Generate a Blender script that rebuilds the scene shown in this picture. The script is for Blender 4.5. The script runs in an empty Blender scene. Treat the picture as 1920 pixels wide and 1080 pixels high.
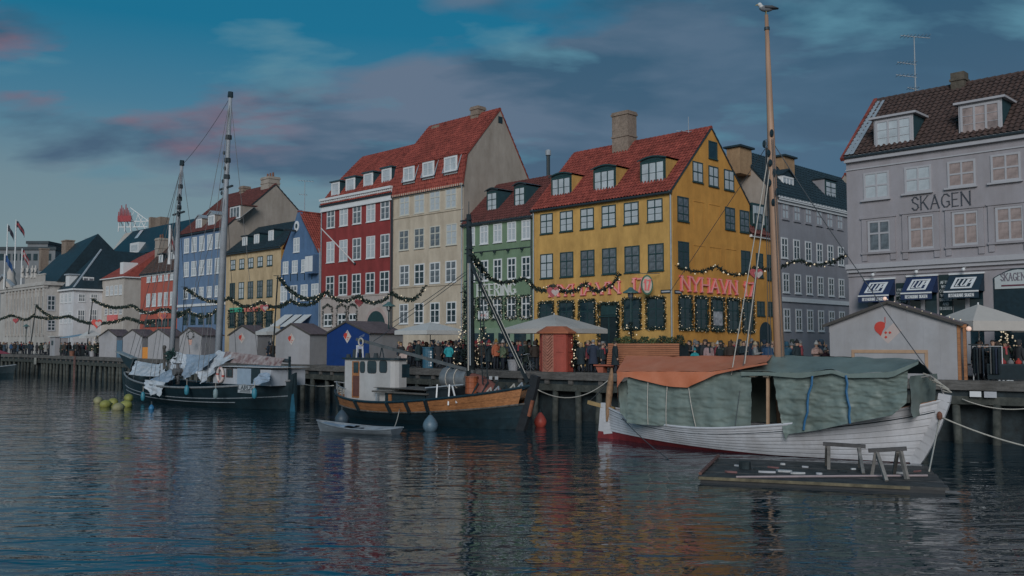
import bpy, bmesh, math, random
from mathutils import Vector, Matrix, noise
random.seed(7)
R = math.radians
SC = bpy.context.scene
COL = SC.collection

# ---------------------------------------------------------------- camera
FPX = 1722.0                      # focal length in photo pixels (photo 1920 px wide)
PITCH = math.atan(103 / FPX)
CAM = Vector((0, 0, 1.7))
cd = bpy.data.cameras.new('camera'); cam = bpy.data.objects.new('camera', cd); COL.objects.link(cam)
cd.sensor_width = 36; cd.lens = 36 * FPX / 1920; cd.clip_start = .1; cd.clip_end = 3000
cam.location = CAM; cam.rotation_euler = (math.pi / 2 + PITCH, 0, 0)
SC.camera = cam

# ---------------------------------------------------------------- world: dusk sky with broken cloud
SUN_EL, SUN_AZ = 24, 188          # low light from behind the left shoulder of the camera
w = bpy.data.worlds.new('World'); SC.world = w; w.use_nodes = True
nt = w.node_tree; nt.nodes.clear()
def N(t, **k):
    n = nt.nodes.new(t)
    for a, b in k.items():
        setattr(n, a, b)
    return n
def L(a, b): nt.links.new(a, b)
def MATH(op, a, b=None, c=None):
    n = N('ShaderNodeMath', operation=op)
    for i, v in enumerate((a, b, c)):
        if v is None: continue
        if isinstance(v, (int, float)): n.inputs[i].default_value = v
        else: L(v, n.inputs[i])
    return n.outputs[0]
def RAMP(fac, stops):
    n = N('ShaderNodeValToRGB'); L(fac, n.inputs[0]); cr = n.color_ramp
    while len(cr.elements) < len(stops): cr.elements.new(.5)
    for e, (p, c) in zip(cr.elements, stops):
        e.position = p; e.color = (*c, 1) if len(c) == 3 else c
    return n.outputs[0]
def MIXC(f, a, b, mode='MIX'):
    n = N('ShaderNodeMix', data_type='RGBA', blend_type=mode)
    for s, v in ((n.inputs[0], f), (n.inputs[6], a), (n.inputs[7], b)):
        if isinstance(v, (int, float)): s.default_value = v
        elif isinstance(v, tuple): s.default_value = (*v, 1)
        else: L(v, s)
    return n.outputs[2]
sky = N('ShaderNodeTexSky', sky_type='NISHITA'); sky.sun_disc = False
sky.sun_elevation = R(6); sky.sun_rotation = R(SUN_AZ); sky.air_density = 1.0; sky.dust_density = .6; sky.ozone_density = 3.0
tc = N('ShaderNodeTexCoord')
sep = N('ShaderNodeSeparateXYZ'); L(tc.outputs['Generated'], sep.inputs[0])
zz = MATH('MAXIMUM', sep.outputs[2], 0.0)
den = MATH('ADD', zz, 0.22)
cx = MATH('DIVIDE', sep.outputs[0], den); cy = MATH('DIVIDE', sep.outputs[1], den)
comb = N('ShaderNodeCombineXYZ'); L(cx, comb.inputs[0]); L(cy, comb.inputs[1])
def CLOUD(scale, detail, off, dist=.3, rough=.55):
    mp = N('ShaderNodeMapping'); mp.inputs['Location'].default_value = off; mp.inputs['Scale'].default_value = (.75, 1.25, 1)
    L(comb.outputs[0], mp.inputs[0])
    n = N('ShaderNodeTexNoise'); n.inputs['Scale'].default_value = scale; n.inputs['Detail'].default_value = detail
    n.inputs['Distortion'].default_value = dist; n.inputs['Roughness'].default_value = rough
    L(mp.outputs[0], n.inputs['Vector']); return n.outputs[0]
c1 = CLOUD(1.9, 7, (11.7, 5.5, 2), .15, .5); c2 = CLOUD(2.6, 7, (7.7, 4.1, 2), .2, .5); c3 = CLOUD(1.5, 4, (1.4, 3.3, 5)); c4 = CLOUD(3.6, 6, (4.4, 2.3, 8), .15, .5)
# the open sky: the Nishita sky tinted towards the teal of dusk
open_sky = MIXC(.85, MIXC(1.0, sky.outputs[0], (.085, .1, .115), 'MULTIPLY'), RAMP(zz, [(0, (.23, .275, .285)), (.16, (.17, .25, .283)), (.24, (.06, .19, .28)), (.32, (.004, .155, .265)), (1, (.003, .09, .18))]))
cloud_dark = RAMP(zz, [(0, (.155, .19, .225)), (.18, (.07, .125, .195)), (.36, (.03, .10, .172)), (1, (.025, .08, .14))])
left = RAMP(MATH('MULTIPLY_ADD', sep.outputs[0], -1.0, .5), [(.70, (0, 0, 0)), (.90, (1, 1, 1))])
pband = RAMP(zz, [(.15, (.1, .1, .1)), (.2, (1, 1, 1)), (.29, (1, 1, 1)), (.34, (.1, .1, .1))])
pink = MIXC(1.0, MIXC(1.0, RAMP(c3, [(.38, (0, 0, 0)), (.56, (1, 1, 1))]), left, 'MULTIPLY'), pband, 'MULTIPLY')
cloud_lit = MIXC(pink, MIXC(RAMP(MATH('MULTIPLY_ADD', sep.outputs[0], 1.0, .5), [(.4, (0, 0, 0)), (.95, (1, 1, 1))]), (.125, .175, .25), (.055, .13, .21)), (.25, .12, .15))
body = MIXC(RAMP(c2, [(.43, (0, 0, 0)), (.57, (1, 1, 1))]), cloud_dark, cloud_lit)
bank = RAMP(zz, [(.15, (.0, .0, .0)), (.23, (.16, .16, .16)), (.28, (.13, .13, .13)), (.33, (0, 0, 0))])
west = MATH('ADD', MATH('MULTIPLY_ADD', sep.outputs[0], .42, -.02), bank)     # more cloud towards the right, a bank low on the left
cover = RAMP(MATH('ADD', c1, west), [(.41, (0, 0, 0)), (.53, (1, 1, 1))])
low = RAMP(zz, [(.04, (.15, .15, .15)), (.17, (1, 1, 1))])
cover = MIXC(1.0, cover, low, 'MULTIPLY')
skyc = MIXC(cover, open_sky, body)
thin = MIXC(1.0, RAMP(c4, [(.55, (0, 0, 0)), (.68, (.9, .9, .9))]), RAMP(zz, [(.13, (0, 0, 0)), (.22, (1, 1, 1))]), 'MULTIPLY')
skyc = MIXC(thin, skyc, (.095, .235, .32))
bg = N('ShaderNodeBackground'); L(skyc, bg.inputs[0]); bg.inputs[1].default_value = 1.0
out = N('ShaderNodeOutputWorld'); L(bg.outputs[0], out.inputs[0])

# ---------------------------------------------------------------- sun (soft, behind the photographer)
sd = bpy.data.lights.new('sun', 'SUN'); sd.energy = 1.85; sd.angle = R(28); sd.color = (1.0, .975, .95)
so = bpy.data.objects.new('sun', sd); COL.objects.link(so)
_a = R(SUN_AZ)
sunvec = Vector((math.sin(_a) * math.cos(R(SUN_EL)), math.cos(_a) * math.cos(R(SUN_EL)), math.sin(R(SUN_EL))))
so.rotation_euler = sunvec.to_track_quat('Z', 'Y').to_euler(); so.location = sunvec * 60
SC.view_settings.view_transform = 'Standard'; SC.view_settings.look = 'None'
SC.view_settings.exposure = 0; SC.view_settings.gamma = 1; SC.view_settings.use_curve_mapping = False
SC.cycles.max_bounces = 5; SC.cycles.diffuse_bounces = 2; SC.cycles.glossy_bounces = 3
SC.cycles.use_denoising = True

# ---------------------------------------------------------------- helpers
_cp, _sp = math.cos(PITCH), math.sin(PITCH)
def ray(px, py):
    dx = (px - 960) / FPX; dy = (540 - py) / FPX
    return Vector((dx, _cp - dy * _sp, _sp + dy * _cp))
def at_z(px, py, z):
    d = ray(px, py); return CAM + d * ((z - CAM.z) / d.z)
def at_y(px, py, Y):
    d = ray(px, py); return CAM + d * ((Y - CAM.y) / d.y)
def on_plane(px, py, p, n):
    d = ray(px, py); return CAM + d * ((Vector(p) - CAM).dot(n) / d.dot(n))
def interp(tab, x):
    if x <= tab[0][0]: return tab[0][1]
    for (a, va), (b, vb) in zip(tab, tab[1:]):
        if x <= b: return va + (vb - va) * (x - a) / (b - a)
    return tab[-1][1]
def rnd(a, b): return random.uniform(a, b)

MATS = {}
def M(name, c, rough=.75, var=.12, scale=2.0, bump=0.0, bscale=30, metal=0.0, spec=None, emit=None, es=1.0, c2=None, aniso=None, stain=0.0, ior=None):
    """procedural material: two tints mixed by noise, optional large stains, optional fine relief"""
    if name in MATS: return MATS[name]
    m = bpy.data.materials.new(name); m.use_nodes = True
    t = m.node_tree; b = t.nodes['Principled BSDF']
    b.inputs['Roughness'].default_value = rough; b.inputs['Metallic'].default_value = metal
    if spec is not None: b.inputs['Specular IOR Level'].default_value = spec
    if ior: b.inputs['IOR'].default_value = ior
    co = t.nodes.new('ShaderNodeTexCoord')
    mp = t.nodes.new('ShaderNodeMapping'); t.links.new(co.outputs['Object'], mp.inputs[0])
    if aniso: mp.inputs['Scale'].default_value = aniso
    nz = t.nodes.new('ShaderNodeTexNoise'); nz.inputs['Scale'].default_value = scale; nz.inputs['Detail'].default_value = 6; nz.inputs['Roughness'].default_value = .65
    t.links.new(mp.outputs[0], nz.inputs['Vector'])
    rp = t.nodes.new('ShaderNodeValToRGB'); rp.color_ramp.elements[0].position = .32; rp.color_ramp.elements[1].position = .7
    lo = [max(0, x * (1 - var)) for x in c]; hi = c2 if c2 else [min(1, x * (1 + var)) for x in c]
    rp.color_ramp.elements[0].color = (*lo, 1); rp.color_ramp.elements[1].color = (*hi, 1)
    t.links.new(nz.outputs[0], rp.inputs[0]); colr = rp.outputs[0]
    if stain:
        n2 = t.nodes.new('ShaderNodeTexNoise'); n2.inputs['Scale'].default_value = .35; n2.inputs['Detail'].default_value = 8; n2.inputs['Roughness'].default_value = .7
        m2 = t.nodes.new('ShaderNodeMapping'); m2.inputs['Scale'].default_value = (2.2, 2.2, .7); t.links.new(co.outputs['Object'], m2.inputs[0]); t.links.new(m2.outputs[0], n2.inputs['Vector'])
        r2 = t.nodes.new('ShaderNodeValToRGB'); r2.color_ramp.elements[0].position = .35; r2.color_ramp.elements[1].position = .62
        k = 1 - stain; r2.color_ramp.elements[0].color = (k, k * .97, k * .94, 1); r2.color_ramp.elements[1].color = (1.04, 1.04, 1.04, 1)
        t.links.new(n2.outputs[0], r2.inputs[0])
        mx = t.nodes.new('ShaderNodeMix'); mx.data_type = 'RGBA'; mx.blend_type = 'MULTIPLY'; mx.inputs[0].default_value = 1
        t.links.new(colr, mx.inputs[6]); t.links.new(r2.outputs[0], mx.inputs[7]); colr = mx.outputs[2]
    t.links.new(colr, b.inputs['Base Color'])
    if bump:
        nb = t.nodes.new('ShaderNodeTexNoise'); nb.inputs['Scale'].default_value = bscale; nb.inputs['Detail'].default_value = 4
        t.links.new(mp.outputs[0], nb.inputs['Vector'])
        bp = t.nodes.new('ShaderNodeBump'); bp.inputs['Strength'].default_value = bump; bp.inputs['Distance'].default_value = .02
        t.links.new(nb.outputs[0], bp.inputs['Height']); t.links.new(bp.outputs[0], b.inputs['Normal'])
    if emit:
        b.inputs['Emission Color'].default_value = (*emit, 1); b.inputs['Emission Strength'].default_value = es
    MATS[name] = m
    return m

class MB:
    """collects faces and links them as ONE mesh object"""
    def __init__(s): s.v = []; s.f = []; s.m = []
    def add(s, vs, fs, mi=0):
        o = len(s.v); s.v += [tuple(v) for v in vs]
        for f in fs: s.f.append(tuple(i + o for i in f)); s.m.append(mi)
    def box(s, x0, x1, y0, y1, z0, z1, mi=0):
        s.add([(x0, y0, z0), (x1, y0, z0), (x1, y1, z0), (x0, y1, z0), (x0, y0, z1), (x1, y0, z1), (x1, y1, z1), (x0, y1, z1)],
              [(0, 3, 2, 1), (4, 5, 6, 7), (0, 1, 5, 4), (1, 2, 6, 5), (2, 3, 7, 6), (3, 0, 4, 7)], mi)
    def bar(s, p, q, w, h, mi=0, up=(0, 0, 1)):
        p = Vector(p); q = Vector(q); d = (q - p).normalized(); u = Vector(up)
        if abs(d.dot(u)) > .98: u = Vector((0, 1, 0))
        a = d.cross(u).normalized() * (w / 2); b = a.cross(d).normalized() * (h / 2)
        vs = [p - a - b, p + a - b, p + a + b, p - a + b, q - a - b, q + a - b, q + a + b, q - a + b]
        s.add(vs, [(0, 1, 2, 3), (7, 6, 5, 4), (0, 4, 5, 1), (1, 5, 6, 2), (2, 6, 7, 3), (3, 7, 4, 0)], mi)
    def tube(s, pts, r, n=6, mi=0, caps=True):
        pts = [Vector(p) for p in pts]; k = len(pts)
        rs = r if isinstance(r, (list, tuple)) else [r] * k
        rings = []; pa = None
        for i, p in enumerate(pts):
            d = (pts[min(i + 1, k - 1)] - pts[max(i - 1, 0)])
            if d.length < 1e-9: d = Vector((0, 0, 1))
            d.normalize()
            if pa is None:
                u = Vector((0, 0, 1)) if abs(d.z) < .9 else Vector((1, 0, 0))
                pa = d.cross(u).normalized()
            else:
                pa = (pa - d * pa.dot(d)).normalized()
            b = d.cross(pa)
            rings.append([p + (pa * math.cos(2 * math.pi * j / n) + b * math.sin(2 * math.pi * j / n)) * rs[i] for j in range(n)])
        vs = [v for rg in rings for v in rg]
        fs = [(i * n + j, i * n + (j + 1) % n, (i + 1) * n + (j + 1) % n, (i + 1) * n + j) for i in range(k - 1) for j in range(n)]
        if caps: fs += [tuple(range(n - 1, -1, -1)), tuple((k - 1) * n + j for j in range(n))]
        s.add(vs, fs, mi)
    def cyl(s, p, q, r0, r1=None, n=10, mi=0): s.tube([p, q], [r0, r0 if r1 is None else r1], n, mi)
    def prism(s, poly, vec, mi=0):
        n = len(poly); vec = Vector(vec); a = [Vector(p) for p in poly]; b = [p + vec for p in a]
        s.add(a + b, [tuple(range(n - 1, -1, -1)), tuple(range(n, 2 * n))] + [(i, (i + 1) % n, n + (i + 1) % n, n + i) for i in range(n)], mi)
    def ball(s, c, r, n=8, k=6, mi=0):
        c = Vector(c); r = Vector(r) if isinstance(r, (tuple, list)) else Vector((r, r, r))
        vs = [c + Vector((0, 0, -r.z))]
        for i in range(1, k):
            t = math.pi * i / k
            for j in range(n):
                a = 2 * math.pi * j / n; vs.append(c + Vector((r.x * math.sin(t) * math.cos(a), r.y * math.sin(t) * math.sin(a), -r.z * math.cos(t))))
        vs.append(c + Vector((0, 0, r.z))); e = len(vs) - 1; fs = []
        for j in range(n):
            fs.append((0, 1 + (j + 1) % n, 1 + j)); fs.append((e, e - n + j, e - n + (j + 1) % n))
            for i in range(k - 2):
                a = 1 + i * n; fs.append((a + j, a + (j + 1) % n, a + n + (j + 1) % n, a + n + j))
        s.add(vs, fs, mi)
    def octa(s, c, r, mi=0):
        c = Vector(c); vs = [c + Vector(d) * r for d in ((1, 0, 0), (-1, 0, 0), (0, 1, 0), (0, -1, 0), (0, 0, 1), (0, 0, -1))]
        s.add(vs, [(0, 2, 4), (2, 1, 4), (1, 3, 4), (3, 0, 4), (2, 0, 5), (1, 2, 5), (3, 1, 5), (0, 3, 5)], mi)
    def grid(s, rows, mi=0, closed=False):
        n = len(rows[0]); vs = [v for r in rows for v in r]; k = n if closed else n - 1
        s.add(vs, [(i * n + j, i * n + (j + 1) % n, (i + 1) * n + (j + 1) % n, (i + 1) * n + j) for i in range(len(rows) - 1) for j in range(k)], mi)
    def lathe(s, prof, c=(0, 0, 0), n=12, mi=0):
        c = Vector(c); rows = [[c + Vector((r * math.cos(2 * math.pi * j / n), r * math.sin(2 * math.pi * j / n), z)) for j in range(n)] for r, z in prof]
        s.grid(rows, mi, True)
    def build(s, name, mats, parent=None, smooth=False, loc=None, recenter=False):
        me = bpy.data.meshes.new(name)
        off = Vector((0, 0, 0))
        if recenter and s.v:
            xs = [v[0] for v in s.v]; ys = [v[1] for v in s.v]; zs = [v[2] for v in s.v]
            off = Vector(((min(xs) + max(xs)) / 2, (min(ys) + max(ys)) / 2, min(zs)))
            vv = [(v[0] - off.x, v[1] - off.y, v[2] - off.z) for v in s.v]
        else: vv = s.v
        me.from_pydata(vv, [], s.f)
        if not isinstance(mats, (list, tuple)): mats = [mats]
        for m in mats: me.materials.append(m)
        if len(mats) > 1: me.polygons.foreach_set('material_index', s.m)
        if smooth: me.polygons.foreach_set('use_smooth', [True] * len(s.f))
        me.update()
        return link(name, me, parent, loc if loc is not None else (off if recenter else None))
def link(name, me, parent=None, loc=None, rz=0):
    o = bpy.data.objects.new(name, me); COL.objects.link(o)
    if parent: o.parent = parent
    if loc is not None: o.location = loc
    if rz: o.rotation_euler = (0, 0, rz)
    return o
def tag(o, label=None, cat=None, group=None, kind=None):
    if label: o['label'] = label
    if cat: o['category'] = cat
    if group: o['group'] = group
    if kind: o['kind'] = kind
    return o
def thing(name, label, cat, loc=(0, 0, 0), rz=0, group=None):
    o = link(name, None, None, loc, rz); o.empty_display_size = .3
    return tag(o, label, cat, group)
def kids(o): return list(o.children)
def copy_tree(o, parent=None):
    c = o.copy(); COL.objects.link(c); c.parent = parent
    for ch in kids(o): copy_tree(ch, c)
    return c
def wp(o): return o.matrix_basis     # top-level things have no parent
def sag(p, q, d, n=10):
    p = Vector(p); q = Vector(q)
    return [p.lerp(q, i / n) - Vector((0, 0, 4 * d * (i / n) * (1 - i / n))) for i in range(n + 1)]

# ---------------------------------------------------------------- shared materials
white_paint = M('white paint', (.66, .67, .68), .5, .06, 4)
grey_paint = M('grey paint', (.42, .43, .46), .55, .08, 4)
dark_green = M('dark green paint', (.02, .052, .055), .45, .2, 4)
black_paint = M('black paint', (.012, .028, .038), .4, .3, 5)
dark_metal = M('dark metal', (.03, .042, .05), .5, .3, 6)
zinc = M('zinc', (.3, .34, .38), .5, .15, 3)
glass_dark = M('dark glass', (.014, .034, .046), .05, .5, 1.1, spec=.7)
glass_sky = M('glass with blind and sky sheen', (.46, .50, .53), .1, .22, .9, spec=.8)  # pale base paints the reflected sky, and blinds, into the pane colour
glass_mid = M('glass with curtain', (.12, .14, .16), .06, .7, 1.6, spec=.8)
glass_warm = M('glass with pink sky sheen', (.32, .25, .235), .12, .45, 1.4, spec=.6, emit=(.9, .5, .35), es=.004)  # pinkish base and faint glow stand in for reflected dusk sky, no lamp behind
wood_old = M('weathered wood', (.115, .11, .105), .85, .4, 2.2, .5, 18, aniso=(1, 1, 5), stain=.4)
wood_dark = M('dark wet wood', (.018, .030, .036), .8, .5, 2.5, .5, 18, stain=.3)
wood_orange = M('varnished wood', (.37, .16, .065), .45, .3, 2.2, .3, 22, aniso=(.5, 6, 6), stain=.3)
brick_m = M('chimney brick', (.27, .21, .17), .9, .3, 7, .6, 12, stain=.3)
steel_rope = M('wire', (.06, .07, .08), .5, .2, 4)
rope_m = M('hemp rope', (.42, .4, .36), .9, .2, 20)
fir_m = M('fir needles', (.018, .036, .03), .8, .5, 12)
bulb_m = M('light bulb', (.9, .8, .6), .4, .02, 3, emit=(1, .8, .55), es=.36)
tile_red = M('red pantile', (.285, .05, .04), .8, .4, 2.6, .4, 25, c2=(.40, .09, .064), stain=.38)
tile_brown = M('brown pantile', (.085, .055, .048), .8, .45, 3.2, .4, 25, c2=(.115, .07, .06), stain=.25)
tile_dark = M('dark red pantile', (.13, .04, .035), .8, .4, 3.2, .4, 25, stain=.25)
slate = M('slate', (.016, .034, .046), .55, .3, 3, .3, 14, stain=.15)
# ================================================================ SETTING: water, quay, pavement
WATER = -2.7
QUAY = [(-170, 235), (-110, 168), (-70, 132), (-44, 103), (-17.2, 71.4), (-12.3, 66.2), (0, 54.6), (5.5, 49.8), (18, 41.7), (21.9, 39.2), (40, 27.6), (75, 5)]
QV = [Vector((x, y, 0)) for x, y in QUAY]
def quay_y(x): return interp(QUAY, x)
def quay_pt(px):                       # point of the quay edge seen at photo column px
    r = (px - 960) / FPX
    for a, b in zip(QV, QV[1:]):
        fa = a.x - r * a.y; fb = b.x - r * b.y
        if fa <= 0 <= fb: return a.lerp(b, fa / (fa - fb))
    return QV[-1].copy()
def quay_dir(px):
    r = (px - 960) / FPX
    for a, b in zip(QV, QV[1:]):
        if a.x - r * a.y <= 0 <= b.x - r * b.y: return (b - a).normalized()
    return (QV[-1] - QV[-2]).normalized()
def behind(px, d):                      # ground point d metres behind the quay edge along the view column
    p = quay_pt(px); v = Vector((p.x, p.y, 0)).normalized(); return p + v * d

# water: one sheet with wind ripples as relief
wm = bpy.data.materials.new('harbour water'); wm.use_nodes = True
t = wm.node_tree; b = t.nodes['Principled BSDF']
b.inputs['Base Color'].default_value = (.006, .028, .042, 1); b.inputs['Roughness'].default_value = .02; b.inputs['IOR'].default_value = 1.9
b.inputs['Specular IOR Level'].default_value = .5
co = t.nodes.new('ShaderNodeTexCoord'); 
def wave(sx, sy, rot, sc, det, dist=.0):
    mp = t.nodes.new('ShaderNodeMapping'); mp.inputs['Scale'].default_value = (sx, sy, 1); mp.inputs['Rotation'].default_value = (0, 0, rot)
    t.links.new(co.outputs['Object'], mp.inputs[0])
    n = t.nodes.new('ShaderNodeTexNoise'); n.inputs['Scale'].default_value = sc; n.inputs['Detail'].default_value = det; n.inputs['Distortion'].default_value = dist
    n.inputs['Roughness'].default_value = .55
    t.links.new(mp.outputs[0], n.inputs['Vector']); return n.outputs[0]
def wm_math(op, a, bb):
    n = t.nodes.new('ShaderNodeMath'); n.operation = op
    for i, v in enumerate((a, bb)):
        if isinstance(v, (int, float)): n.inputs[i].default_value = v
        else: t.links.new(v, n.inputs[i])
    return n.outputs[0]
calm = wm_math('MULTIPLY_ADD', wave(1, 1, .3, .055, 2), 1.8); calm.node.inputs[2].default_value = .0
h = wm_math('ADD', wm_math('MULTIPLY', wave(.5, 1.25, .10, .75, 2.5, .6), .17), wm_math('ADD', wm_math('MULTIPLY', wave(.6, 1.4, -.25, 1.9, 2.5, .4), .04), wm_math('MULTIPLY', wave(.6, 1, .1, .3, 1), .10)))
h = wm_math('MULTIPLY', h, calm)
bp = t.nodes.new('ShaderNodeBump'); bp.inputs['Strength'].default_value = 1; bp.inputs['Distance'].default_value = .5
t.links.new(h, bp.inputs['Height']); t.links.new(bp.outputs[0], b.inputs['Normal'])
mb = MB()
mb.add([(-400, -120, 0), (400, -120, 0), (400, 420, 0), (-400, 420, 0)], [(0, 1, 2, 3)])
tag(mb.build('water', wm, loc=(0, 0, WATER)), 'dark rippled harbour water reflecting the houses and the dusk sky', kind='structure')

cobble = M('cobbled pavement', (.13, .125, .125), .8, .35, 6, .6, 9, stain=.3)
mb = MB()
front = [(v.x, v.y, 0) for v in QV]; far = [(-300, 330, 0), (-300, 600, 0), (400, 600, 0), (400, -80, 0), (100, -10, 0)]
poly = front + far[::-1]
mb.add(poly, [tuple(range(len(poly)))])
tag(mb.build('pavement', cobble), 'grey cobbled quayside pavement in front of the houses', kind='structure')

# quay wall, built from timbers: cap beams, blocks, walings, piles
qroot = link('quay_wall', None); tag(qroot, 'old timber quay wall with cap beam, walings and piles along the water', kind='structure')
stone_m = M('quay stone', (.11, .11, .105), .85, .4, 2.5, .6, 8, stain=.4)
moss_m = M('mossy timber', (.045, .058, .052), .85, .4, 2.5, .5, 12, c2=(.095, .10, .09), stain=.4)
mb = MB()
# backing wall, 0.9 m behind the face
bk = []
for i, v in enumerate(QV):
    d = (QV[min(i + 1, len(QV) - 1)] - QV[max(i - 1, 0)]).normalized(); n = Vector((-d.y, d.x, 0)); bk.append(v + n * .9)
mb.grid([[p + Vector((0, 0, -.03)) for p in bk], [p + Vector((0, 0, -4)) for p in bk]])
mb.build('backing', wood_dark, qroot)
mb = MB()      # deck between face and backing
mb.grid([[p + Vector((0, 0, -.02)) for p in QV], [p + Vector((0, 0, -.02)) for p in bk]])
mb.build('deck', wood_dark, qroot)
pile_me = MB(); pile_me.tube([(0, 0, -4), (0, 0, -.95)], [.2, .17], 8); pile_me = pile_me.build('pile', moss_m, qroot, True); pm = pile_me.data
block_me = MB(); block_me.box(-.14, .14, -.1, .12, -.62, -.36); bo = block_me.build('block', wood_old, qroot); bm_ = bo.data
first_p = first_b = True; npile = nblock = 0
for a, bb in zip(QV[1:], QV[2:]):
    d = (bb - a); ln = d.length; d.normalize(); n = Vector((-d.y, d.x, 0)); ang = math.atan2(d.y, d.x)
    s = 0
    while s < ln - .01:                      # cap beams ~5.5 m long
        e = min(s + rnd(4.6, 6.2), ln); 
        if ln - e < 1.5: e = ln
        m_ = MB(); m_.box(0.006, e - s - .012, -.18, .2, -.36 + rnd(-.01, .01), .06 + rnd(-.015, .015)); 
        c = m_.build('cap_beam', wood_old, qroot, loc=a + d * s); c.rotation_euler = (0, 0, ang)
        m_ = MB(); m_.box(0.01, e - s - .02, -.02, .2, -1.0 + rnd(-.02, .02), -.63)
        c = m_.build('waling', moss_m, qroot, loc=a + d * s); c.rotation_euler = (0, 0, ang)
        m_ = MB(); m_.box(0.01, e - s - .02, .02, .2, -.63, -.36)
        c = m_.build('filler_beam', wood_dark, qroot, loc=a + d * s); c.rotation_euler = (0, 0, ang)
        s = e
    s = .4
    while s < ln:
        p = a + d * s
        if npile < 150:
            o = pile_me if npile == 0 else link('pile', pm, qroot)
            o.location = p + n * rnd(.05, .2); o.rotation_euler = (R(rnd(-2, 2)), R(rnd(-3, 3)), rnd(0, 6)); npile += 1
        s += rnd(1.3, 1.75)
    s = .7
    while s < ln:
        if nblock < 120:
            o = bo if nblock == 0 else link('block', bm_, qroot); o.location = a + d * s; o.rotation_euler = (0, 0, ang); nblock += 1
        s += rnd(1.5, 2.3)
def ladder(px, col):
    p = quay_pt(px); d = quay_dir(px); mb = MB(); n = Vector((d.y, -d.x, 0)) * .24
    for s in (-.22, .22): mb.bar(p + n + d * s + Vector((0, 0, -2.9)), p + n + d * s + Vector((0, 0, .12)), .06, .06)
    for k in range(9): mb.bar(p + n - d * .22 + Vector((0, 0, -2.7 + k * .32)), p + n + d * .22 + Vector((0, 0, -2.7 + k * .32)), .04, .04)
    return mb.build('quay_ladder', col, recenter=True)
tag(ladder(146, M('rusty red', (.2, .1, .09), .8, .3, 5)), 'rusty ladder down the quay wall at the far left', 'ladder')
# white fender boards and notice plates on the wall
def plate(px, py, w, h, m, label, cat, name):
    q = quay_pt(px); d = quay_dir(px); n = Vector((d.y, -d.x, 0)); p = on_plane(px, py, q + n * .2, n); mb = MB()
    mb.bar(p - d * w / 2, p + d * w / 2, .03, h); return tag(mb.build(name, m, recenter=True), label, cat)
plate(1829, 739, .45, .24, white_paint, 'small white plate on the quay wall, left one by the white bow', 'plate', 'wall_plate')
plate(1857, 740, .48, .26, grey_paint, 'pale cream plate on the quay wall, right one beyond the white bow', 'plate', 'wall_plate')
plate(920, 708.5, .25, .2, white_paint, 'small white plate under the cap beam beside the mast, left of its pair', 'plate', 'wall_plate')
plate(931, 708.8, .25, .2, white_paint, 'small white plate under the cap beam beside the mast, right of its pair', 'plate', 'wall_plate')
plate(66, 677, 1.1, .9, M('old sign', (.3, .3, .27), .8, .3, 4), 'weathered square board on the quay wall at the far left end', 'board', 'wall_plate')
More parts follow.
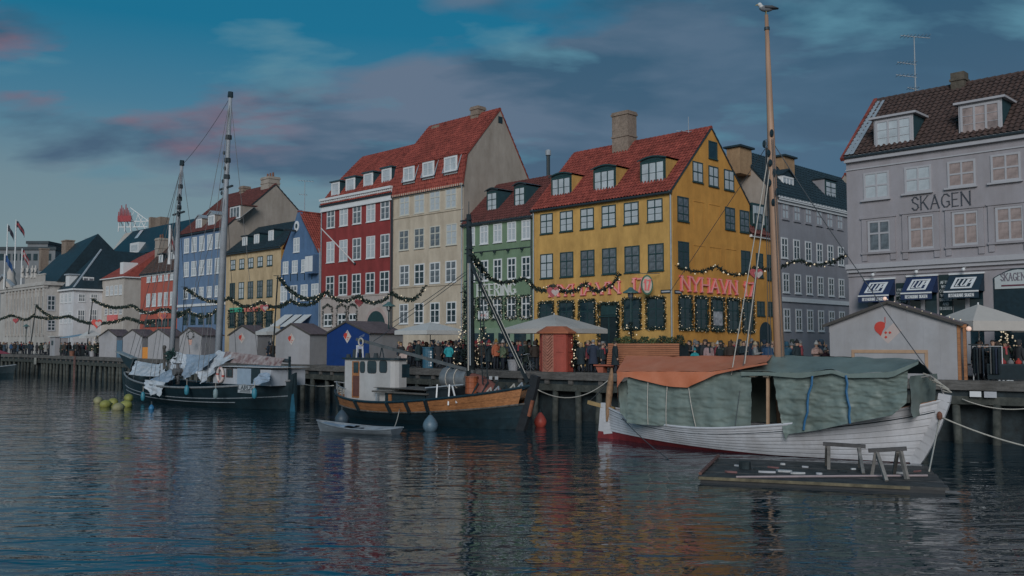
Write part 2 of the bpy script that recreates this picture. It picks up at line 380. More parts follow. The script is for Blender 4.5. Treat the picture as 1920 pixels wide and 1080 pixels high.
# ================================================================ HOUSES
GLY = {'N': (.8, [[(0, 0), (0, 1)], [(0, 1), (.8, 0)], [(.8, 0), (.8, 1)]]), 'Y': (.8, [[(0, 1), (.4, .48)], [(.8, 1), (.4, .48)], [(.4, .5), (.4, 0)]]),
 'H': (.8, [[(0, 0), (0, 1)], [(.8, 0), (.8, 1)], [(0, .5), (.8, .5)]]), 'A': (.8, [[(0, 0), (.4, 1)], [(.4, 1), (.8, 0)], [(.16, .36), (.64, .36)]]),
 'V': (.8, [[(0, 1), (.4, 0)], [(.4, 0), (.8, 1)]]), '1': (.4, [[(.05, .78), (.25, 1)], [(.25, 1), (.25, 0)]]), '7': (.6, [[(0, 1), (.6, 1)], [(.6, 1), (.2, 0)]]),
 'E': (.62, [[(0, 0), (0, 1)], [(0, 1), (.6, 1)], [(0, .52), (.48, .52)], [(0, 0), (.6, 0)]]), 'F': (.6, [[(0, 0), (0, 1)], [(0, 1), (.6, 1)], [(0, .52), (.48, .52)]]),
 'R': (.7, [[(0, 0), (0, 1)], [(0, 1), (.45, 1), (.62, .88), (.62, .64), (.45, .5), (0, .5)], [(.3, .5), (.68, 0)]]), 'P': (.65, [[(0, 0), (0, 1)], [(0, 1), (.45, 1), (.62, .88), (.62, .62), (.45, .48), (0, .48)]]),
 'I': (.12, [[(.06, 0), (.06, 1)]]), 'G': (.78, [[(.74, .82), (.55, .98), (.28, .98), (.06, .75), (.02, .5), (.06, .25), (.28, .02), (.55, .02), (.74, .16), (.74, .42), (.48, .42)]]),
 'S': (.6, [[(.56, .84), (.4, .98), (.18, .98), (.03, .84), (.05, .64), (.3, .52), (.53, .4), (.58, .18), (.42, .02), (.16, .02), (.02, .16)]]),
 'K': (.72, [[(0, 0), (0, 1)], [(.66, 1), (.03, .42)], [(.22, .6), (.7, 0)]]), 'L': (.6, [[(0, 1), (0, 0)], [(0, 0), (.6, 0)]]), 'U': (.72, [[(0, 1), (0, .25), (.14, .04), (.36, 0), (.58, .04), (.72, .25), (.72, 1)]]),
 'T': (.72, [[(0, 1), (.72, 1)], [(.36, 1), (.36, 0)]]), 'O': (.8, [[(.4, 1), (.12, .86), (0, .5), (.12, .14), (.4, 0), (.68, .14), (.8, .5), (.68, .86), (.4, 1)]]),
 'D': (.75, [[(0, 0), (0, 1)], [(0, 1), (.4, 1), (.7, .75), (.7, .25), (.4, 0), (0, 0)]]), 'W': (1.1, [[(0, 1), (.28, 0)], [(.28, 0), (.55, .9)], [(.55, .9), (.82, 0)], [(.82, 0), (1.1, 1)]]),
 'C': (.74, [[(.72, .82), (.55, .98), (.28, .98), (.06, .75), (.02, .5), (.06, .25), (.28, .02), (.55, .02), (.72, .18)]]), 'B': (.66, [[(0, 0), (0, 1)], [(0, 1), (.42, 1), (.56, .88), (.56, .66), (.42, .53), (0, .53)], [(.42, .53), (.64, .4), (.64, .14), (.42, 0), (0, 0)]]), 'M': (1.0, [[(0, 0), (0, 1)], [(0, 1), (.5, .2)], [(.5, .2), (1, 1)], [(1, 1), (1, 0)]])}
def letters(parent, text, x0, x1, z0, z1, y, m, th=.16, depth=.06, serif=0, name='letter', back=None, single=False, slant=0):
    """raised lettering on the plane y (local): every letter one mesh"""
    adv = []; x = 0
    for c in text:
        if c == ' ': x += .55; continue
        wd = GLY[c][0]; adv.append((c, x, wd)); x += wd + .26
    tot = x - .26; sx = (x1 - x0) / tot; sz = z1 - z0; T = th * sz; allm = MB()
    for c, ox, wd in adv:
        mb = allm if single else MB(); kz = 0
        for li in GLY[c][1]:
            for (ax, az), (bx, bz) in zip(li, li[1:]):
                p = Vector((x0 + (ox + ax) * sx + slant * az, 0, z0 + az * sz)); q = Vector((x0 + (ox + bx) * sx + slant * bz, 0, z0 + bz * sz))
                d = (q - p); 
                if d.length < 1e-6: continue
                d.normalize(); e = d * T * .38; k = T * (1.0 if abs(d.z) > .6 else .7); nrm = Vector((-d.z, 0, d.x)) * k / 2
                p = p - e * (abs(d.x) < .9); q = q + e * (abs(d.x) < .9)
                yo = y - .0012 * (kz % 5); kz += 1
                mb.prism([(v.x, yo, v.z) for v in (p - nrm, q - nrm, q + nrm, p + nrm)], (0, -depth, 0), 0)
                if serif and abs(d.z) > .6:
                    for s_ in (p, q):
                        if min(s_.z - z0, z1 - s_.z) < .2 * sz:
                            yo -= .002; hz = T * .3; sw = serif * sz; mb.box(s_.x - sw, s_.x + sw, yo - depth, yo, s_.z - hz, s_.z + hz, 0)
        if not single: mb.build(name, m, parent)
    return allm.build(name, m, parent) if single else None

WINC = {}
def window_meshes(w, h, ncol, rows, fr, mu, fm, gm, thin=None):
    key = (round(w, 2), round(h, 2), ncol, tuple(rows), fr, mu, fm.name, gm.name)
    if key in WINC: return WINC[key]
    mb = MB(); D0, D1 = -.045, .03
    mb.box(0, fr, D0, D1, 0, h); mb.box(w - fr, w, D0, D1, 0, h); mb.box(fr, w - fr, D0 + .001, D1, 0, fr); mb.box(fr, w - fr, D0 + .001, D1, h - fr, h)
    mb.box(-.04, w + .04, -.1, D1, -.06, -.001)
    iw = w - 2 * fr; ih = h - 2 * fr; panes = []
    for i in range(1, ncol):
        x = fr + iw * i / ncol; mb.box(x - mu / 2, x + mu / 2, D0 + .004, D1, fr, h - fr)
    z = 0
    for k, f in enumerate(rows):
        z1 = z + f
        if k: 
            tw = mu if (thin is None or k not in thin) else .025
            mb.box(fr, w - fr, D0 + (.006 if tw == mu else .012), D1, fr + ih * z - tw / 2, fr + ih * z + tw / 2)
        z = z1
    me = bpy.data.meshes.new('window'); me.from_pydata(mb.v, [], mb.f); me.materials.append(fm)
    z = 0
    for k, f in enumerate(rows):
        for i in range(ncol):
            panes.append((fr + iw * i / ncol, fr + ih * z))
        z += f
    pms = []
    for k, f in enumerate(rows):
        pb = MB(); pb.box(0, iw / ncol, -.012, .004, 0, ih * f); pme = bpy.data.meshes.new('pane'); pme.from_pydata(pb.v, [], pb.f); pme.materials.append(gm); pms.append(pme)
    WINC[key] = (me, panes, pms, ncol); return WINC[key]
def window(parent, x, z, w, h, style, y=0, side='front', W=0, sub=False):
    """window at local (x,z) on the front wall, or along y on the right wall; sub: panes joined into one part"""
    ncol, rows, fr, mu, fm, gms, thin = style
    w = round(w / .02) * .02; h = round(h / .02) * .02
    gm = random.choice(gms); me, panes, pms, nc = window_meshes(w, h, ncol, rows, fr, mu, fm, gm, thin)
    if side == 'front': o = link('window', me, parent, (x, y - .004, z))
    else: o = link('window', me, parent, (W + .004, x, z), math.pi / 2)
    for i, (a, b_) in enumerate(panes):
        link('pane', pms[i // nc], o, (a, 0, b_))
    return o
WH = [.32, .02 + .3, .36]
def st(fm, gms, ncol=2, rows=(.33, .31, .36), fr=.075, mu=.075, thin=(1,)): return (ncol, list(rows), fr, mu, fm, gms, thin)

def pantile(mb, O, U, Ln, V, S, tw=.27, th=.36, mi=0, clip=None):
    O = Vector(O); U = Vector(U).normalized(); V = Vector(V).normalized(); Nn = U.cross(V)
    nc = max(1, round(Ln / tw)); nr = max(1, round(S / th)); tw = Ln / nc; th = S / nr
    prof = [(0, .0), (.25, .08), (.5, .07), (.72, .0)]
    for r in range(nr):
        rows = [[], []]
        for c in range(nc):
            for (f, hh) in prof:
                u = (c + f) * tw; j = .006 * math.sin(r * 12.9 + c * 78.2)
                rows[0].append(O + U * u + V * (r * th) + Nn * (hh + .06 + j)); rows[1].append(O + U * u + V * ((r + 1) * th + .02) + Nn * (hh + .012 + j))
        if clip:
            n = len(rows[0])
            for i in range(n - 1):
                q = (rows[0][i] + rows[1][i + 1]) / 2
                if clip(q): mb.add([rows[0][i], rows[0][i + 1], rows[1][i + 1], rows[1][i]], [(0, 1, 2, 3)], mi)
        else: mb.grid(rows, mi)

class House:
    def __init__(s, label, cat, org, W, D, he, hr=None, yr=None, rz=-45, heb=None, name='town_house'):
        s.root = thing(name, label, cat, (org[0], org[1], 0), R(rz)); s.W = W; s.D = D; s.he = he; s.hr = hr; s.yr = yr; s.heb = heb or he
        s.mat = Matrix.Translation((org[0], org[1], 0)) @ Matrix.Rotation(R(rz), 4, 'Z'); s.inv = s.mat.inverted()
        s.o = s.inv @ CAM
    def d(s, px, py): return s.inv.to_3x3() @ ray(px, py)
    def f(s, px, py, y=0):
        d = s.d(px, py); k = (y - s.o.y) / d.y; return (s.o.x + d.x * k, s.o.z + d.z * k)
    def s_(s, px, py, x=None):
        x = s.W if x is None else x; d = s.d(px, py); k = (x - s.o.x) / d.x; return (s.o.y + d.y * k, s.o.z + d.z * k)
    def rp(s, px, py, y0, z0, y1, z1):       # on the sloping plane through (y0,z0),(y1,z1)
        n = Vector((0, -(z1 - z0), y1 - y0)); p = Vector((0, y0, z0)); d = s.d(px, py); k = (p - s.o).dot(n) / d.dot(n); q = s.o + d * k; return q
    def walls(s, fm, sm=None, prof=None, plinth=None):
        prof = prof or [(0, 0), (0, s.he), (s.yr, s.hr), (s.D, s.heb), (s.D, 0)]
        mb = MB(); n = len(prof)
        a = [(0, y, z) for y, z in prof]; b = [(s.W, y, z) for y, z in prof]
        mb.add(a, [tuple(range(n))], 1); mb.add(b, [tuple(range(n - 1, -1, -1))], 1)
        for i in range(n):
            j = (i + 1) % n; mb.add([a[i], b[i], b[j], a[j]], [(0, 1, 2, 3)], 0 if i == 0 else 1)
        s.wall = mb.build('wall', [fm, sm or fm], s.root)
        return s.wall
    def roof(s, tm, ym=None, prof=None, ov=.25, gut=dark_metal, verge=None, tw=.27, th=.36, lo=0, hi=None, back=True, clip=None):
        """tiled roof over the profile (list of (y,z) from the front eave up to the ridge and down)"""
        prof = prof or [(0, s.he), (s.yr, s.hr), (s.D, s.heb)]
        hi = s.W if hi is None else hi
        sl = MB(); tl = MB()
        for i, ((y0, z0), (y1, z1)) in enumerate(zip(prof, prof[1:])):
            V = Vector((0, y1 - y0, z1 - z0)); S = V.length; V.normalize(); up = V.y > 0 and z1 > z0
            nn = Vector((1, 0, 0)).cross(V)
            if nn.z < 0: nn = -nn
            a = Vector((0, y0, z0)); b_ = Vector((0, y1, z1))
            if i == 0: a = a - V * ov
            if i == len(prof) - 2: b_ = b_ + V * ov
            o1 = nn * .02; o2 = nn * .09
            sl.add([Vector((x, 0, 0)) + p for x in (lo - .06, hi + .06) for p in (a + o1, b_ + o1, b_ + o2, a + o2)],
                   [(0, 1, 2, 3), (7, 6, 5, 4), (0, 4, 5, 1), (1, 5, 6, 2), (2, 6, 7, 3), (3, 7, 4, 0)])
            if z1 > z0: pantile(tl, a + o2 + Vector((lo - .05, 0, 0)), (1, 0, 0), hi - lo + .1, V, (b_ - a).length, tw, th, clip=clip)
            elif back: pantile(tl, b_ + o2 + Vector((hi + .05, 0, 0)), (-1, 0, 0), hi - lo + .1, -V, (b_ - a).length, .45, .6)
        s.rf = sl.build('roof', ym or tm, s.root)
        tag(tl.build('roof_tiles', tm, s.rf), kind='stuff')
        k = max(range(len(prof)), key=lambda i: prof[i][1]); ry, rz_ = prof[k]
        rb = MB(); nseg = max(2, int((hi - lo) / .4))
        for i in range(nseg):
            x0 = lo + (hi - lo) * i / nseg; x1 = lo + (hi - lo) * (i + 1) / nseg + .03
            rb.tube([(x0, ry, rz_ + .1), (x1, ry, rz_ + .12)], [.13, .15], 6)
        tag(rb.build('ridge_tiles', tm, s.rf), kind='stuff')
        g = MB(); y0, z0 = prof[0]; V = Vector((0, prof[1][0] - y0, prof[1][1] - z0)).normalized(); e = Vector((0, y0, z0)) - V * ov
        g.tube([(lo - .1, e.y - .06, e.z - .0), (hi + .1, e.y - .06, e.z)], .085, 8)
        g.build('gutter', gut, s.root)
        return s.rf
    def cornice(s, m, z, hgt=.3, out=.16, side=False):
        mb = MB(); mb.box(-.02, s.W + (.02 if not side else out), -out, 0.02, z - hgt, z); mb.box(-.02, s.W + .01, -out * .5, .02, z - hgt * 1.7, z - hgt - .002)
        return mb.build('cornice', m, s.root)
    def band(s, m, z, hgt=.12, out=.05):
        mb = MB(); mb.box(0.0, s.W, -out, .01, z - hgt, z); return mb.build('string_course', m, s.root)
    def pipe(s, x, m=zinc, z0=0.1, z1=None, y=-.1, r=.055):
        mb = MB(); mb.tube([(x, y, z0), (x, y, (z1 or s.he) - .35), (x, y - .15, (z1 or s.he) - .02)], r, 6); return mb.build('downpipe', m, s.root)
    def row(s, n, a, b, r1, style, skip=(), h=None, surf='f', y=0, sub=False):
        """n windows: a = photo pixel of first window's top left, b = last window's bottom right, r1 = first window's right column"""
        g = s.f if surf == 'f' else s.s_
        x0, z1 = g(*a); x1, z0 = g(*b); w = g(r1, a[1])[0] - x0; res = []
        for i in range(n):
            if i in skip: res.append(None); continue
            x = x0 + (x1 - w - x0) * (i / (n - 1) if n > 1 else 0)
            res.append(window(s.root, x, z0, w, z1 - z0, style, y, 'front' if surf == 'f' else 'right', s.W, sub))
        return res, x0, z0, w, z1
    def win(s, l, t, r, b_, style, surf='f', y=0):
        g = s.f if surf == 'f' else s.s_
        xm, z1 = g((l + r) / 2, t); _, z0 = g((l + r) / 2, b_); x0 = g(l, t)[0]; x1 = g(r, t)[0]
        return window(s.root, x0, z0, x1 - x0, z1 - z0, style, y, 'front' if surf == 'f' else 'right', s.W)
    def slope_z(s, y, prof=None):
        return s.he + (s.hr - s.he) * y / s.yr
    def dormer(s, l, t, r, b_, style, cm, rm, kind='flat', prof=None, fm=None, over=.14, extra=.0, flash=zinc):
        """dormer whose window fills the photo box l,t,r,b_ on the front roof slope"""
        y0, z0, y1, z1 = prof or (0, s.he, s.yr, s.hr)
        q = s.rp((l + r) / 2, b_, y0, z0, y1, z1); yf = q.y + .02 - (.34 if (z1 - z0) > 2 * (y1 - y0) else .0); zb = q.z
        x0, zt = s.f(l, t, yf); x1 = s.f(r, t, yf)[0]; zt = s.f((l + r) / 2, t, yf)[1]
        m_ = .1; sl = (z1 - z0) / (y1 - y0); top = zt + .1; yb = yf + (top - zb) / sl + .15
        mb = MB(); X0 = x0 - m_; X1 = x1 + m_
        mb.add([(X0, yf, zb - .25), (X0, yf, top), (X0, yb, top)], [(0, 1, 2)], 0); mb.add([(X1, yf, zb - .25), (X1, yf, top), (X1, yb, top)], [(2, 1, 0)], 0)
        mb.add([(X0, yf + .01, zb - .25), (X1, yf + .01, zb - .25), (X1, yf + .01, top), (X0, yf + .01, top)], [(0, 1, 2, 3)], 1)
        o = mb.build('dormer', [cm, fm or style[4]], s.root)
        rb = MB(); k = over
        if kind == 'flat': rb.box(X0 - k, X1 + k, yf - k, yb + .3, top, top + .12)
        elif kind == 'curve':
            n = 8; hgt = .22
            rows = [[(X0 - k + (X1 - X0 + 2 * k) * i / n, yy, top + dz + hgt * math.sin(math.pi * i / n)) for i in range(n + 1)] for yy, dz in ((yf - k, .0), (yf - k, .1), (yb + .5, .1))]
            rb.grid(rows); rb.add([(X0, yf, top)] + [(X0 + (X1 - X0) * i / n, yf - .02, top + hgt * math.sin(math.pi * i / n)) for i in range(n + 1)] , [tuple(range(n + 1, -1, -1))])
        else:
            xm = (X0 + X1) / 2; hgt = (X1 - X0) * .28
            for sx in (-1, 1):
                e = X0 - k if sx < 0 else X1 + k
                rb.add([(e, yf - k, top), (xm, yf - k, top + hgt), (xm, yb + 1, top + hgt), (e, yb + 1, top), (e, yf - k, top + .1), (xm, yf - k, top + hgt + .1), (xm, yb + 1, top + hgt + .1), (e, yb + 1, top + .1)],
                       [(0, 1, 2, 3), (4, 7, 6, 5), (0, 4, 5, 1), (0, 3, 7, 4)])
            rb.add([(X0, yf, top), (X1, yf, top), (xm, yf, top + hgt)], [(0, 1, 2)])
        rb.build('dormer_roof', rm, o)
        fb = MB()
        for X in (X0, X1):
            d = -.09 if X == X0 else .09
            fb.add([(X, yf - .1, zb - .12 + .06), (X + d * 1.6, yf - .1, zb - .12 + .06), (X + d * 1.6, yb, top + .06), (X, yb, top + .06)], [(0, 1, 2, 3)])
        fb.add([(X0 - .1, yf - .22, zb - .1), (X1 + .1, yf - .22, zb - .1), (X1 + .1, yf + .02, zb + .02), (X0 - .1, yf + .02, zb + .02)], [(0, 1, 2, 3)])
        fb.build('flashing', flash, o)
        ncol, rows, fr, mu, f_, gms, thin = style
        me, panes, pms, nc = window_meshes(round((x1 - x0) / .02) * .02, round((zt - zb) / .02) * .02, ncol, rows, fr, mu, f_, random.choice(gms), thin)
        wo = link('window', me, o, (x0, yf - .01, zb))
        wo_m = me
        # panes of a dormer are joined with its window (thing > part > sub-part is the deepest level)
        jb = MB(); gmx = random.choice(gms)
        for i, (a, b2) in enumerate(panes):
            for p in [pms[i // nc]]:
                vs = [tuple(v.co) for v in p.vertices]; jb.add([(v[0] + a + x0, v[1] + yf - .01, v[2] + b2 + zb) for v in vs], [tuple(f.vertices) for f in p.polygons])
        jb.build('pane', gmx, o)
        return o
    def chimney(s, x, y, w, d, z0, z1, m=brick_m, pots=0, cap=True, parent=None):
        mb = MB(); mb.box(x - w / 2, x + w / 2, y - d / 2, y + d / 2, z0, z1 - .3)
        zc = z0 + (z1 - z0) * .5
        mb.box(x - w / 2 - .06, x + w / 2 + .06, y - d / 2 - .06, y + d / 2 + .06, zc, zc + .12)
        if cap: mb.box(x - w / 2 - .07, x + w / 2 + .07, y - d / 2 - .07, y + d / 2 + .07, z1 - .3, z1 - .12); mb.box(x - w / 2 - .02, x + w / 2 + .02, y - d / 2 - .02, y + d / 2 + .02, z1 - .12, z1)
        o = mb.build('chimney', m, parent or s.rf)
        for i in range(pots):
            pb = MB(); px_ = x + (i - (pots - 1) / 2) * w / pots; pb.cyl((px_, y, z1), (px_, y, z1 + .55), .14, .11, 8); pb.build('chimney_pot', M('clay pot', (.2, .09, .06), .8, .3, 5), parent or s.rf)
        return o
NV = Vector((math.sin(R(45)), math.cos(R(45)), 0))
def row_pt(t, s=0): return (10.9 - .7071 * t + .7071 * s, 62 + .7071 * t + .7071 * s)

def fir_tube(pts, r, dens, mb=None, size=.12, rng=random):
    """spiky evergreen rope: crossed needle sprays round a path"""
    mb = mb or MB(); pts = [Vector(p) for p in pts]
    for a, b in zip(pts, pts[1:]):
        ln = (b - a).length
        for i in range(max(1, int(ln * dens))):
            c = a.lerp(b, rng.random()); d = Vector((rng.gauss(0, 1), rng.gauss(0, 1), rng.gauss(0, 1))).normalized()
            p = c + d * r * .25; q = c + d * r * rng.uniform(.75, 1.15); e = (b - a).normalized().cross(d) * size * .5 + (b - a).normalized() * size * .35 * rng.uniform(-1, 1)
            mb.add([p - e, p + e, q + e * .2, q - e * .2], [(0, 1, 2, 3)])
    return mb
def bulbs(pts, r, step, size=.045, mb=None):
    mb = mb or MB(); acc = 0; pts = [Vector(p) for p in pts]
    for a, b in zip(pts, pts[1:]):
        ln = (b - a).length; 
        while acc < ln:
            c = a.lerp(b, acc / ln); d = Vector((rnd(-1, 1), rnd(-1, .2), rnd(-1, 1))).normalized(); mb.octa(c + d * r, size * rnd(.75, 1.2)); acc += step * rnd(.7, 1.3)
        acc -= ln
    return mb
# ---- 1 yellow corner house -------------------------------------------------
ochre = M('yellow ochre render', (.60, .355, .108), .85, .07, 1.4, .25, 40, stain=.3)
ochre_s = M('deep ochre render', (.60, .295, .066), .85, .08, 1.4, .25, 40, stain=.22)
Y = House('yellow corner house with red tiled roof and pink neon style lettering', 'house', (1.65, 71.25), 13.1, 10.0, 12.1, 17.1, 4.9)
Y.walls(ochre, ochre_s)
Y.roof(tile_red, dark_metal)
S2 = st(dark_green, [glass_sky, glass_sky, glass_sky, glass_mid]); S1 = st(dark_green, [glass_mid, glass_mid, glass_dark, glass_sky]); S0 = st(dark_green, [glass_dark])
Y.row(6, (1013.5, 402), (1243, 413.5), 1036.8, S2)
Y.row(6, (1013.5, 477), (1245, 507), 1037, S1)
gr, gx, gz, gw, gz1 = Y.row(6, (1012, 567), (1247, 616), 1038, S0, skip=(3,))
def fir_frame(win, w, h, bot=True):
    p = [(-.05, -.08, 0), (-.05, -.08, h), (w + .05, -.08, h), (w + .05, -.08, 0)]
    if bot: p.append((-.05, -.08, 0))
    tag(fir_tube(p, .16, 75, size=.11).build('fir_garland', fir_m, win), kind='stuff'); tag(bulbs(p, .15, .23, .03).build('light_bulbs', bulb_m, win), kind='stuff')
for g_ in gr:
    if g_: fir_frame(g_, gw, gz1 - gz)
# entrance
xa, za = Y.f(1127, 570); xb, _ = Y.f(1160, 570); mb = MB()
mb.box(xa, xb, -.1, .02, 0, za + .1); o = mb.build('door', M('black green door', (.012, .022, .026), .5, .3, 5), Y.root)
mb = MB(); mb.box(xa - .12, xb + .12, -.16, .0, za - .95, za - .85); mb.box(xa + .1, xb - .1, -.13, -.1, za - .8, za - .0); mb.box((xa + xb) / 2 - .03, (xa + xb) / 2 + .03, -.125, -.1, .1, za - .95); mb.build('door_frame', dark_green, o)
pth = [(xa - .1, -.2, .3), (xa - .1, -.2, za), (xb + .1, -.2, za), (xb + .1, -.2, .3)]
tag(fir_tube(pth, .2, 80).build('fir_garland', fir_m, o), kind='stuff'); tag(bulbs(pth, .18, .22, .035).build('light_bulbs', bulb_m, o), kind='stuff')
SN = st(dark_green, [glass_sky], rows=(.5, .5), thin=()); SH = (2, [.28, .36, .36], .08, .07, dark_green, [glass_mid], ())
Y.dormer(1035, 333, 1070, 370, (3, [.5, .5], .09, .09, dark_green, [glass_sky], (1,)), ochre, dark_green, 'curve')
Y.dormer(1114, 319, 1153, 359, (3, [.5, .5], .09, .09, dark_green, [glass_sky], (1,)), ochre, dark_green, 'curve')
Y.dormer(1202, 303, 1246, 345, (3, [.5, .5], .09, .09, dark_green, [glass_sky], (1,)), ochre, dark_green, 'curve')
# side street wall
for (l, t_, r, b_, stl) in [(1328, 265, 1344, 298, (1, [1.0], .08, .05, dark_green, [glass_dark], ())), (1298, 303.5, 1317, 342, SN), (1328, 312, 1346, 350, SN), (1357, 319, 1375.5, 357, SN),
        (1269.5, 369, 1290.5, 415, SH), (1359, 389, 1377, 431, SH), (1386.5, 395, 1404, 436, SH), (1415, 401, 1428.5, 443, SH), (1435, 406, 1447, 447, SH),
        (1271, 453, 1291, 503, S0), (1389, 470, 1406, 512, S0), (1417, 475, 1430, 520, S0), (1437.5, 478, 1449, 525, S0), (1419, 565, 1433, 592, S0), (1440, 566, 1452, 592, S0)]:
    Y.win(l, t_, r, b_, stl, 's')
for (l, t_, r) in [(1300, 375.5, 1320), (1329, 381.5, 1349), (1300, 458.5, 1322), (1331, 462, 1351), (1360, 465.5, 1380)]:
    y0, z0 = Y.s_(l, t_); y1, _ = Y.s_(r, t_); mb = MB(); mb.box(Y.W, Y.W + .03, y0, y1, z0 - .06, z0); mb.box(Y.W, Y.W + .012, y0, y0 + .03, z0 - 1.7, z0 - .062); mb.box(Y.W, Y.W + .012, y1 - .03, y1, z0 - 1.7, z0 - .062); mb.build('blind_window', ochre_s, Y.root)
for (l, t_, r, b_) in [(1272.5, 555, 1295.5, 617), (1303, 556.5, 1325, 618.5), (1333, 558.5, 1355, 619.5), (1363, 560.5, 1384, 621), (1391.5, 562.5, 1411, 622)]:
    o = Y.win(l, t_, r, b_, S0, 's'); y0, z1 = Y.s_(l, t_); y1, _ = Y.s_(r, t_); _, z0 = Y.s_(l, b_); fir_frame(o, y1 - y0, z1 - z0)
y0, z1 = Y.s_(1336, 584); y1, z0 = Y.s_(1353, 611); z0 = Y.s_(1336, 610)[1]; mb = MB(); mb.box(Y.W + .06, Y.W + .09, y0, y1, z0, z1); o = mb.build('poster', M('grey poster', (.3, .32, .36), .6, .5, 3, c2=(.5, .52, .55)), Y.root)
# low rear wing along the side street
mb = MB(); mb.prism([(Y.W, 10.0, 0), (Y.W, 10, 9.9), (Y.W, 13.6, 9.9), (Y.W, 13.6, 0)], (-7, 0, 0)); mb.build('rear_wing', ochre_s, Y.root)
mb = MB(); V = Vector((-.8, 0, 1)).normalized(); pantile(mb, (Y.W + .25, 9.9, 9.9), (0, 1, 0), 3.8, V, 4.6); mb.add([(Y.W + .3, 9.9, 9.82), (Y.W + .3, 13.7, 9.82), (Y.W - 2.8, 13.7, 13.5), (Y.W - 2.8, 9.9, 13.5)], [(0, 1, 2, 3)])
wr = mb.build('wing_roof', tile_dark, Y.root)
mb = MB(); mb.box(Y.W - 1.2, Y.W - .1, 10.55, 12.5, 10.6, 12.4); wd = mb.build('wing_dormer', dark_green, Y.root)
for k in range(3): 
    mb = MB(); mb.box(Y.W - .1, Y.W - .07, 10.68 + k * .58, 11.16 + k * .58, 10.8, 12.2); mb.build('pane', glass_sky, wd)
mb = MB(); mb.box(Y.W, Y.W + .22, 9.95, 13.6, 9.7, 9.9); mb.build('wing_cornice', white_paint, Y.root)
# arched door in the side wall
y0, z1 = Y.s_(1424, 603); y1, _ = Y.s_(1446, 603); n = 8; pts = [(Y.W, y0, 0)] + [(Y.W, (y0 + y1) / 2 - (y1 - y0) / 2 * math.cos(math.pi * i / n), z1 - .8 + .8 * math.sin(math.pi * i / n)) for i in range(n + 1)] + [(Y.W, y1, 0)]
mb = MB(); mb.prism(pts, (.03, 0, 0)); mb.build('arched_door', black_paint, Y.root)
q = Y.rp(1172, 268, 0, 12.1, 4.9, 17.1)
cw = 2.0; Y.chimney(Y.f(1172, 250, 4.7)[0], 4.6, 1.55, 1.1, 15.6, Y.f(1172, 211, 4.6)[1])
Y.pipe(13.0); Y.pipe(.12)
pink = M('pink red sign letter', (.62, .13, .13), .5, .15, 6, emit=(.9, .2, .2), es=.05); pale_pink = M('pale pink sign face', (.82, .34, .32), .5, .08, 6, emit=(.9, .3, .28), es=.04)
def sign(H, surf, text, l, r, tl, bl, tr, br, parent, m1, m2):
    """lettering between photo columns l and r on the front ('f') or side wall"""
    if surf == 'f':
        x0, z1 = H.f(l, tl); x1, z1b = H.f(r, tr); _, z0 = H.f(l, bl); letters(parent, text, x0, x1, z0, z1, -.02, m1, .2, .1, .2); letters(parent, text, x0, x1, z0, z1, -.125, m2, .125, .03, .16, name='letter_face')
sgn = link('house_sign', None, Y.root)
sign(Y, 'f', 'NYHAVN', 1032, 1162, 537, 555, 526, 550, sgn, pink, pale_pink)
sign(Y, 'f', '17', 1187, 1206, 524, 547, 522, 546, sgn, pink, pale_pink)
sgs = link('house_sign', None, Y.root, (Y.W, 0, 0), math.pi / 2)      # local x runs back along the side wall
y0, z1 = Y.s_(1276, 519.5); y1, _ = Y.s_(1379, 519); _, z0 = Y.s_(1276, 543)
letters(sgs, 'NYHAVN', y0, y1, z0, z1, -.02, pink, .22, .1, .2); letters(sgs, 'NYHAVN', y0, y1, z0, z1, -.125, pale_pink, .13, .03, .16, name='letter_face')
y0, z1 = Y.s_(1393, 530.5); y1, _ = Y.s_(1411, 530); _, z0 = Y.s_(1393, 553)
letters(sgs, '17', y0, y1, z0, z1, -.02, pink, .22, .1, .2); letters(sgs, '17', y0, y1, z0, z1, -.125, pale_pink, .13, .03, .16, name='letter_face')
# hanging oval sign on a bracket
xs, zs = Y.f(1213, 534, -.9); o = thing('hanging_sign', 'green and white oval sign with pink numerals on an iron bracket', 'sign', Y.mat @ Vector((xs, -.9, zs)), R(-45 + 50))
mb = MB(); n = 16
mb.prism([(.42 * math.cos(2 * math.pi * i / n), -.05, .68 * math.sin(2 * math.pi * i / n)) for i in range(n)], (0, .1, 0)); mb.build('board', M('sign green', (.03, .12, .08), .5, .2, 5), o)
mb = MB(); mb.prism([(.33 * math.cos(2 * math.pi * i / n), -.07, .57 * math.sin(2 * math.pi * i / n)) for i in range(n)], (0, .14, 0)); mb.build('face', M('sign cream', (.5, .42, .36), .5, .1, 5), o)
letters(o, '17', -.2, .2, -.3, .3, -.075, pink, .2, .03, .12)
mb = MB(); mb.bar((-.9, 0, .78), (.9, 0, .78), .04, .04); mb.bar((0, 0, .66), (0, 0, .8), .03, .03); mb.build('bracket', dark_metal, o)
for (px, wd, lab) in [(1249, .9, 'left black street name plate on the yellow corner'), (1271, .9, 'right black street name plate on the yellow corner')]:
    if px < 1262: xs, zs = Y.f(px, 546.5); p = Y.mat @ Vector((xs, -.03, zs)); rzz = R(-45)
    else: ys, zs = Y.s_(px, 547.5); p = Y.mat @ Vector((Y.W + .03, ys, zs)); rzz = R(45)
    o = thing('street_name_plate', lab, 'sign', p, rzz, 'street name plates'); mb = MB(); mb.box(-.42, .42, -.02, .02, -.12, .12); mb.build('plate', black_paint, o); mb = MB(); mb.box(-.34, .34, -.026, -.018, -.05, .05); mb.build('lettering_strip', grey_paint, o)

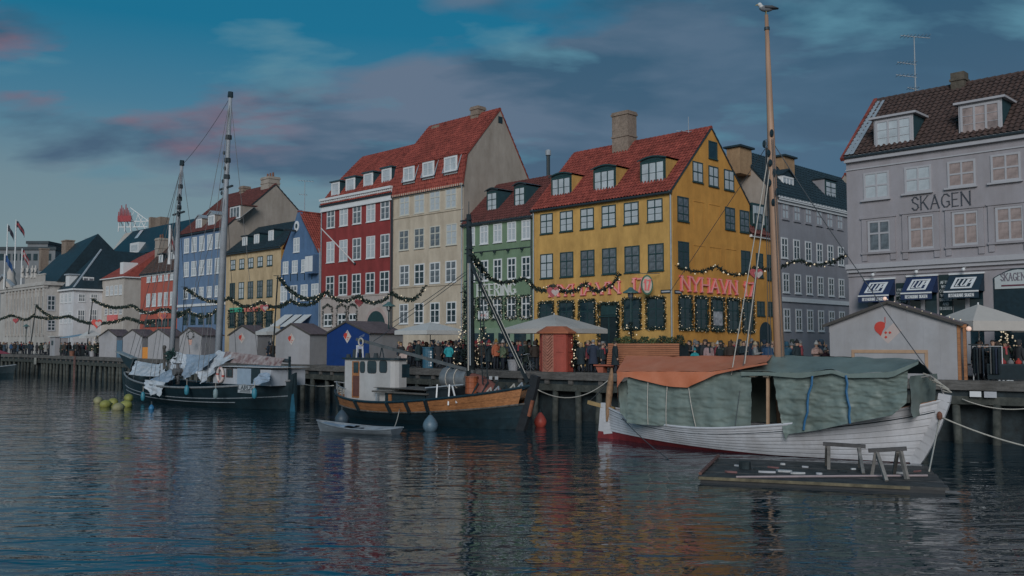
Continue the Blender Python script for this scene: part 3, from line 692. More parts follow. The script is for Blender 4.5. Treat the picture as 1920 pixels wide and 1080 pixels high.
# ---- 2 green house -----------------------------------------------------------
sage = M('sage green render', (.165, .25, .16), .85, .08, 1.4, .25, 40, stain=.18)
G = House('sage green house with dark red roof and white house lettering', 'house', (-4.1, 77.0), 8.13, 8, 11.7, 15.3, 3.9)
G.walls(sage)
G.roof(tile_dark, dark_metal)
GW = (2, [.34, .33, .33], .11, .09, white_paint, [glass_dark, glass_dark, glass_mid], (1,)); GS = (2, [.34, .33, .33], .11, .09, white_paint, [glass_sky], (1,))
G.row(5, (876, 427), (995.5, 448), 891, GS)
G.row(5, (876, 491), (995.5, 521), 891, GW)
gr, gx, gz, gw, gz1 = G.row(5, (875, 561), (995.5, 595), 890, (2, [.34, .33, .33], .1, .1, white_paint, [glass_dark], (1,)))
for g_ in gr:
    p = [(-.1, -.1, 0), (-.1, -.1, gz1 - gz), (gw + .1, -.1, gz1 - gz), (gw + .1, -.1, 0), (-.1, -.1, -.05)]
    tag(fir_tube(p, .2, 55, size=.12).build('fir_garland', fir_m, g_), kind='stuff'); tag(bulbs(p, .16, .3, .036).build('light_bulbs', bulb_m, g_), kind='stuff')
teal_cheek = M('blue green dormer side', (.03, .07, .085), .5, .15, 3)
G.dormer(914, 361, 932, 398, (2, [.33, .33, .34], .07, .06, dark_green, [glass_sky], (1,)), teal_cheek, dark_metal, 'curve')
G.dormer(965.5, 351, 984.5, 389, (2, [.33, .33, .34], .07, .06, dark_green, [glass_sky], (1,)), teal_cheek, dark_metal, 'curve')
G.cornice(white_paint, 11.7, .16, .2)
x0, z1 = G.f(896, 535); x1, _ = G.f(967, 534); _, z0 = G.f(967, 551)
gs_ = link('house_sign', None, G.root)
letters(gs_, 'HEERING', x0, x1, z0, z1, 0.0, M('white letter', (.6, .62, .6), .5, .04, 5), .15, .1, .14)
x0, z0 = G.f(899, 599); x1, z1 = G.f(918, 583); mb = MB(); mb.box(x0, x1, -.16, -.12, z0, z1); o = mb.build('menu_board', white_paint, G.root)
letters(o, 'MENU', x0 + .25, x1 - .25, (z0 + z1) / 2 - .1, (z0 + z1) / 2 + .1, -.16, M('faded red lettering', (.5, .2, .18), .6, .1, 6), .16, .01, single=True)
z = G.f(930, 470)[1]; mb = MB(); mb.box(.2, 7.9, -.06, -.02, z, z + .06); o = mb.build('lamp_rail', dark_metal, G.root)
for k in range(5):
    mb = MB(); x = .9 + k * 1.55; mb.cyl((x, -.3, z - .12), (x, -.06, z), .11, .04, 8); mb.build('wall_lamp', dark_metal, o)
x0, z0 = G.f(900, 640); mb = MB(); mb.box(.3, 7.8, -.04, .02, 0, 2.9); o = mb.build('shop_front', M('pale green shop front', (.2, .28, .2), .7, .1, 3), G.root)
for k in range(4):
    mb = MB(); mb.box(.7 + k * 1.8, 2.0 + k * 1.8, -.07, -.04, .3, 2.5); mb.build('shop_window', glass_dark, o)
G.pipe(8.0, dark_metal)
o = thing('flue_pipe', 'tall thin grey flue pipe with a cap standing behind the green roof', 'chimney', at_y(1028, 335, 82) + Vector((0, 0, -1.5)))
mb = MB(); hh = at_y(1028, 283, 82).z - o.location.z; mb.cyl((0, 0, 0), (0, 0, hh - .4), .17, .17, 10); mb.build('pipe', dark_metal, o); mb = MB(); mb.cyl((0, 0, hh - .4), (0, 0, hh), .26, .26, 10); mb.ball((0, 0, hh), (.26, .26, .14), 10, 6); mb.build('cap', zinc, o)

# ---- 3 cream house -----------------------------------------------------------
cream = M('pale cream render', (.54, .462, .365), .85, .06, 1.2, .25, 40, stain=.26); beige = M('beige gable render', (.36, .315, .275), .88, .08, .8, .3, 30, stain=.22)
C = House('tall cream yellow house with red mansard roof and blank beige gable', 'house', (-10.96, 83.86), 9.7, 8.6, 15.2, 22.2, 4.3)
cprof = [(0, 15.2), (.45, 17.7), (4.3, 22.2), (8.6, 15.3)]
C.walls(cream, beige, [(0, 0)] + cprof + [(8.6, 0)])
C.roof(tile_red, tile_red, cprof, ov=.2)
CG = (2, [.33, .33, .34], .09, .09, M('pale cream paint', (.55, .53, .47), .5, .05, 4), [glass_sky, glass_sky, glass_mid], (1,)); CW = (2, [.32, .32, .36], .1, .1, white_paint, [glass_dark, glass_mid], (1,))
C.row(4, (750, 368), (856, 389), 768, CG); C.row(4, (749, 433), (857, 458), 767, CG); C.row(4, (750, 498), (856, 528.5), 768, CW); C.row(4, (749.5, 570), (856, 605), 766, CW)
for (l, t_, r, b_) in [(757, 314, 776, 341), (793, 304.5, 813, 332), (833.5, 294.5, 856, 323)]:
    C.dormer(l, t_, r, b_, (2, [.5, .5], .1, .06, white_paint, [glass_sky], (1,)), tile_red, tile_red, 'flat', (0, 15.2, .45, 17.7), over=.05)
for z in (C.f(800, 399)[1], C.f(800, 534)[1]): C.band(cream, z, .16, .07)
C.cornice(cream, 15.2, .18, .2)
C.pipe(9.6, zinc); C.pipe(.1, dark_metal)
y0, z0 = C.s_(930, 222); C.chimney(C.f(896, 215, 4.3)[0], 4.3, 1.0, .9, 21.4, C.f(896, 201, 4.3)[1]); C.chimney(C.f(822, 245, 4.3)[0], 4.4, 1.0, .9, 21, C.f(822, 237, 4.4)[1])
mb = MB(); y_, z_ = C.s_(938, 225); mb.box(C.W - .02, C.W + .03, y_ - .25, y_ + .25, z_ - .3, z_ + .3); mb.build('gable_hatch', black_paint, C.root)

# ---- 4 red house with white base ------------------------------------------------
red_w = M('brick red render', (.275, .043, .042), .85, .1, 1.2, .25, 40, stain=.3); base_w = M('pale pinkish base render', (.44, .385, .36), .85, .06, 1.5, .2, 40, stain=.15)
Rd = House('tall dark red house with white cornice and pale ground floor', 'house', (-19.2, 92.1), 11.65, 9.5, 15.6, 21.0, 4.9)
rprof = [(0, 15.6), (1.9, 18.0), (4.9, 21.0), (9.5, 15.6)]
Rd.walls(red_w, None, [(0, 0)] + rprof + [(9.5, 0)])
Rd.roof(tile_red, dark_metal, rprof, clip=None)
RW = (2, [.32, .32, .36], .1, .1, white_paint, [glass_sky, glass_sky, glass_mid], (1,)); RW1 = (2, [.32, .32, .36], .1, .1, white_paint, [glass_dark], (1,))
Rd.row(5, (613.6, 394), (731, 410.5), 628.4, RW); Rd.row(5, (613, 454), (730.5, 480.5), 627.5, RW); Rd.row(5, (612, 518.5), (730, 548), 627, RW1)
zb = Rd.f(668, 556)[1]; mb = MB(); mb.box(-.005, 11.66, -.06, .02, 0, zb); bw = mb.build('base_wall', base_w, Rd.root); Rd.band(base_w, zb + .12, .12, .12)
zc1 = Rd.f(664, 367)[1]; mb = MB()
mb.box(-.02, 11.67, -.14, .02, zc1 - .95, zc1); mb.box(-.04, 11.69, -.34, .02, zc1, zc1 + .22); mb.box(-.02, 11.67, -.2, .0, zc1 - 1.1, zc1 - .952)
for k in range(38): mb.box(.12 + k * .305, .27 + k * .305, -.24, -.14, zc1 - .22, zc1 - .003)
mb.build('cornice', white_paint, Rd.root)
DG = (1, [.5, .5], .12, .06, white_paint, [glass_sky], (1,))
for (l, t_, r, b_) in [(622, 343, 636, 371), (649, 335, 665, 362), (682.5, 326, 698.5, 353), (716.5, 317, 733, 345)]:
    Rd.dormer(l, t_, r, b_, DG, teal_cheek, teal_cheek, 'flat', (0, 15.6, 1.9, 18.0))
for (l, r) in [(609, 624), (635, 650), (656, 670)]:
    o = Rd.win(l, 588, r, 612, (2, [.5, .5], .12, .14, white_paint, [glass_dark], ()), 'f', -.07); x0 = Rd.f(l, 590)[0]; x1 = Rd.f(r, 590)[0]
    p = [(-.08, -.1, 0), (-.08, -.1, 1.9), ((x1 - x0) / 2, -.1, 2.15), (x1 - x0 + .08, -.1, 1.9), (x1 - x0 + .08, -.1, 0)]
    tag(fir_tube(p, .16, 50).build('fir_garland', fir_m, o), kind='stuff')
xa = Rd.f(690, 600)[0]; xb = Rd.f(724, 600)[0]; zt = Rd.f(707, 583)[1]; rr = (xb - xa) / 2; n = 12
def arch(x0, x1, zt, y0, y1, inset=0):
    r = (x1 - x0) / 2 - inset; xm = (x0 + x1) / 2; zs = zt - (x1 - x0) / 2
    return [(xm - r, y0, 0)] + [(xm - r * math.cos(math.pi * i / 12), y0, zs + r * math.sin(math.pi * i / 12)) for i in range(13)] + [(xm + r, y0, 0)]
mb = MB(); mb.prism(arch(xa - .35, xb + .35, zt + .35, -.06, 0), (0, -.06, 0)); o = mb.build('gateway', M('pale pink stone', (.42, .33, .31), .8, .08, 4, stain=.1), Rd.root)
mb = MB(); mb.prism(arch(xa, xb, zt, -.121, 0), (0, -.03, 0)); mb.build('gate', dark_green, o)
Rd.pipe(.1, zinc); Rd.pipe(11.55, dark_metal)
# flagpole on the red wall
a = Rd.f(602, 428, -.1); b_ = Rd.f(664, 494, -.15)
p0 = Rd.mat @ Vector((b_[0], -.08, b_[1])); p1 = Rd.mat @ Vector((a[0] + .0, -3.2, Rd.f(602, 428, -3.2)[1])); 
p1 = Rd.mat @ Vector((Rd.f(602, 428, -3.2)[0], -3.2, Rd.f(602, 428, -3.2)[1]))
o = thing('flag_pole', 'bare white flagpole slanting out from the dark red house wall', 'flagpole', p0); mb = MB(); mb.tube([(0, 0, 0), p1 - p0], [.07, .05], 8); mb.build('pole', white_paint, o); mb = MB(); mb.ball((0, 0, 0), .14); mb.build('wall_bracket', dark_metal, o)

# ---- 5 blue gabled house ----------------------------------------------------------
blue = M('blue render', (.085, .16, .29), .85, .08, 1.4, .25, 40, stain=.22)
Bl = House('blue house with a pointed gable and a red side roof', 'house', (-24.6, 97.5), 7.64, 10, 11.2, 16.0, 3.8)
W_ = 7.64; xg = 5.6
_, zap = Bl.f(560, 393); za = 11.0; mb = MB()
gp = [(0, 0, 0), (0, 0, za - .6), (.55, 0, za + .4), (2.6, 0, zap - 1.2), (3.2, 0, zap), (3.75, 0, zap - 1.1), (6.2, 0, za + .6), (6.4, 0, za - .2), (W_, 0, za - .2), (W_, 0, 0)]
mb.prism(gp, (0, .5, 0)); mb.box(0, W_, .5, 10, 0, za - .7); mb.build('wall', blue, Bl.root)
rf = MB(); tl = MB()
for sg in (-1, 1):
    e = Vector((3.2 + sg * 4.35, .12, za - .6 - (.4 if sg > 0 else 0))); rdg = Vector((3.2, .12, zap - .35)); V = (rdg - e); S = V.length; V.normalize(); nn = Vector((-V.z, 0, V.x)) * sg
    nn = Vector((sg * V.z, 0, abs(V.x)))
    rf.add([e, rdg, rdg + Vector((0, 9.8, 0)), e + Vector((0, 9.8, 0))], [(0, 1, 2, 3)])
    pantile(tl, (e + nn * .06) if sg > 0 else (e + nn * .06 + Vector((0, 9.8, 0))), (0, sg, 0), 9.8, V, S)
o = rf.build('roof', tile_dark, Bl.root); tag(tl.build('roof_tiles', tile_red, o), kind='stuff')
mb = MB(); mb.tube([(3.2, .0, zap - .2), (3.2, 10, zap - .2)], .14, 6); tag(mb.build('ridge_tiles', tile_red, o), kind='stuff')
BW = (2, [.5, .5], .1, .1, white_paint, [glass_sky], ()); 
Bl.win(551, 446, 562, 473, BW); Bl.row(3, (531, 491), (576, 510), 541, BW)
Bl.row(4, (526.5, 537), (597, 562), 538.5, (2, [.33, .33, .34], .11, .11, white_paint, [glass_mid, glass_sky], (1,)))
x0, z1 = Bl.f(583, 482); x1, z0 = Bl.f(598, 509); mb = MB(); mb.box(x0, x1, -.7, 0, z0 - .2, z1 + .15); bay = mb.build('bay', blue, Bl.root)
for k in range(2):
    mb = MB(); xx = x0 + .08 + k * (x1 - x0 - .1) / 2; mb.box(xx, xx + (x1 - x0) / 2 - .12, -.74, -.7, z0, z1); mb.build('bay_window', white_paint, bay)
    
mb = MB(); xs, zs = Bl.f(557, 424); n = 14; mb.prism([(xs + .42 * math.cos(2 * math.pi * i / n), 0, zs + .55 * math.sin(2 * math.pi * i / n)) for i in range(n)], (0, -.08, 0)); o = mb.build('round_window', white_paint, Bl.root)
mb = MB(); mb.prism([(xs + .2 * math.cos(2 * math.pi * i / n), -.08, zs + .27 * math.sin(2 * math.pi * i / n)) for i in range(n)], (0, -.02, 0)); mb.build('pane', glass_dark, o)
mb = MB(); xs, zs = Bl.f(556, 433); mb.bar((xs, .0, zs), (xs, -1.5, zs), .16, .2); mb.build('hoist_beam', dark_metal, Bl.root)
for k in range(5):
    mb = MB(); zz_ = Bl.f(560, 517)[1]; mb.bar((.6 + k * 1.35, -.03, zz_ - .5), (.6 + k * 1.35, -.03, zz_ + .35), .07, .05); mb.build('wall_anchor', black_paint, Bl.root)
for k, (l, r) in enumerate([(528, 543), (547, 560), (564, 578)]):
    xa, za_ = Bl.f(l + 6, 590); xb = Bl.f(r + 6, 590)[0]; mb = MB(); mb.add([(xa, 0, za_), (xb, 0, za_), (xb, -1.7, za_ - 1.2), (xa, -1.7, za_ - 1.2), (xa, 0, za_ - .06), (xb, 0, za_ - .06), (xb, -1.7, za_ - 1.28), (xa, -1.7, za_ - 1.28)], [(0, 1, 2, 3), (7, 6, 5, 4), (3, 2, 6, 7), (0, 3, 7, 4), (1, 5, 6, 2)])
    mb.build('awning', M('white awning cloth', (.55, .56, .56), .8, .05, 3), Bl.root)
Bl.pipe(7.5, zinc, z1=11.2)

# ---- 6 pale yellow house --------------------------------------------------------
pyel = M('pale yellow render', (.54, .41, .25), .85, .07, 1.2, .25, 40, stain=.3); oyel = M('orange yellow render', (.45, .25, .07), .85, .08, 1.2, .2, 40, stain=.2)
P = House('pale yellow house with a low black roof left of the blue gable', 'house', (-33.1, 106.0), 12.0, 8, 12.0, 15.2, 4)
P.walls(pyel, oyel); P.roof(slate, dark_metal, back=False)
P.row(5, (433, 488), (511, 497.5), 442, st(dark_green, [glass_sky], rows=(.5, .5), thin=())); P.row(5, (431.5, 531), (511, 556), 441, S1)
gp_ = P.row(5, (431, 586), (511, 612), 442, S0)[0]
for g_ in gp_:
    p = [(-.1, -.1, 0), (-.1, -.1, 1.9), (1.4, -.1, 1.9), (1.4, -.1, 0)]; tag(fir_tube(p, .22, 40, size=.14).build('fir_garland', fir_m, g_), kind='stuff')
for (l, t_, r, b_) in [(455, 445, 463, 464), (477, 440, 485.5, 460), (504, 432.5, 512.5, 455)]:
    P.dormer(l, t_, r, b_, (2, [.5, .5], .1, .08, white_paint, [glass_sky], (1,)), teal_cheek, slate, 'flat')
for k, cc in enumerate([(.05, .3, .2), (.55, .16, .13), (.55, .3, .1)]):
    mb = MB(); mb.box(1.2 + k * 3.4, 4.0 + k * 3.4, -.12, -.02, P.f(470, 578)[1] - .35, P.f(470, 578)[1] + .15); mb.build('shop_sign', M('shop sign colour %d' % k, cc, .5, .25, 7, emit=cc, es=.15), P.root)
P.cornice(pyel, 12.0, .14, .18)

# ---- 7 light blue house with beige gable -------------------------------------------
lblue = M('light blue render', (.13, .21, .34), .85, .07, 1.2, .25, 40, stain=.15)
B2 = House('long light blue house with brown roof and tall blank beige gable', 'house', (-41.8, 114.7), 12.3, 12.6, 15.2, 20.8, 6.3)
b2p = [(0, 15.2), (6.3, 20.8), (12.6, 15.2)]
B2.walls(lblue, beige); B2.roof(tile_dark, dark_metal)
BB = (2, [.5, .5], .12, .1, white_paint, [glass_sky], ())
B2.row(5, (346, 448), (414, 465), 355, BB); B2.row(5, (345.5, 492), (413, 512), 354.5, BB); B2.row(5, (345, 541), (412, 556), 353, (2, [.33, .33, .34], .11, .1, white_paint, [glass_sky, glass_mid], (1,)))
z = B2.f(380, 569)[1]; B2.band(white_paint, z, .3, .12); B2.row(5, (344, 588), (412, 606), 352.5, S0)
for (l, t_, r, b_) in [(368, 412, 378, 431), (391, 405, 402, 425)]:
    B2.dormer(l, t_, r, b_, (2, [.5, .5], .1, .08, white_paint, [glass_sky], (1,)), beige, zinc, 'gable')
B2.dormer(432, 388, 450, 410, (3, [1.0], .1, .08, white_paint, [glass_mid], ()), beige, tile_dark, 'flat')
B2.chimney(B2.f(507, 330, 6.3)[0], 6.3, 1.9, 1.5, 20.2, B2.f(507, 333, 6.3)[1], beige, pots=3); B2.chimney(B2.f(459, 355, 6.3)[0], 6.3, 1.0, 1.0, 20.2, B2.f(459, 350, 6.3)[1], brick_m)

# ---- 8 orange house ----------------------------------------------------------------
orange = M('orange red render', (.42, .105, .075), .85, .08, 1.2, .25, 40, stain=.15)
O_ = House('small orange red house with white window frames and black roof', 'house', (-49.6, 122.5), 11.03, 8, 10.9, 15.3, 4)
O_.walls(orange); O_.roof(tile_brown, dark_metal, back=False)
O_.row(5, (276, 513.5), (326.5, 524.5), 283, BB); O_.row(5, (275, 551), (326.5, 572), 282, BB)
z = O_.f(295, 583)[1]; O_.band(white_paint, z, .3, .1); O_.cornice(white_paint, 10.9, .25, .2); O_.row(5, (272, 599), (326, 611), 281, S0)
for (l, t_, r, b_) in [(298.5, 478.5, 305, 496), (320, 473, 326.5, 490)]:
    O_.dormer(l, t_, r, b_, (1, [1.0], .12, .06, white_paint, [glass_sky], ()), slate, slate, 'flat')
O_.chimney(O_.f(303, 450, 2.6)[0], 2.6, 1.35, 1.2, 13.0, O_.f(303, 447, 2.6)[1], beige, pots=2)

# ---- 9 cream gable house with red roof ------------------------------------------------
crm2 = M('grey cream render', (.46, .425, .39), .85, .06, 1.2, .2, 40, stain=.15)
K = House('grey cream corner house with red hipped roof and red neon sign', 'house', (-63.1, 141.2), 8.2, 11, 11.5, 17.5, 5.0)
mb = MB(); mb.box(0, 8.2, 0, 11, 0, 11.5); mb.build('wall', crm2, K.root)
mb = MB(); e = .3; q = [(-e, -e, 11.5), (8.2 + e, -e, 11.5), (8.2 + e, 11, 11.5), (-e, 11, 11.5), (1.5, 5, 15.2), (6.5, 8, 17.4)]
mb.add(q, [(0, 1, 5, 4), (1, 2, 5), (2, 3, 5), (3, 0, 4), (3, 4, 5)]); o = mb.build('roof', M('red roof sheet', (.28, .055, .04), .8, .3, 2, .5, 6), K.root)
mb = MB(); mb.box(-e, 8.2 + e, -e - .05, -e + .1, 11.35, 11.5); mb.box(8.2 + e - .1, 8.2 + e + .05, -e, 11, 11.35, 11.5); mb.build('gutter', white_paint, K.root)
K.row(4, (199, 537), (229, 552), 204.5, (2, [.5, .5], .1, .08, white_paint, [glass_sky], ())); K.row(4, (197, 579), (229, 589), 202, (2, [.5, .5], .1, .08, white_paint, [glass_mid], ()))
mb = MB(); xx, zz_ = K.f(212, 598); mb.box(xx - 1.6, xx + 1.8, -.3, -.05, zz_ - .3, zz_ + .6); mb.build('neon_sign', M('red neon', (.5, .12, .12), .5, .3, 6, emit=(1, .25, .22), es=.08), K.root)
mb = MB(); xx, zz_ = K.f(228, 508, .4); mb.box(xx - .6, xx + .6, .4, 2.6, zz_ - .6, zz_ + 1.3); o = mb.build('dormer', white_paint, K.root)

# ---- 10 white house, hipped dark roof ------------------------------------------------
wht = M('bluish white render', (.58, .59, .62), .85, .05, 1.2, .2, 40, stain=.1)
Wh = House('white corner house with dark hipped roof beside the palace', 'house', (-70.3, 142.5), 6.0, 12, 9.9, 15.8, 5)
mb = MB(); mb.box(0, 6, 0, 12, 0, 9.9); mb.build('wall', wht, Wh.root)
mb = MB(); q = [(-e, -e, 9.9), (6 + e, -e, 9.9), (6 + e, 12, 9.9), (-e, 12, 9.9), (3, 5, 16.3), (3, 12, 16.3)]; mb.add(q, [(0, 1, 4), (1, 2, 5, 4), (2, 3, 5), (3, 0, 4, 5)]); rfo = mb.build('roof', slate, Wh.root)
mb = MB(); mb.box(-e, 6 + e, -e - .08, -e + .1, 9.65, 9.9); mb.box(6 + e - .1, 6 + e + .08, -e, 12, 9.65, 9.9); mb.build('gutter', white_paint, Wh.root)
Wh.row(3, (114, 551), (134, 567), 119, BB); Wh.row(3, (113, 585), (134, 606), 118, BB)
for (l, t_, r, b_) in [(147, 551, 160, 566), (170, 551, 183, 566), (145.5, 581, 159.5, 603), (168, 580, 182, 602)]: Wh.win(l, t_, r, b_, (3, [.5, .5], .12, .1, white_paint, [glass_mid], ()), 's')
for (l, t_, r, b_, sx) in [(122, 518, 136, 537, 0)]:
    xx, zz_ = Wh.f(129, 527, .3); mb = MB(); mb.box(xx - .75, xx + .75, .1, 2.4, zz_ - .9, zz_ + .9); o = mb.build('dormer', white_paint, Wh.root); mb = MB(); mb.box(xx - .95, xx + .95, -.1, 2.6, zz_ + .9, zz_ + 1.1); mb.build('dormer_roof', zinc, o)
y_, z_ = Wh.s_(166, 528, 5.6); mb = MB(); mb.box(3.8, 5.6, y_ - .8, y_ + .8, z_ - .7, z_ + .7); o = mb.build('dormer', white_paint, Wh.root)
for k in (-.4, .4): mb = MB(); mb.box(5.6, 5.63, y_ + k - .3, y_ + k + .3, z_ - .55, z_ + .5); mb.build('pane', glass_mid, o)
mb = MB(); mb.tube([(6.1, -.1, 10), (3, 5, 16.35)], .16, 6); mb.build('hip_flashing', zinc, Wh.root)

# ---- 11 palace with balustrade, statues and big dark roof --------------------------------
stone = M('pale palace stone', (.46, .44, .42), .85, .08, 1.5, .3, 20, stain=.2)
Pa = House('pale stone palace with pilasters, pediment and rooftop statues', 'palace', (-87.3, 156.6), 22.06, 14, 11.2, 18.5, 7)
mb = MB(); mb.box(0, 22.06, 0, 14, 0, 11.2); mb.build('wall', stone, Pa.root)
mb = MB(); mb.box(-.1, 22.3, -.5, .3, 10.6, 11.0); mb.box(-.1, 22.25, -.35, .3, 10.2, 10.6); mb.box(22.0, 22.45, -.5, 14, 10.6, 11.0); mb.build('cornice', stone, Pa.root)
mb = MB(); q = [(6, 2, 11.2), (22.2, 1.5, 11.2), (22.2, 16, 11.2), (2, 16, 11.2), (8, 8, 18.2), (21, 8, 19.3)]; mb.add(q, [(0, 1, 5, 4), (1, 2, 5), (2, 3, 4, 5), (3, 0, 4)]); pr = mb.build('roof', slate, Pa.root)
for k in range(12):
    x = 3.2 + k * 1.66; mb = MB(); mb.box(x, x + .5, -.22, .02, 2.8, 10.2); mb.box(x - .08, x + .58, -.28, .02, 9.7, 10.19); mb.build('pilaster', stone, Pa.root)
for k in range(11):
    x = 3.95 + k * 1.66; window(Pa.root, x, 6.9, .8, 2.1, (1, [.5, .5], .08, .06, stone, [glass_mid], ())); window(Pa.root, x, 3.1, .8, 2.3, (1, [.5, .5], .08, .06, stone, [glass_mid], ()))
for (l, t_, r, b_) in [(89, 554, 104, 582), (89, 600, 104, 620)]: Pa.win(l, t_, r, b_, (2, [.33, .33, .34], .12, .12, grey_paint, [glass_dark], ()), 's')
mb = MB(); mb.box(13, 22.2, -.3, -.05, 11.0, 11.15); mb.box(13, 22.2, -.3, -.05, 12.2, 12.4)
for k in range(24): mb.box(13.1 + k * .38, 13.28 + k * .38, -.26, -.09, 11.15, 12.2)
mb.build('balustrade', stone, Pa.root)
xx, zz_ = Pa.f(14, 520); mb = MB(); mb.prism([(xx - 5.5, -.4, 11.0), (xx + 4.6, -.4, 11.0), (xx - .2, -.4, zz_ + .3)], (0, .5, 0)); mb.build('pediment', stone, Pa.root)
mb = MB(); mb.bar((xx + 5.0, -.55, 11.0), (xx - .2, -.55, zz_ + .4), .5, .3); mb.bar((xx - 5.9, -.55, 11.0), (xx - .2, -.55, zz_ + .4), .5, .3); mb.build('pediment_moulding', zinc, Pa.root)
def statue(px, py0, py1):
    x, z0 = Pa.f(px, py1); _, z1 = Pa.f(px, py0); hh = z1 - z0; mb = MB(); prof = [(.34, 0), (.34, .1 * hh), (.2, .12 * hh), (.3, .3 * hh), (.22, .55 * hh), (.32, .74 * hh), (.12, .84 * hh), (.15, .92 * hh), (.1, hh), (0, hh)]
    mb.lathe([(r, z) for r, z in prof], (x, -.18, z0), 8); mb.tube([(x + .25, -.18, z0 + .72 * hh), (x + .45, -.3, z0 + .5 * hh), (x + .2, -.4, z0 + .4 * hh)], .08, 5); mb.build('statue', stone, Pa.root, True)
for px in (45, 54, 63, 69): statue(px, 498 + (px % 3) * 3, 521)
x, z0 = Pa.f(20, 522); mb = MB(); mb.lathe([(.9, 0), (1, .8), (.7, 1.6), (.75, 2.4), (.3, 3.2), (0, 3.5)], (x, 0, z0 - 1.5), 8); mb.build('crest', stone, Pa.root, True)
xx, zz_ = Pa.f(107, 350); 
for (px, py0, py1, wd) in [(126, 453, 476, 2.2), (81, 468, 490, 1.0)]:
    z0 = 16.5; x, z1 = Pa.f(px, py0, 7); mb = MB(); mb.box(x - wd / 2, x + wd / 2, 6.5, 7.8, 14.5, z1); mb.box(x - wd / 2 - .1, x + wd / 2 + .1, 6.4, 7.9, z1, z1 + .2); mb.build('chimney', brick_m, pr)
o = Pa.root
# distant roofs behind the palace
dist = M('distant grey roof', (.17, .185, .2), .85, .15, .5)
for (l, r, t_, Yd, lab) in [(-30, 104, 463, 215, 'long low grey department store roof behind the palace'), (52, 90, 452, 230, 'raised grey roof box on the skyline behind the palace'), (150, 176, 465, 205, 'narrow dark roof ridge on the skyline behind the dark palace roof')]:
    a = at_y(l, t_, Yd); b_ = at_y(r, t_, Yd); o = thing('distant_building', lab, 'building', (a.x, Yd, 0)); mb = MB(); hgt = a.z; wd = b_.x - a.x; mb.box(0, wd, 0, 10, 0, hgt - .7); mb.build('wall', dist, o); mb = MB(); mb.box(-.3, wd + .3, -.3, 10.3, hgt - .7, hgt); mb.build('roof', slate if l < 100 else zinc, o)
    mb = MB(); 
    for k in range(int(wd / 1.6)): mb.box(.5 + k * 1.6, 1.5 + k * 1.6, -.05, .02, hgt - 3.2, hgt - 1.6)
    tag(mb.build('window_row', glass_dark, o), kind='stuff')
# ---- 12 big dark roofed building behind, with the rooftop frame sign
Bk = House('large building with dark mansard roof behind the orange house', 'house', (-73.9, 166.7), 31.6, 14, 17.0, 22.3, 5)
Bk.walls(crm2, None, [(0, 0), (0, 17), (3.2, 21.9), (10, 21.9), (14, 17), (14, 0)])
mb = MB(); mb.add([(-.4, -.3, 16.9), (32, -.3, 16.9), (31.6, 3.2, 22), (3.6, 3.2, 22), (3.6, 10, 22), (31.6, 10, 22), (32, 14, 17), (-.4, 14, 17)], [(0, 1, 2, 3), (3, 2, 5, 4), (0, 3, 4, 7), (4, 5, 6, 7)]); bkr = mb.build('roof', M('blue black roof', (.012, .034, .048), .5, .2, 1), Bk.root)
q = Bk.rp(252, 474, -.3, 16.9, 3.2, 22); x0 = Bk.f(243.5, 465, q.y)[0]; x1 = Bk.f(260, 465, q.y)[0]; z1 = Bk.f(252, 455, q.y)[1]; mb = MB(); mb.box(x0, x1, q.y, q.y + 3, q.z, z1); o = mb.build('dormer', white_paint, Bk.root)
mb = MB(); mb.box(x0 + .5, x1 - .5, q.y - .03, q.y, q.z + .4, z1 - .4); mb.build('pane', glass_sky, o)
q = Bk.rp(261, 440, -.3, 16.9, 3.2, 22); mb = MB(); mb.add([(q.x - .9, q.y - .5, q.z - .65), (q.x + .5, q.y - .5, q.z - .65), (q.x + .9, q.y + .4, q.z + .85), (q.x - .5, q.y + .4, q.z + .85)], [(0, 1, 2, 3)]); mb.build('skylight', glass_sky, Bk.root)
for (px, py, wd) in [(289, 408, .9), (304, 408, 2.2)]:
    x, z1 = Bk.f(px, py, 6); mb = MB(); mb.box(x - wd / 2, x + wd / 2, 5.2, 6.8, 21.9, z1); mb.build('chimney', brick_m, bkr)
# rooftop sign on a scaffold: red upright tubes
a = at_y(231, 428, 168); o = thing('rooftop_sign', 'red spiky sign on a leaning white scaffold on the dark roof', 'sign', a + Vector((0, 0, -.6)), R(-10))
mb = MB()
for x in (-1.2, .4, 2.0):
    mb.bar((x, 0, 0), (x * .8 + 0, 0, 3.4), .18, .18); mb.bar((x + .6, 2.6, -.4), (x, 0, 3.0), .16, .16)
for z in (1.0, 2.2): mb.bar((-1.3, 0, z), (5.2, 1.5, z + .1), .16, .16)
for k in range(4): mb.bar((1.2 + k, .5 + .3 * k, 1), (2.0 + k, .8 + .3 * k, 4.4 - k * .5), .1, .1)
mb.bar((1.5, .3, 5.2), (5.4, 1.6, 2.3), .14, .14); mb.bar((4.9, 1.5, .2), (3, 1, 3.7), .14, .14); mb.build('scaffold', white_paint, o)
mb = MB(); redsg = M('red sign tubes', (.33, .05, .06), .6, .3, 4)
for k in range(9):
    x = -1.1 + k * .36; hh = [2.2, 2.9, 3.6, 3.1, 2.7, 3.8, 3.0, 2.5, 2.0][k]; mb.cyl((x, -.2, 2.1), (x, -.2, 2.1 + hh), .17, .1, 6)
mb.box(-1.3, 2.1, -.3, -.1, 2.2, 3.4); mb.build('red_tubes', redsg, o); o.scale = (.8, .8, .85)

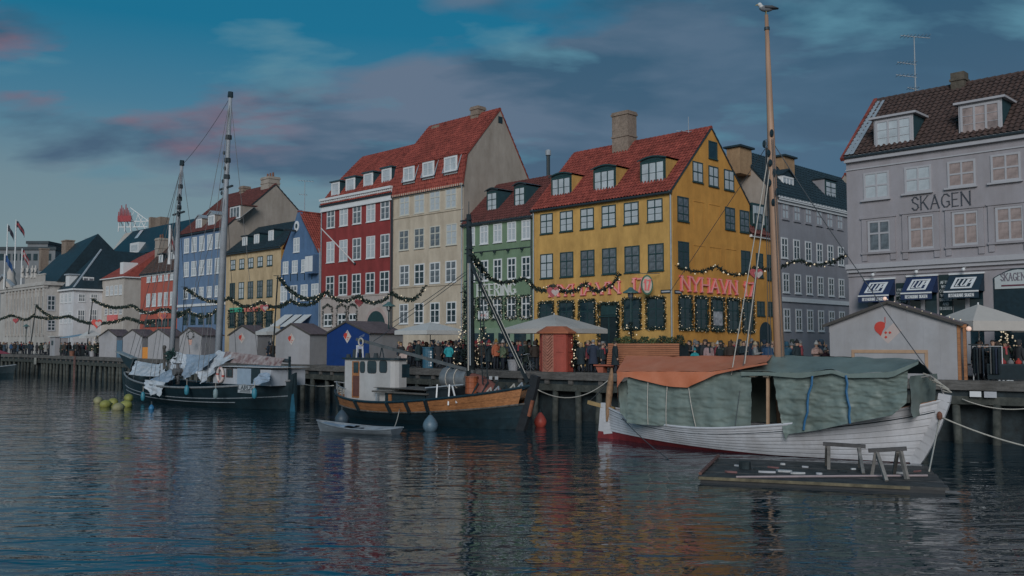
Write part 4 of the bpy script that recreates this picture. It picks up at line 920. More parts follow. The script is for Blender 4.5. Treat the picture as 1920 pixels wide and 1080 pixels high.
# ---- 13 grey house in the side street -------------------------------------------------------
greyr = M('lilac grey render', (.275, .275, .305), .85, .06, 1.2, .2, 40, stain=.12)
Gr = House('lilac grey house with blue slate roof down the side street', 'house', (20.85, 71.95), 19, 7.5, 13.3, 17.4, 3.6, rz=45)
Gr.walls(greyr, beige); Gr.roof(slate, slate, tw=.5, th=.4, back=False)
GWn = (2, [.33, .33, .34], .12, .1, white_paint, [glass_dark], (1,)); GW3 = (2, [.5, .5], .12, .1, greyr, [glass_sky], ())
_, z1 = Gr.f(1470, 377); 
Gr.row(6, (1465, 374), (1580, 432), 1478, GW3); Gr.row(6, (1464, 444.5), (1582, 499), 1476.5, GWn); Gr.row(6, (1467, 511), (1583, 557.5), 1479, GWn); Gr.row(6, (1469, 578), (1584, 622.5), 1481, GWn)
Gr.cornice(white_paint, 13.3, .3, .3); z = Gr.f(1525, 561)[1]; Gr.band(white_paint, z, .35, .12)
Gr.dormer(1467, 333, 1487, 350, (3, [1.0], .1, .1, white_paint, [glass_sky], ()), white_paint, slate, 'gable'); Gr.dormer(1547, 340, 1567, 372, (2, [.33, .33, .34], .1, .07, dark_green, [glass_sky], (1,)), greyr, slate, 'flat')
for (px, l, yy) in [(1386, 46, 2.8), (1468, 46, 2.8)]:
    d0 = Gr.f(px, 300, yy); _, z1 = Gr.f(px, 272 if px < 1400 else 290, yy); mb = MB(); x = d0[0]; mb.box(x - .9, x + .9, yy - .6, yy + .6, 15.2, z1 - .35); mb.build('chimney', M('tan chimney', (.36, .23, .13), .85, .15, 5, stain=.2), Gr.rf)
    mb = MB(); mb.box(x - 1.1, x + 1.1, yy - .8, yy + .8, z1 - .35, z1 - .2); mb.build('chimney_cap', slate, Gr.rf)
# narrow brick house at its far end
p = Gr.mat @ Vector((17.5, -.0, 0)); Rb = House('narrow house with bright red roof far down the side street', 'house', (p.x + 1.6, p.y + 1.6), 9, 7, 13.5, 18.0, 3.5, rz=45)
Rb.walls(greyr, beige); Rb.roof(tile_red, tile_red, back=False)

# ---- 14 grey restaurant house on the right ----------------------------------------------------
grw = M('warm grey render', (.322, .305, .33), .85, .05, 1.2, .25, 40, stain=.14); grt = M('light grey trim', (.40, .395, .42), .7, .05, 3)
S = House('big warm grey restaurant house with dark tiled roof and blue awnings', 'house', (19.6, 53.35), 16.5, 9.2, 12.65, 16.7, 4.55)
S.walls(grw); S.roof(tile_brown, dark_metal, tw=.3, th=.38)
vb = MB(); vb.bar((-.1, -.3, 12.4), (-.1, 4.6, 16.9), .22, .2); vb.build('verge_tiles', tile_red, S.rf)
fb = MB(); V = Vector((0, 4.55, 4.05)).normalized(); nn = Vector((0, -V.z, V.y)); fb.add([Vector((.05, -.2, 12.5)) + nn * .2, Vector((.6, -.2, 12.5)) + nn * .2, Vector((.6, 4.4, 16.55)) + nn * .2, Vector((.05, 4.4, 16.55)) + nn * .2], [(0, 1, 2, 3)]); fb.build('verge_flashing', zinc, S.rf)
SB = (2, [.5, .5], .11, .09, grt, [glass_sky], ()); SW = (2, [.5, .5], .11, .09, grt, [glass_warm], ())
for (l, t_, r, b_, stl) in [(1619, 322, 1667, 373, SB), (1695.5, 311.5, 1746, 361, SB), (1776, 300.5, 1829, 350, SW), (1857, 288, 1914, 340, SW), (1944, 275, 2004, 330, SW)]:
    o = S.win(l, t_, r, b_, stl); x0, z0 = S.f(l, (t_ + b_) / 2 + (b_ - t_) / 2); x1 = S.f(r, b_)[0]; z0 = S.f((l + r) / 2, b_)[1]; mb = MB(); mb.box(x0 - .12, x1 + .12, -.16, 0, z0 - .1, z0 - .005); mb.build('sill', grt, S.root)
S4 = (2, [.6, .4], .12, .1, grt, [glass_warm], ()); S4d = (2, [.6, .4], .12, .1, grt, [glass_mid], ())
for i, (l, t_, r, b_, stl) in enumerate([(1627, 413, 1670, 472, S4d), (1703.5, 403.5, 1752, 467, S4), (1785, 396, 1835, 460, S4), (1866, 387, 1920, 452, S4), (1955, 376, 2014, 443, S4)]):
    o = S.win(l, t_, r, b_, stl); x0 = S.f(l, b_)[0]; x1 = S.f(r, b_)[0]; z0 = S.f((l + r) / 2, b_)[1]; z1 = S.f((l + r) / 2, t_)[1]
    mb = MB(); mb.box(x0 - .3, x0 - .01, -.07, .01, z0 - .5, z1 + .13); mb.box(x1 + .01, x1 + .3, -.07, .01, z0 - .5, z1 + .13); mb.box(x0 - .36, x1 + .36, -.12, .01, z1 + .13, z1 + .23); mb.box(x0 - .01, x1 + .01, -.065, .01, z1 + .005, z1 + .128); mb.box(x0 - .34, x1 + .34, -.13, .01, z0 - .12, z0 - .005); mb.build('window_surround', grw, S.root)
zc = S.f(1750, 489)[1]; mb = MB(); mb.box(-.05, 16.5, -.28, .01, zc - .22, zc + .06); mb.box(-.03, 16.5, -.16, .01, zc - .42, zc - .222); mb.build('cornice', grt, S.root)
zc = S.f(1725, 510)[1]; mb = MB(); mb.box(-.02, 16.5, -.08, .01, zc - .07, zc + .04); mb.build('string_course', grw, S.root)
mb = MB(); mb.box(-.03, 16.5, -.22, .01, 12.2, 12.6); mb.box(-.02, 16.5, -.06, .01, 11.75, 11.82); mb.build('eaves_moulding', grt, S.root)
for (l, t_, r, b_) in [(1641, 222, 1709, 275), (1800, 194, 1875, 250)]:
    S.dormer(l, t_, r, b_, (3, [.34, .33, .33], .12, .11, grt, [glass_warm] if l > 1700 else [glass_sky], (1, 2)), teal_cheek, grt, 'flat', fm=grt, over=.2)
S.chimney(S.f(1799, 150, 4.5)[0], 4.5, .75, .75, 16.2, S.f(1799, 128, 4.5)[1], M('mossy chimney brick', (.11, .095, .075), .9, .3, 7, .6, 12, stain=.4), cap=False)
x0, z1 = S.f(1711, 369); x1, _ = S.f(1819, 361); z0 = S.f(1764, 389)[1]; z1 = S.f(1764, 364.5)[1]
sg = link('house_sign', None, S.root); letters(sg, 'SKAGEN', x0, x1, z0, z1, 0, M('charcoal letter', (.06, .065, .08), .5, .1, 5), .062, .05, .055)
# ground floor: dark windows behind awnings, boards, arched entrance
navy = M('navy awning cloth', (.012, .028, .085), .75, .15, 4); navy2 = M('dark teal awning cloth', (.01, .03, .05), .75, .15, 4)
for i, (l, t_, r, b_, cm) in enumerate([(1622, 524, 1679, 553, navy), (1701, 518, 1759, 550, navy), (1781, 514, 1846, 545, navy2)]):
    xa, zt = S.f(l, t_); xb = S.f(r, t_)[0]; zt = S.f((l + r) / 2, t_ + .5)[1]; o = link('window_bay', None, S.root)
    mb = MB(); mb.box(xa + .15, xb - .1, -.02, .02, .6, zt - .4); sw = mb.build('shop_window', glass_dark, o)
    mb = MB(); mb.box((xa + xb) / 2 - .1, (xa + xb) / 2 + .1, -.1, -.02, .6, zt - .35); mb.build('mullion', grt, o)
    aw = link('awning', None, S.root); mb = MB(); ya = -.95; zd = zt - .92
    mb.add([(xa, -.06, zt), (xb, -.06, zt), (xb, ya, zd), (xa, ya, zd), (xa, -.06, zt - .04), (xb, -.06, zt - .04), (xb, ya, zd - .04), (xa, ya, zd - .04)], [(0, 1, 2, 3), (7, 6, 5, 4), (0, 3, 7, 4), (1, 5, 6, 2)])
    mb.add([(xa, -.06, zt), (xa, ya, zd), (xa, -.06, zd)], [(0, 1, 2)]); mb.add([(xb, -.06, zt), (xb, ya, zd), (xb, -.06, zd)], [(2, 1, 0)])
    mb.box(xa, xb, ya - .02, ya, zd - .38, zd - .042); mb.build('cloth', cm, aw)
    mb = MB(); mb.box(xa - .03, xb + .03, -.12, -.02, zt + .005, zt + .09); mb.build('top_rail', white_paint, aw); mb = MB(); mb.box(xa, xb, ya - .05, ya - .021, zd - .06, zd + .02); mb.build('front_rail', white_paint, aw)
    # emblem on the slope and a lettered valance
    em = link('emblem', None, aw, ((xa + xb) / 2, -.06 + (ya + .06) * .52 - .03, zt - .92 * .52)); em.rotation_euler = (math.atan2(ya + .06, -.92) * 0 - R(44), 0, 0)
    w2 = (xb - xa) * .3; h2 = .42
    fr = MB(); sk = .12
    for (u0, u1, v0, v1) in [(-w2, w2, -h2, -h2 + .1), (-w2, w2, h2 - .1, h2), (-w2, -w2 + .12, -h2 + .1, h2 - .1), (w2 - .12, w2, -h2 + .1, h2 - .1)]:
        fr.prism([(u0 + sk * v0, 0, v0), (u1 + sk * v0, 0, v0), (u1 + sk * v1, 0, v1), (u0 + sk * v1, 0, v1)], (0, -.02, 0))
    fo = fr
    fo2 = letters(em, 'LUP', -w2 * .66, w2 * .62, -h2 * .55, h2 * .6, -.0, white_paint, .15, .02, single=True, slant=.12); fo2.name = 'lettering'
    fo.build('frame', white_paint, em)
    lt = letters(aw, 'RESTAURANT SKAGEN', xa + .25, xb - .25, zd - .3, zd - .14, ya - .021, white_paint, .18, .01, single=True); lt.name = 'lettering'
blackb = M('black board', (.012, .03, .032), .6, .2, 5); chalk = M('white board lettering', (.5, .53, .54), .6, .05, 5)
for (l, t_, r, b_, lines) in [(1683, 541, 1700, 568, ['FRESH', 'DISHES', 'OYSTERS', 'AND', 'SEAFOOD']), (1763, 526, 1786, 582, ['AFTER', 'WORK', 'COFFEE', 'WINES', 'SANDWICH', 'AND', 'DESSERTS'])]:
    xa, zt = S.f(l - 2, t_); xb, zb_ = S.f(r + 1, b_); mb = MB(); mb.box(xa, xb, -.07, -.01, zb_ - .6, zt + .3); o = mb.build('menu_board', blackb, S.root); nl = len(lines)
    lb = MB()
    for k, tx in enumerate(lines):
        zz_ = zt - (k + .8) * (zt - zb_) / nl; wdt = (xb - xa) * min(.92, .15 * len(tx)); xm = (xa + xb) / 2; lo_ = letters(o, tx, xm - wdt / 2, xm + wdt / 2, zz_, zz_ + (zt - zb_) / nl * .62, -.07, chalk, .2, .008, single=True); lo_.name = 'lettering'
xa, zt = S.f(1863, 521); xb = S.f(1960, 510)[0]; zm = S.f(1900, 541)[1]; xm = (xa + xb) / 2; mb = MB(); n = 10
mb.prism([(xa, -.06, 0), (xa, -.06, zt)] + [(xa + (xb - xa) * i / n, -.06, zt + .45 * math.sin(math.pi * i / n)) for i in range(1, n)] + [(xb, -.06, zt), (xb, -.06, 0)], (0, .07, 0)); en = mb.build('entrance', black_paint, S.root)
mb = MB(); mb.prism([(xa + .08, -.07, zm), (xa + .08, -.07, zt - .02)] + [(xa + .08 + (xb - xa - .16) * i / n, -.07, zt + .37 * math.sin(math.pi * i / n)) for i in range(1, n)] + [(xb - .08, -.07, zt - .02), (xb - .08, -.07, zm)], (0, -.05, 0)); esn = mb.build('sign_panel', M('pale sign panel', (.46, .49, .5), .6, .06, 3), en)
_, za = S.f(1893, 535); l0 = letters(en, 'SKAGEN', xa + .4, xb - .9, zm + .42, zm + .78, -.12, M('grey violet letter', (.16, .14, .17), .6, .1, 5), .12, .012, .1, single=True); l0.name = 'lettering'
mb = MB(); mb.box(xa + .4, xb - .5, -.135, -.12, zm + .12, zm + .2); mb.build('red_line', M('dark red line', (.12, .03, .05), .6, .1, 5), en)
for k in range(3): 
    mb = MB(); x = [S.f(1643, 515)[0], S.f(1724, 509)[0], S.f(1812, 505)[0]][k]; z = S.f([1643, 1724, 1812][k], [516, 510.5, 506][k])[1]; mb.ball((x, -.45, z), .1, 8, 6); mb.bar((x, -.45, z + .08), (x, 0, z + .15), .03, .03); mb.build('wall_lamp', white_paint, S.root)
def antenna(px, pyb, pyt, Yd, label, bars, th=.05):
    a = at_y(px, pyb, Yd); b_ = at_y(px - 1, pyt, Yd); o = thing('roof_antenna', label, 'antenna', a); hh = b_.z - a.z; mb = MB(); mb.cyl((0, 0, -.6), (0, 0, hh), th, th * .7, 6); mb.build('mast', zinc, o)
    for (f, x0, x1, nb) in bars:
        mb = MB(); z = hh * f; mb.bar((x0, 0, z + .05), (x1, 0, z - .12), th * .8, th * .8)
        for k in range(nb): xx = x0 + (x1 - x0) * (k + .5) / nb; mb.bar((xx, -.35, z), (xx, .35, z), .025, .025)
        mb.build('element', zinc, o)
antenna(1717, 187, 68, 56.5, 'tall bare antenna on the brown roof ridge at the right', [(1.0, -.85, 1.0, 8), (.58, -1.1, .1, 6), (.38, -1.2, .1, 5), (.18, -.5, .2, 4)])
antenna(571, 390, 339, 101, 'roof antenna behind the blue gable', [(1.0, -.8, 1.0, 6), (.5, -.7, .3, 4)])
antenna(1291, 246, 219, 66.5, 'thin rod antenna on the yellow house ridge', [(.0, -.9, 1.2, 3)], .035)
antenna(163, 468, 447, 160, 'small antenna on the dark palace roof', [(1.0, -.5, .6, 3)], .06)
# ================================================================ BOATS AND FLOATING THINGS
def smooth(t): return t * t * (3 - 2 * t)
class Boat:
    def __init__(s, name, label, cat, A, B, near, hb, L=None):
        """A, B: stern and bow on the waterline; near = -1/+1: which local y side faces the camera"""
        A = Vector((A[0], A[1], WATER)); B = Vector((B[0], B[1], WATER)); d = B - A; s.L = L or d.length; ang = math.atan2(d.y, d.x)
        s.root = thing(name, label, cat, A, ang); s.mat = Matrix.Translation(A) @ Matrix.Rotation(ang, 4, 'Z'); s.inv = s.mat.inverted(); s.o = s.inv @ CAM; s.near = near; s.hb = hb; s.bp = .8
    def p(s, px, py, y):
        d = s.inv.to_3x3() @ ray(px, py); k = (y - s.o.y) / d.y; q = s.o + d * k; return Vector((q.x, y, q.z))
    def shape(s, zs, zk, full, bow_ov, stern_ov, pw=.62, transom=0.0):
        s.zs, s.zk, s.full, s.bo, s.so, s.pw, s.tr = zs, zk, full, bow_ov, stern_ov, pw, transom
    def hbf(s, t):
        a, b_ = s.full; tt = max(0, min(1, t))
        f = (1 - (1 - min(tt / .5, 1)) ** a) if tt < .5 else (1 - (1 - min((1 - tt) / .5, 1)) ** b_)
        if tt < .5: f = s.tr + (1 - s.tr) * f
        return s.hb * max(0, f)
    def pt(s, t, v, side, off=0):
        z0 = s.zk(t); z1 = s.zs(t); z = z0 + (z1 - z0) * v
        y = s.hbf(t) * (v ** s.pw if v > 0 else 0) + off
        x = t * s.L + (s.bo * v ** s.bp * smooth(max(0, (t - .55) / .45)) - s.so * v ** .8 * smooth(max(0, (.45 - t) / .45)))
        return Vector((x, side * y, z))
    def strake(s, name, m, v0, v1, side, n=26, lap=.03, thick=0.0, t0=0, t1=1, smoothf=True):
        mb = MB(); ts = [t0 + (t1 - t0) * i / n for i in range(n + 1)]
        f0 = v0 if callable(v0) else (lambda t: v0); f1 = v1 if callable(v1) else (lambda t: v1)
        a = [s.pt(t, f0(t), side, lap) for t in ts]; mdl = [s.pt(t, (f0(t) + f1(t)) / 2, side, lap * .55 + .004) for t in ts]; b_ = [s.pt(t, f1(t), side, 0.004) for t in ts]; c = [s.pt(t, f0(t), side, 0) for t in ts]
        rows = [c, a, mdl, b_]
        if side > 0: rows = [list(reversed(r)) for r in rows]
        mb.grid(rows); return mb.build(name, m, s.root, False)
    def deck(s, m, v, name='deck', n=24, drop=0.0):
        mb = MB(); L_ = [s.pt(i / n, v, -1) - Vector((0, 0, drop)) for i in range(n + 1)]; R_ = [s.pt(i / n, v, 1) - Vector((0, 0, drop)) for i in range(n + 1)]
        mb.grid([L_, R_]); return mb.build(name, m, s.root)
    def rail(s, m, r=.05, n=30, v=1.0, name='gunwale', up=.02, t0=0.0, t1=1.0):
        mb = MB()
        for sd in (-1, 1): mb.tube([s.pt(t0 + (t1 - t0) * i / n, v, sd, .015) + Vector((0, 0, up)) for i in range(n + 1)], r, 6)
        return mb.build(name, m, s.root)

def cloth(rows_px_top, rows_px_bot, place, n=22, m=12, amp=.05, seed=0, crease=0.0, fold=0.0, freq=1.0):
    """wrinkled sheet between a top and a bottom line (lists of points); returns grid rows"""
    def along(pts, f):
        ls = [0]
        for a, b_ in zip(pts, pts[1:]): ls.append(ls[-1] + (b_ - a).length)
        d = f * ls[-1]
        for i in range(len(pts) - 1):
            if d <= ls[i + 1] + 1e-9: 
                k = (d - ls[i]) / max(1e-9, ls[i + 1] - ls[i]); return pts[i].lerp(pts[i + 1], k)
        return pts[-1]
    rows = []
    for j in range(m + 1):
        r = []
        for i in range(n + 1):
            f = i / n; p = along(rows_px_top, f).lerp(along(rows_px_bot, f), j / m)
            q = p * (1.6 * freq) + Vector((seed * 7.3, seed * 3.1, 0)); w_ = Vector((q.x * .9, q.y * .9, q.z * 2.2))
            k = amp * (noise.noise(w_) * 1.2 + .8 * (.35 - abs(noise.noise(w_ * 1.9))) + .6 * (.3 - abs(noise.noise(w_ * 4.2 + Vector((3, 1, 2))))) + .16 * noise.noise(w_ * 9) + .75 * crease * noise.noise(Vector((q.x * 1.5 + q.z * .8, q.y * 1.5, q.z * 6.5)))) + fold * math.sin(p.x * 7 + seed + 1.2 * noise.noise(q * .6)) * (j / m)
            r.append(p + place * k)
        rows.append(r)
    return rows

hull_white = M('white hull paint', (.56, .57, .61), .45, .06, 1.6, stain=.22); hull_black = M('black hull paint', (.008, .024, .033), .55, .3, 2, stain=.2)
red_lead = M('red bottom paint', (.20, .025, .03), .6, .2, 3, stain=.2); tarp_green = M('grey green tarpaulin', (.17, .215, .20), .5, .12, 1.0, .2, 7, spec=.4, stain=.2)
tarp_orange = M('orange tarpaulin', (.54, .15, .062), .5, .1, 1.1, .2, 9, c2=(.58, .21, .115)); tarp_blue = M('pale blue tarpaulin', (.26, .33, .42), .5, .2, 1.2, .2, 9, stain=.2); tarp_white = M('white tarpaulin', (.44, .49, .55), .5, .12, 1.2, .2, 9, stain=.2)
fender_m = M('blue grey fender', (.10, .16, .21), .45, .2, 3, stain=.2)

# ---------------- white clinker sailing boat under tarpaulins
W1 = Boat('sailing_boat', 'white clinker sailing boat covered with orange and green tarpaulins', 'boat', (4.6, 42.6), (14.4, 34.33), -1, 2.15)
lin = lambda tab: (lambda t: interp_s(tab, t))
def interp_s(tab, t):      # smooth interpolation through a small table
    for (a, va), (b_, vb) in zip(tab, tab[1:]):
        if t <= b_: return va + (vb - va) * smooth(max(0, min(1, (t - a) / (b_ - a)))) if True else 0
    return tab[-1][1]
def quad(tab):
    """Lagrange parabola through three points"""
    (x0, y0), (x1, y1), (x2, y2) = tab
    return lambda t: y0 * (t - x1) * (t - x2) / ((x0 - x1) * (x0 - x2)) + y1 * (t - x0) * (t - x2) / ((x1 - x0) * (x1 - x2)) + y2 * (t - x0) * (t - x1) / ((x2 - x0) * (x2 - x1))
W1.shape(quad([(0, 1.42), (.42, .93), (1, 2.3)]), lambda t: -.45 + .15 * (2 * t - 1) ** 2, (1.9, 1.8), 1.5, .25, .4); W1.bp = .62
vwl = lambda t: (max(0, .34 * (1 - t * 1.55)) + .02 - W1.zk(t)) / (W1.zs(t) - W1.zk(t))
NS = 8
for sd in (-1, 1):
    W1.strake('bottom_planking', red_lead, 0.02, vwl, sd, lap=.0)
    for k in range(NS):
        W1.strake('plank', hull_white, (lambda k: lambda t: vwl(t) + (1 - vwl(t)) * k / NS)(k), (lambda k: lambda t: vwl(t) + (1 - vwl(t)) * (k + 1) / NS)(k), sd, lap=.04)
lap_shade_m = M('plank lap shade and dirt', (.10, .115, .13), .8, .3, 6)  # dark lines paint the shade under each plank lap, along with its dirt
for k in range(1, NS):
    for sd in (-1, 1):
        mb = MB(); mb.tube([W1.pt(i / 30, vwl(i / 30) + (1 - vwl(i / 30)) * k / NS, sd, .008) for i in range(31)], .011, 5); mb.build('lap_shade', lap_shade_m, W1.root)
W1.rail(hull_white, .055, up=.03)
W1.rail(black_paint, .022, v=.86, name='rubbing_strake', up=0)
W1.deck(wood_dark, .8)
mb = MB(); pr = [W1.pt(1, v / 10, 1) for v in range(1, 11)]; pts = [Vector((q.x + .06, 0, q.z)) for q in pr] + [Vector((pr[-1].x + .1, 0, pr[-1].z + .24))]
for a, b_ in zip(pts, pts[1:]): mb.bar(a, b_ + (b_ - a) * .05, .17, .42, up=(1, 0, 0))
mb.build('stem_post', hull_white, W1.root)
mb = MB(); pr = [W1.pt(0, v / 10, 1) for v in range(0, 11)]; pts = [Vector((q.x - .06, 0, q.z)) for q in pr] + [Vector((pr[-1].x - .06, 0, pr[-1].z + .2))]
for i, (a, b_) in enumerate(zip(pts, pts[1:])): mb.bar(a, b_ + (b_ - a) * .05, .16, .5, 1 if b_.z < .3 else 0, up=(1, 0, 0))
mb.build('stern_post', [hull_white, red_lead], W1.root)
mb = MB(); mb.prism([(-.85, -.05, -.4), (-.3, -.05, -.4), (-.35, -.05, .3), (-.72, -.05, .32)], (0, .1, 0), 0); mb.prism([(-.72, -.051, .321), (-.34, -.051, .301), (-.4, -.051, 1.5), (-.6, -.051, 1.55)], (0, .102, 0), 1); mb.build('rudder', [red_lead, hull_white], W1.root)
q0 = W1.p(1103, 754, 0); q1 = W1.p(1152, 767, 0); mb = MB(); mb.bar(q0, q1, .13, .17); mb.build('tiller', M('bare yellow wood', (.35, .24, .11), .6, .25, 4, aniso=(1, 5, 5)), W1.root)
a = W1.p(1147, 690, -.1); b_ = W1.p(1138, 790, -.1); mb = MB()
for k in range(7):
    f = k / 6; 
rows = [[a.lerp(b_, j / 8) + Vector((math.cos(i * math.pi / 3) * (.05 + .12 * math.sin(math.pi * (j / 8) ** .8)), math.sin(i * math.pi / 3) * (.05 + .12 * math.sin(math.pi * j / 8)), .05 * noise.noise(Vector((i, j, 3))))) for i in range(6)] for j in range(9)]
mb.grid(rows, 0, True); tag(mb.build('furled_flag', M('faded flag cloth', (.28, .17, .10), .8, .4, 3), W1.root, True))
YN = -1.75
def L1(pts, y): return [W1.p(x, y_, y) for x, y_ in pts]
out1 = Vector((0, -1, 0)); upv = Vector((0, 0, 1))
# orange roof sheet
rid = L1([(1173, 668), (1300, 668), (1449, 666)], .1); eav = L1([(1156, 697), (1230, 696.5), (1333, 697), (1380, 690), (1437, 680)], YN - .12); hem = L1([(1158, 727), (1172, 705), (1248, 724), (1288, 727), (1345, 701), (1400, 690), (1440, 683)], YN - .24)
mb = MB(); mb.grid(cloth(rid, eav, upv, 26, 8, .03, 1)); mb.grid(cloth(eav, hem, out1, 26, 5, .05, 2, fold=.03)); far = [Vector((p.x, 3.6, p.z - .35)) for p in rid]; mb.grid(cloth(rid, [Vector((p.x, 1.9, p.z - .6)) for p in rid], upv, 20, 5, .03, 3))
lf = [W1.p(1157, 697, YN), W1.p(1155, 760, YN + .1)]; mb.grid(cloth([W1.p(1172, 668, .1), W1.p(1157, 697, YN)], [W1.p(1160, 705, .1), W1.p(1157, 752, YN)], Vector((1, 0, 0)), 8, 8, .04, 4))
mb.build('orange_tarpaulin', tarp_orange, W1.root, True)
# green roof sheet
rid = L1([(1400, 668), (1454, 666), (1529, 668), (1618, 670.5), (1700, 673), (1722, 675)], .1); eav = L1([(1390, 697), (1440, 698), (1500, 699), (1562, 693), (1587, 701), (1673, 697), (1722, 677)], YN - .15)
hem = [p + Vector((0, -.03, -.16 + .05 * math.sin(i * 2.3))) for i, p in enumerate(eav)]
mb = MB(); mb.grid(cloth(rid, eav, upv, 30, 8, .05, 5)); mb.grid(cloth(eav, hem, out1, 30, 2, .04, 6)); mb.grid(cloth(rid, [Vector((p.x, 2.0, p.z - .6)) for p in rid], upv, 20, 5, .03, 7))
mb.build('green_tarpaulin', tarp_green, W1.root, True)
def side_panel(top, bot, seed, n=80, m=44, amp=.058):
    mb = MB(); mb.grid(cloth(L1(top, YN), L1(bot, YN - .12), out1, n, m, amp, seed, fold=.03, freq=.9, crease=1.0)); return mb.build('green_side_tarpaulin', tarp_green, W1.root, True)
side_panel([(1178, 700), (1250, 706), (1300, 706), (1345, 698), (1409, 697)], [(1176, 793), (1215, 797), (1304, 802), (1408, 811)], 8)
side_panel([(1448, 700), (1520, 700), (1590, 700), (1680, 698), (1703, 695)], [(1472, 826), (1478, 814), (1532, 807), (1595, 793), (1673, 779), (1700, 756)], 9, 80, 44, .075)
mb = MB(); mb.grid(cloth(L1([(1160, 720), (1178, 712)], YN + .5), L1([(1163, 775), (1178, 790)], YN + .3), out1, 8, 12, .08, 10)); mb.build('green_side_tarpaulin', tarp_green, W1.root, True)
mb = MB(); mb.grid(cloth([Vector((1.2, 1.8, 3.1)), Vector((12.2, 1.8, 3.1))], [Vector((1.2, 2, .8)), Vector((12.2, 1.9, 1.2))], Vector((0, 1, 0)), 20, 8, .06, 11)); mb.build('far_tarpaulin', tarp_green, W1.root, True)
e1 = W1.p(1704, 705, YN); mb = MB(); mb.grid(cloth([e1, Vector((e1.x, 1.7, e1.z))], [Vector((e1.x - .1, -1.2, e1.z - 1.5)), Vector((e1.x - .1, 1.4, e1.z - 1.4))], Vector((1, 0, 0)), 10, 8, .07, 12)); mb.build('end_tarpaulin', tarp_green, W1.root, True)
for (a, b_, m_, wd) in [((1523, 705), (1508, 806), M('blue strap', (.02, .12, .26), .6, .1, 4), .09), ((1586, 704), (1595, 794), M('blue strap', (.02, .12, .26), .6, .1, 4), .09)]:
    mb = MB(); A_, B_ = W1.p(*a, YN - .2), W1.p(*b_, YN - .24); mb.tube([A_.lerp(B_, i / 6) + Vector((.04 * math.sin(i * 2), -.03 * math.sin(math.pi * i / 6), 0)) for i in range(7)], wd / 2, 5); mb.build('strap', m_, W1.root)
for (a, b_) in [((1215, 716), (1215, 796)), ((1251, 724), (1249, 799)), ((1291, 726), (1305, 802))]:
    mb = MB(); A_, B_ = W1.p(*a, YN - .14), W1.p(*b_, YN - .2); mb.tube([A_.lerp(B_, i / 6) + Vector((0, -.05 * math.sin(math.pi * i / 6), 0)) for i in range(7)], .022, 5); mb.build('cord', rope_m, W1.root)
mb = MB(); mb.bar(W1.p(1440, 702, YN + .1), W1.p(1440, 803, YN + .1), .1, .1); mb.build('tent_post', M('new pine post', (.42, .27, .17), .6, .15, 4), W1.root)
for (px) in (1413, 1438):
    mb = MB(); q = W1.p(px, 702, YN + .02); mb.box(q.x - .12, q.x + .12, q.y - .1, q.y + .1, q.z - .1, q.z + .1); mb.build('beam_end', M('beam end wood', (.4, .35, .28), .7, .1, 5), W1.root)
mb = MB(); mb.bar(Vector((1.0, .1, W1.p(1173, 671, .1).z)), Vector((12.6, .1, W1.p(1700, 676, .1).z)), .12, .12); mb.build('ridge_pole', wood_old, W1.root)
# mast and rigging
mwood = M('pale mast wood', (.40, .25, .17), .55, .18, 1.2, .2, 20, aniso=(4, 4, .4), stain=.15)
mb0 = W1.p(1462, 690, 0); mt = W1.p(1437, 28, 0); m1 = mb0.lerp(mt, .66)
mast = MB(); foot = mb0 + (mb0 - mt).normalized() * 2.5; mast.tube([foot, mb0.lerp(mt, .3), m1, mt], [.21, .19, .15, .075], 12); mast = mast.build('mast', mwood, W1.root, True)
mb = MB(); lt = mb0.lerp(mt, .62) + Vector((-.22, .15, 0)); mb.tube([mb0.lerp(mt, .38) + Vector((-.24, .2, 0)), lt], [.14, .12], 8); mb.build('lower_spar', wood_dark, mast)
for k in range(8):
    f = .46 + .028 * k; c = mb0.lerp(mt, f) + Vector((rnd(-.3, .25), -.15, 0)); mb = MB(); mb.ball(c, (.09, .09, .17), 6, 5); mb.build('block', black_paint, mast)
for f in (.445, .53, .62, .96): mb = MB(); c = mb0.lerp(mt, f); d_ = (mt - mb0).normalized(); mb.cyl(c - d_ * .06, c + d_ * .06, .21 - .1 * f, None, 10); mb.build('mast_band', dark_metal, mast)
def stay(a, b_, m=steel_rope, r=.018, sg=.1): mb = MB(); mb.tube(sag(a, b_, sg, 8), r, 4); return mb.build('stay', m, W1.root)
hi = mb0.lerp(mt, .64); hi2 = mb0.lerp(mt, .6)
stay(hi, W1.p(1371, 703, YN), rope_m, .024, 0); stay(hi2, W1.p(1396, 682, YN + .1), rope_m, .024, 0); stay(hi, Vector((W1.pt(1, 1, 1).x, 0, 2.75)), sg=.2); stay(hi, W1.p(1258, 545, 4), sg=.0); stay(hi, Vector((5.5, 2.2, 2)), sg=0); stay(hi2, Vector((7.2, -2.1, 1)), r=.014, sg=0)
for dx in (-.16, -.1, .12, .18): stay(hi + Vector((dx, -.2, 0)), mb0 + Vector((dx * 2.2, -.3, -.6)), steel_rope, .014, 0)
bow = W1.pt(1, 1, 1)
for (pts) in [[(1707, 765), (1712, 728), (1725, 708), (1743, 704), (1757, 714), (1771, 742)], ]:
    mb = MB(); mb.tube([W1.p(x, y_, -.4 if i < 4 else 0) for i, (x, y_) in enumerate(pts)], .028, 5); mb.build('bow_hoop', M('hoop rail', (.25, .24, .24), .5, .2, 4), W1.root)
mb = MB(); mb.bar(W1.pt(.90, 1.0, -1) + Vector((0, .06, .07)), W1.pt(.985, 1.0, -1) + Vector((0, .03, .07)), .14, .05); mb.build('rail_cap', wood_orange, W1.root)
mb = MB(); mb.ball(W1.pt(1, .8, 1) + Vector((.12, -.12, 0)), (.1, .1, .16), 8, 6); mb.build('hawse_ring', M('rust', (.14, .06, .04), .85, .4, 8), W1.root)
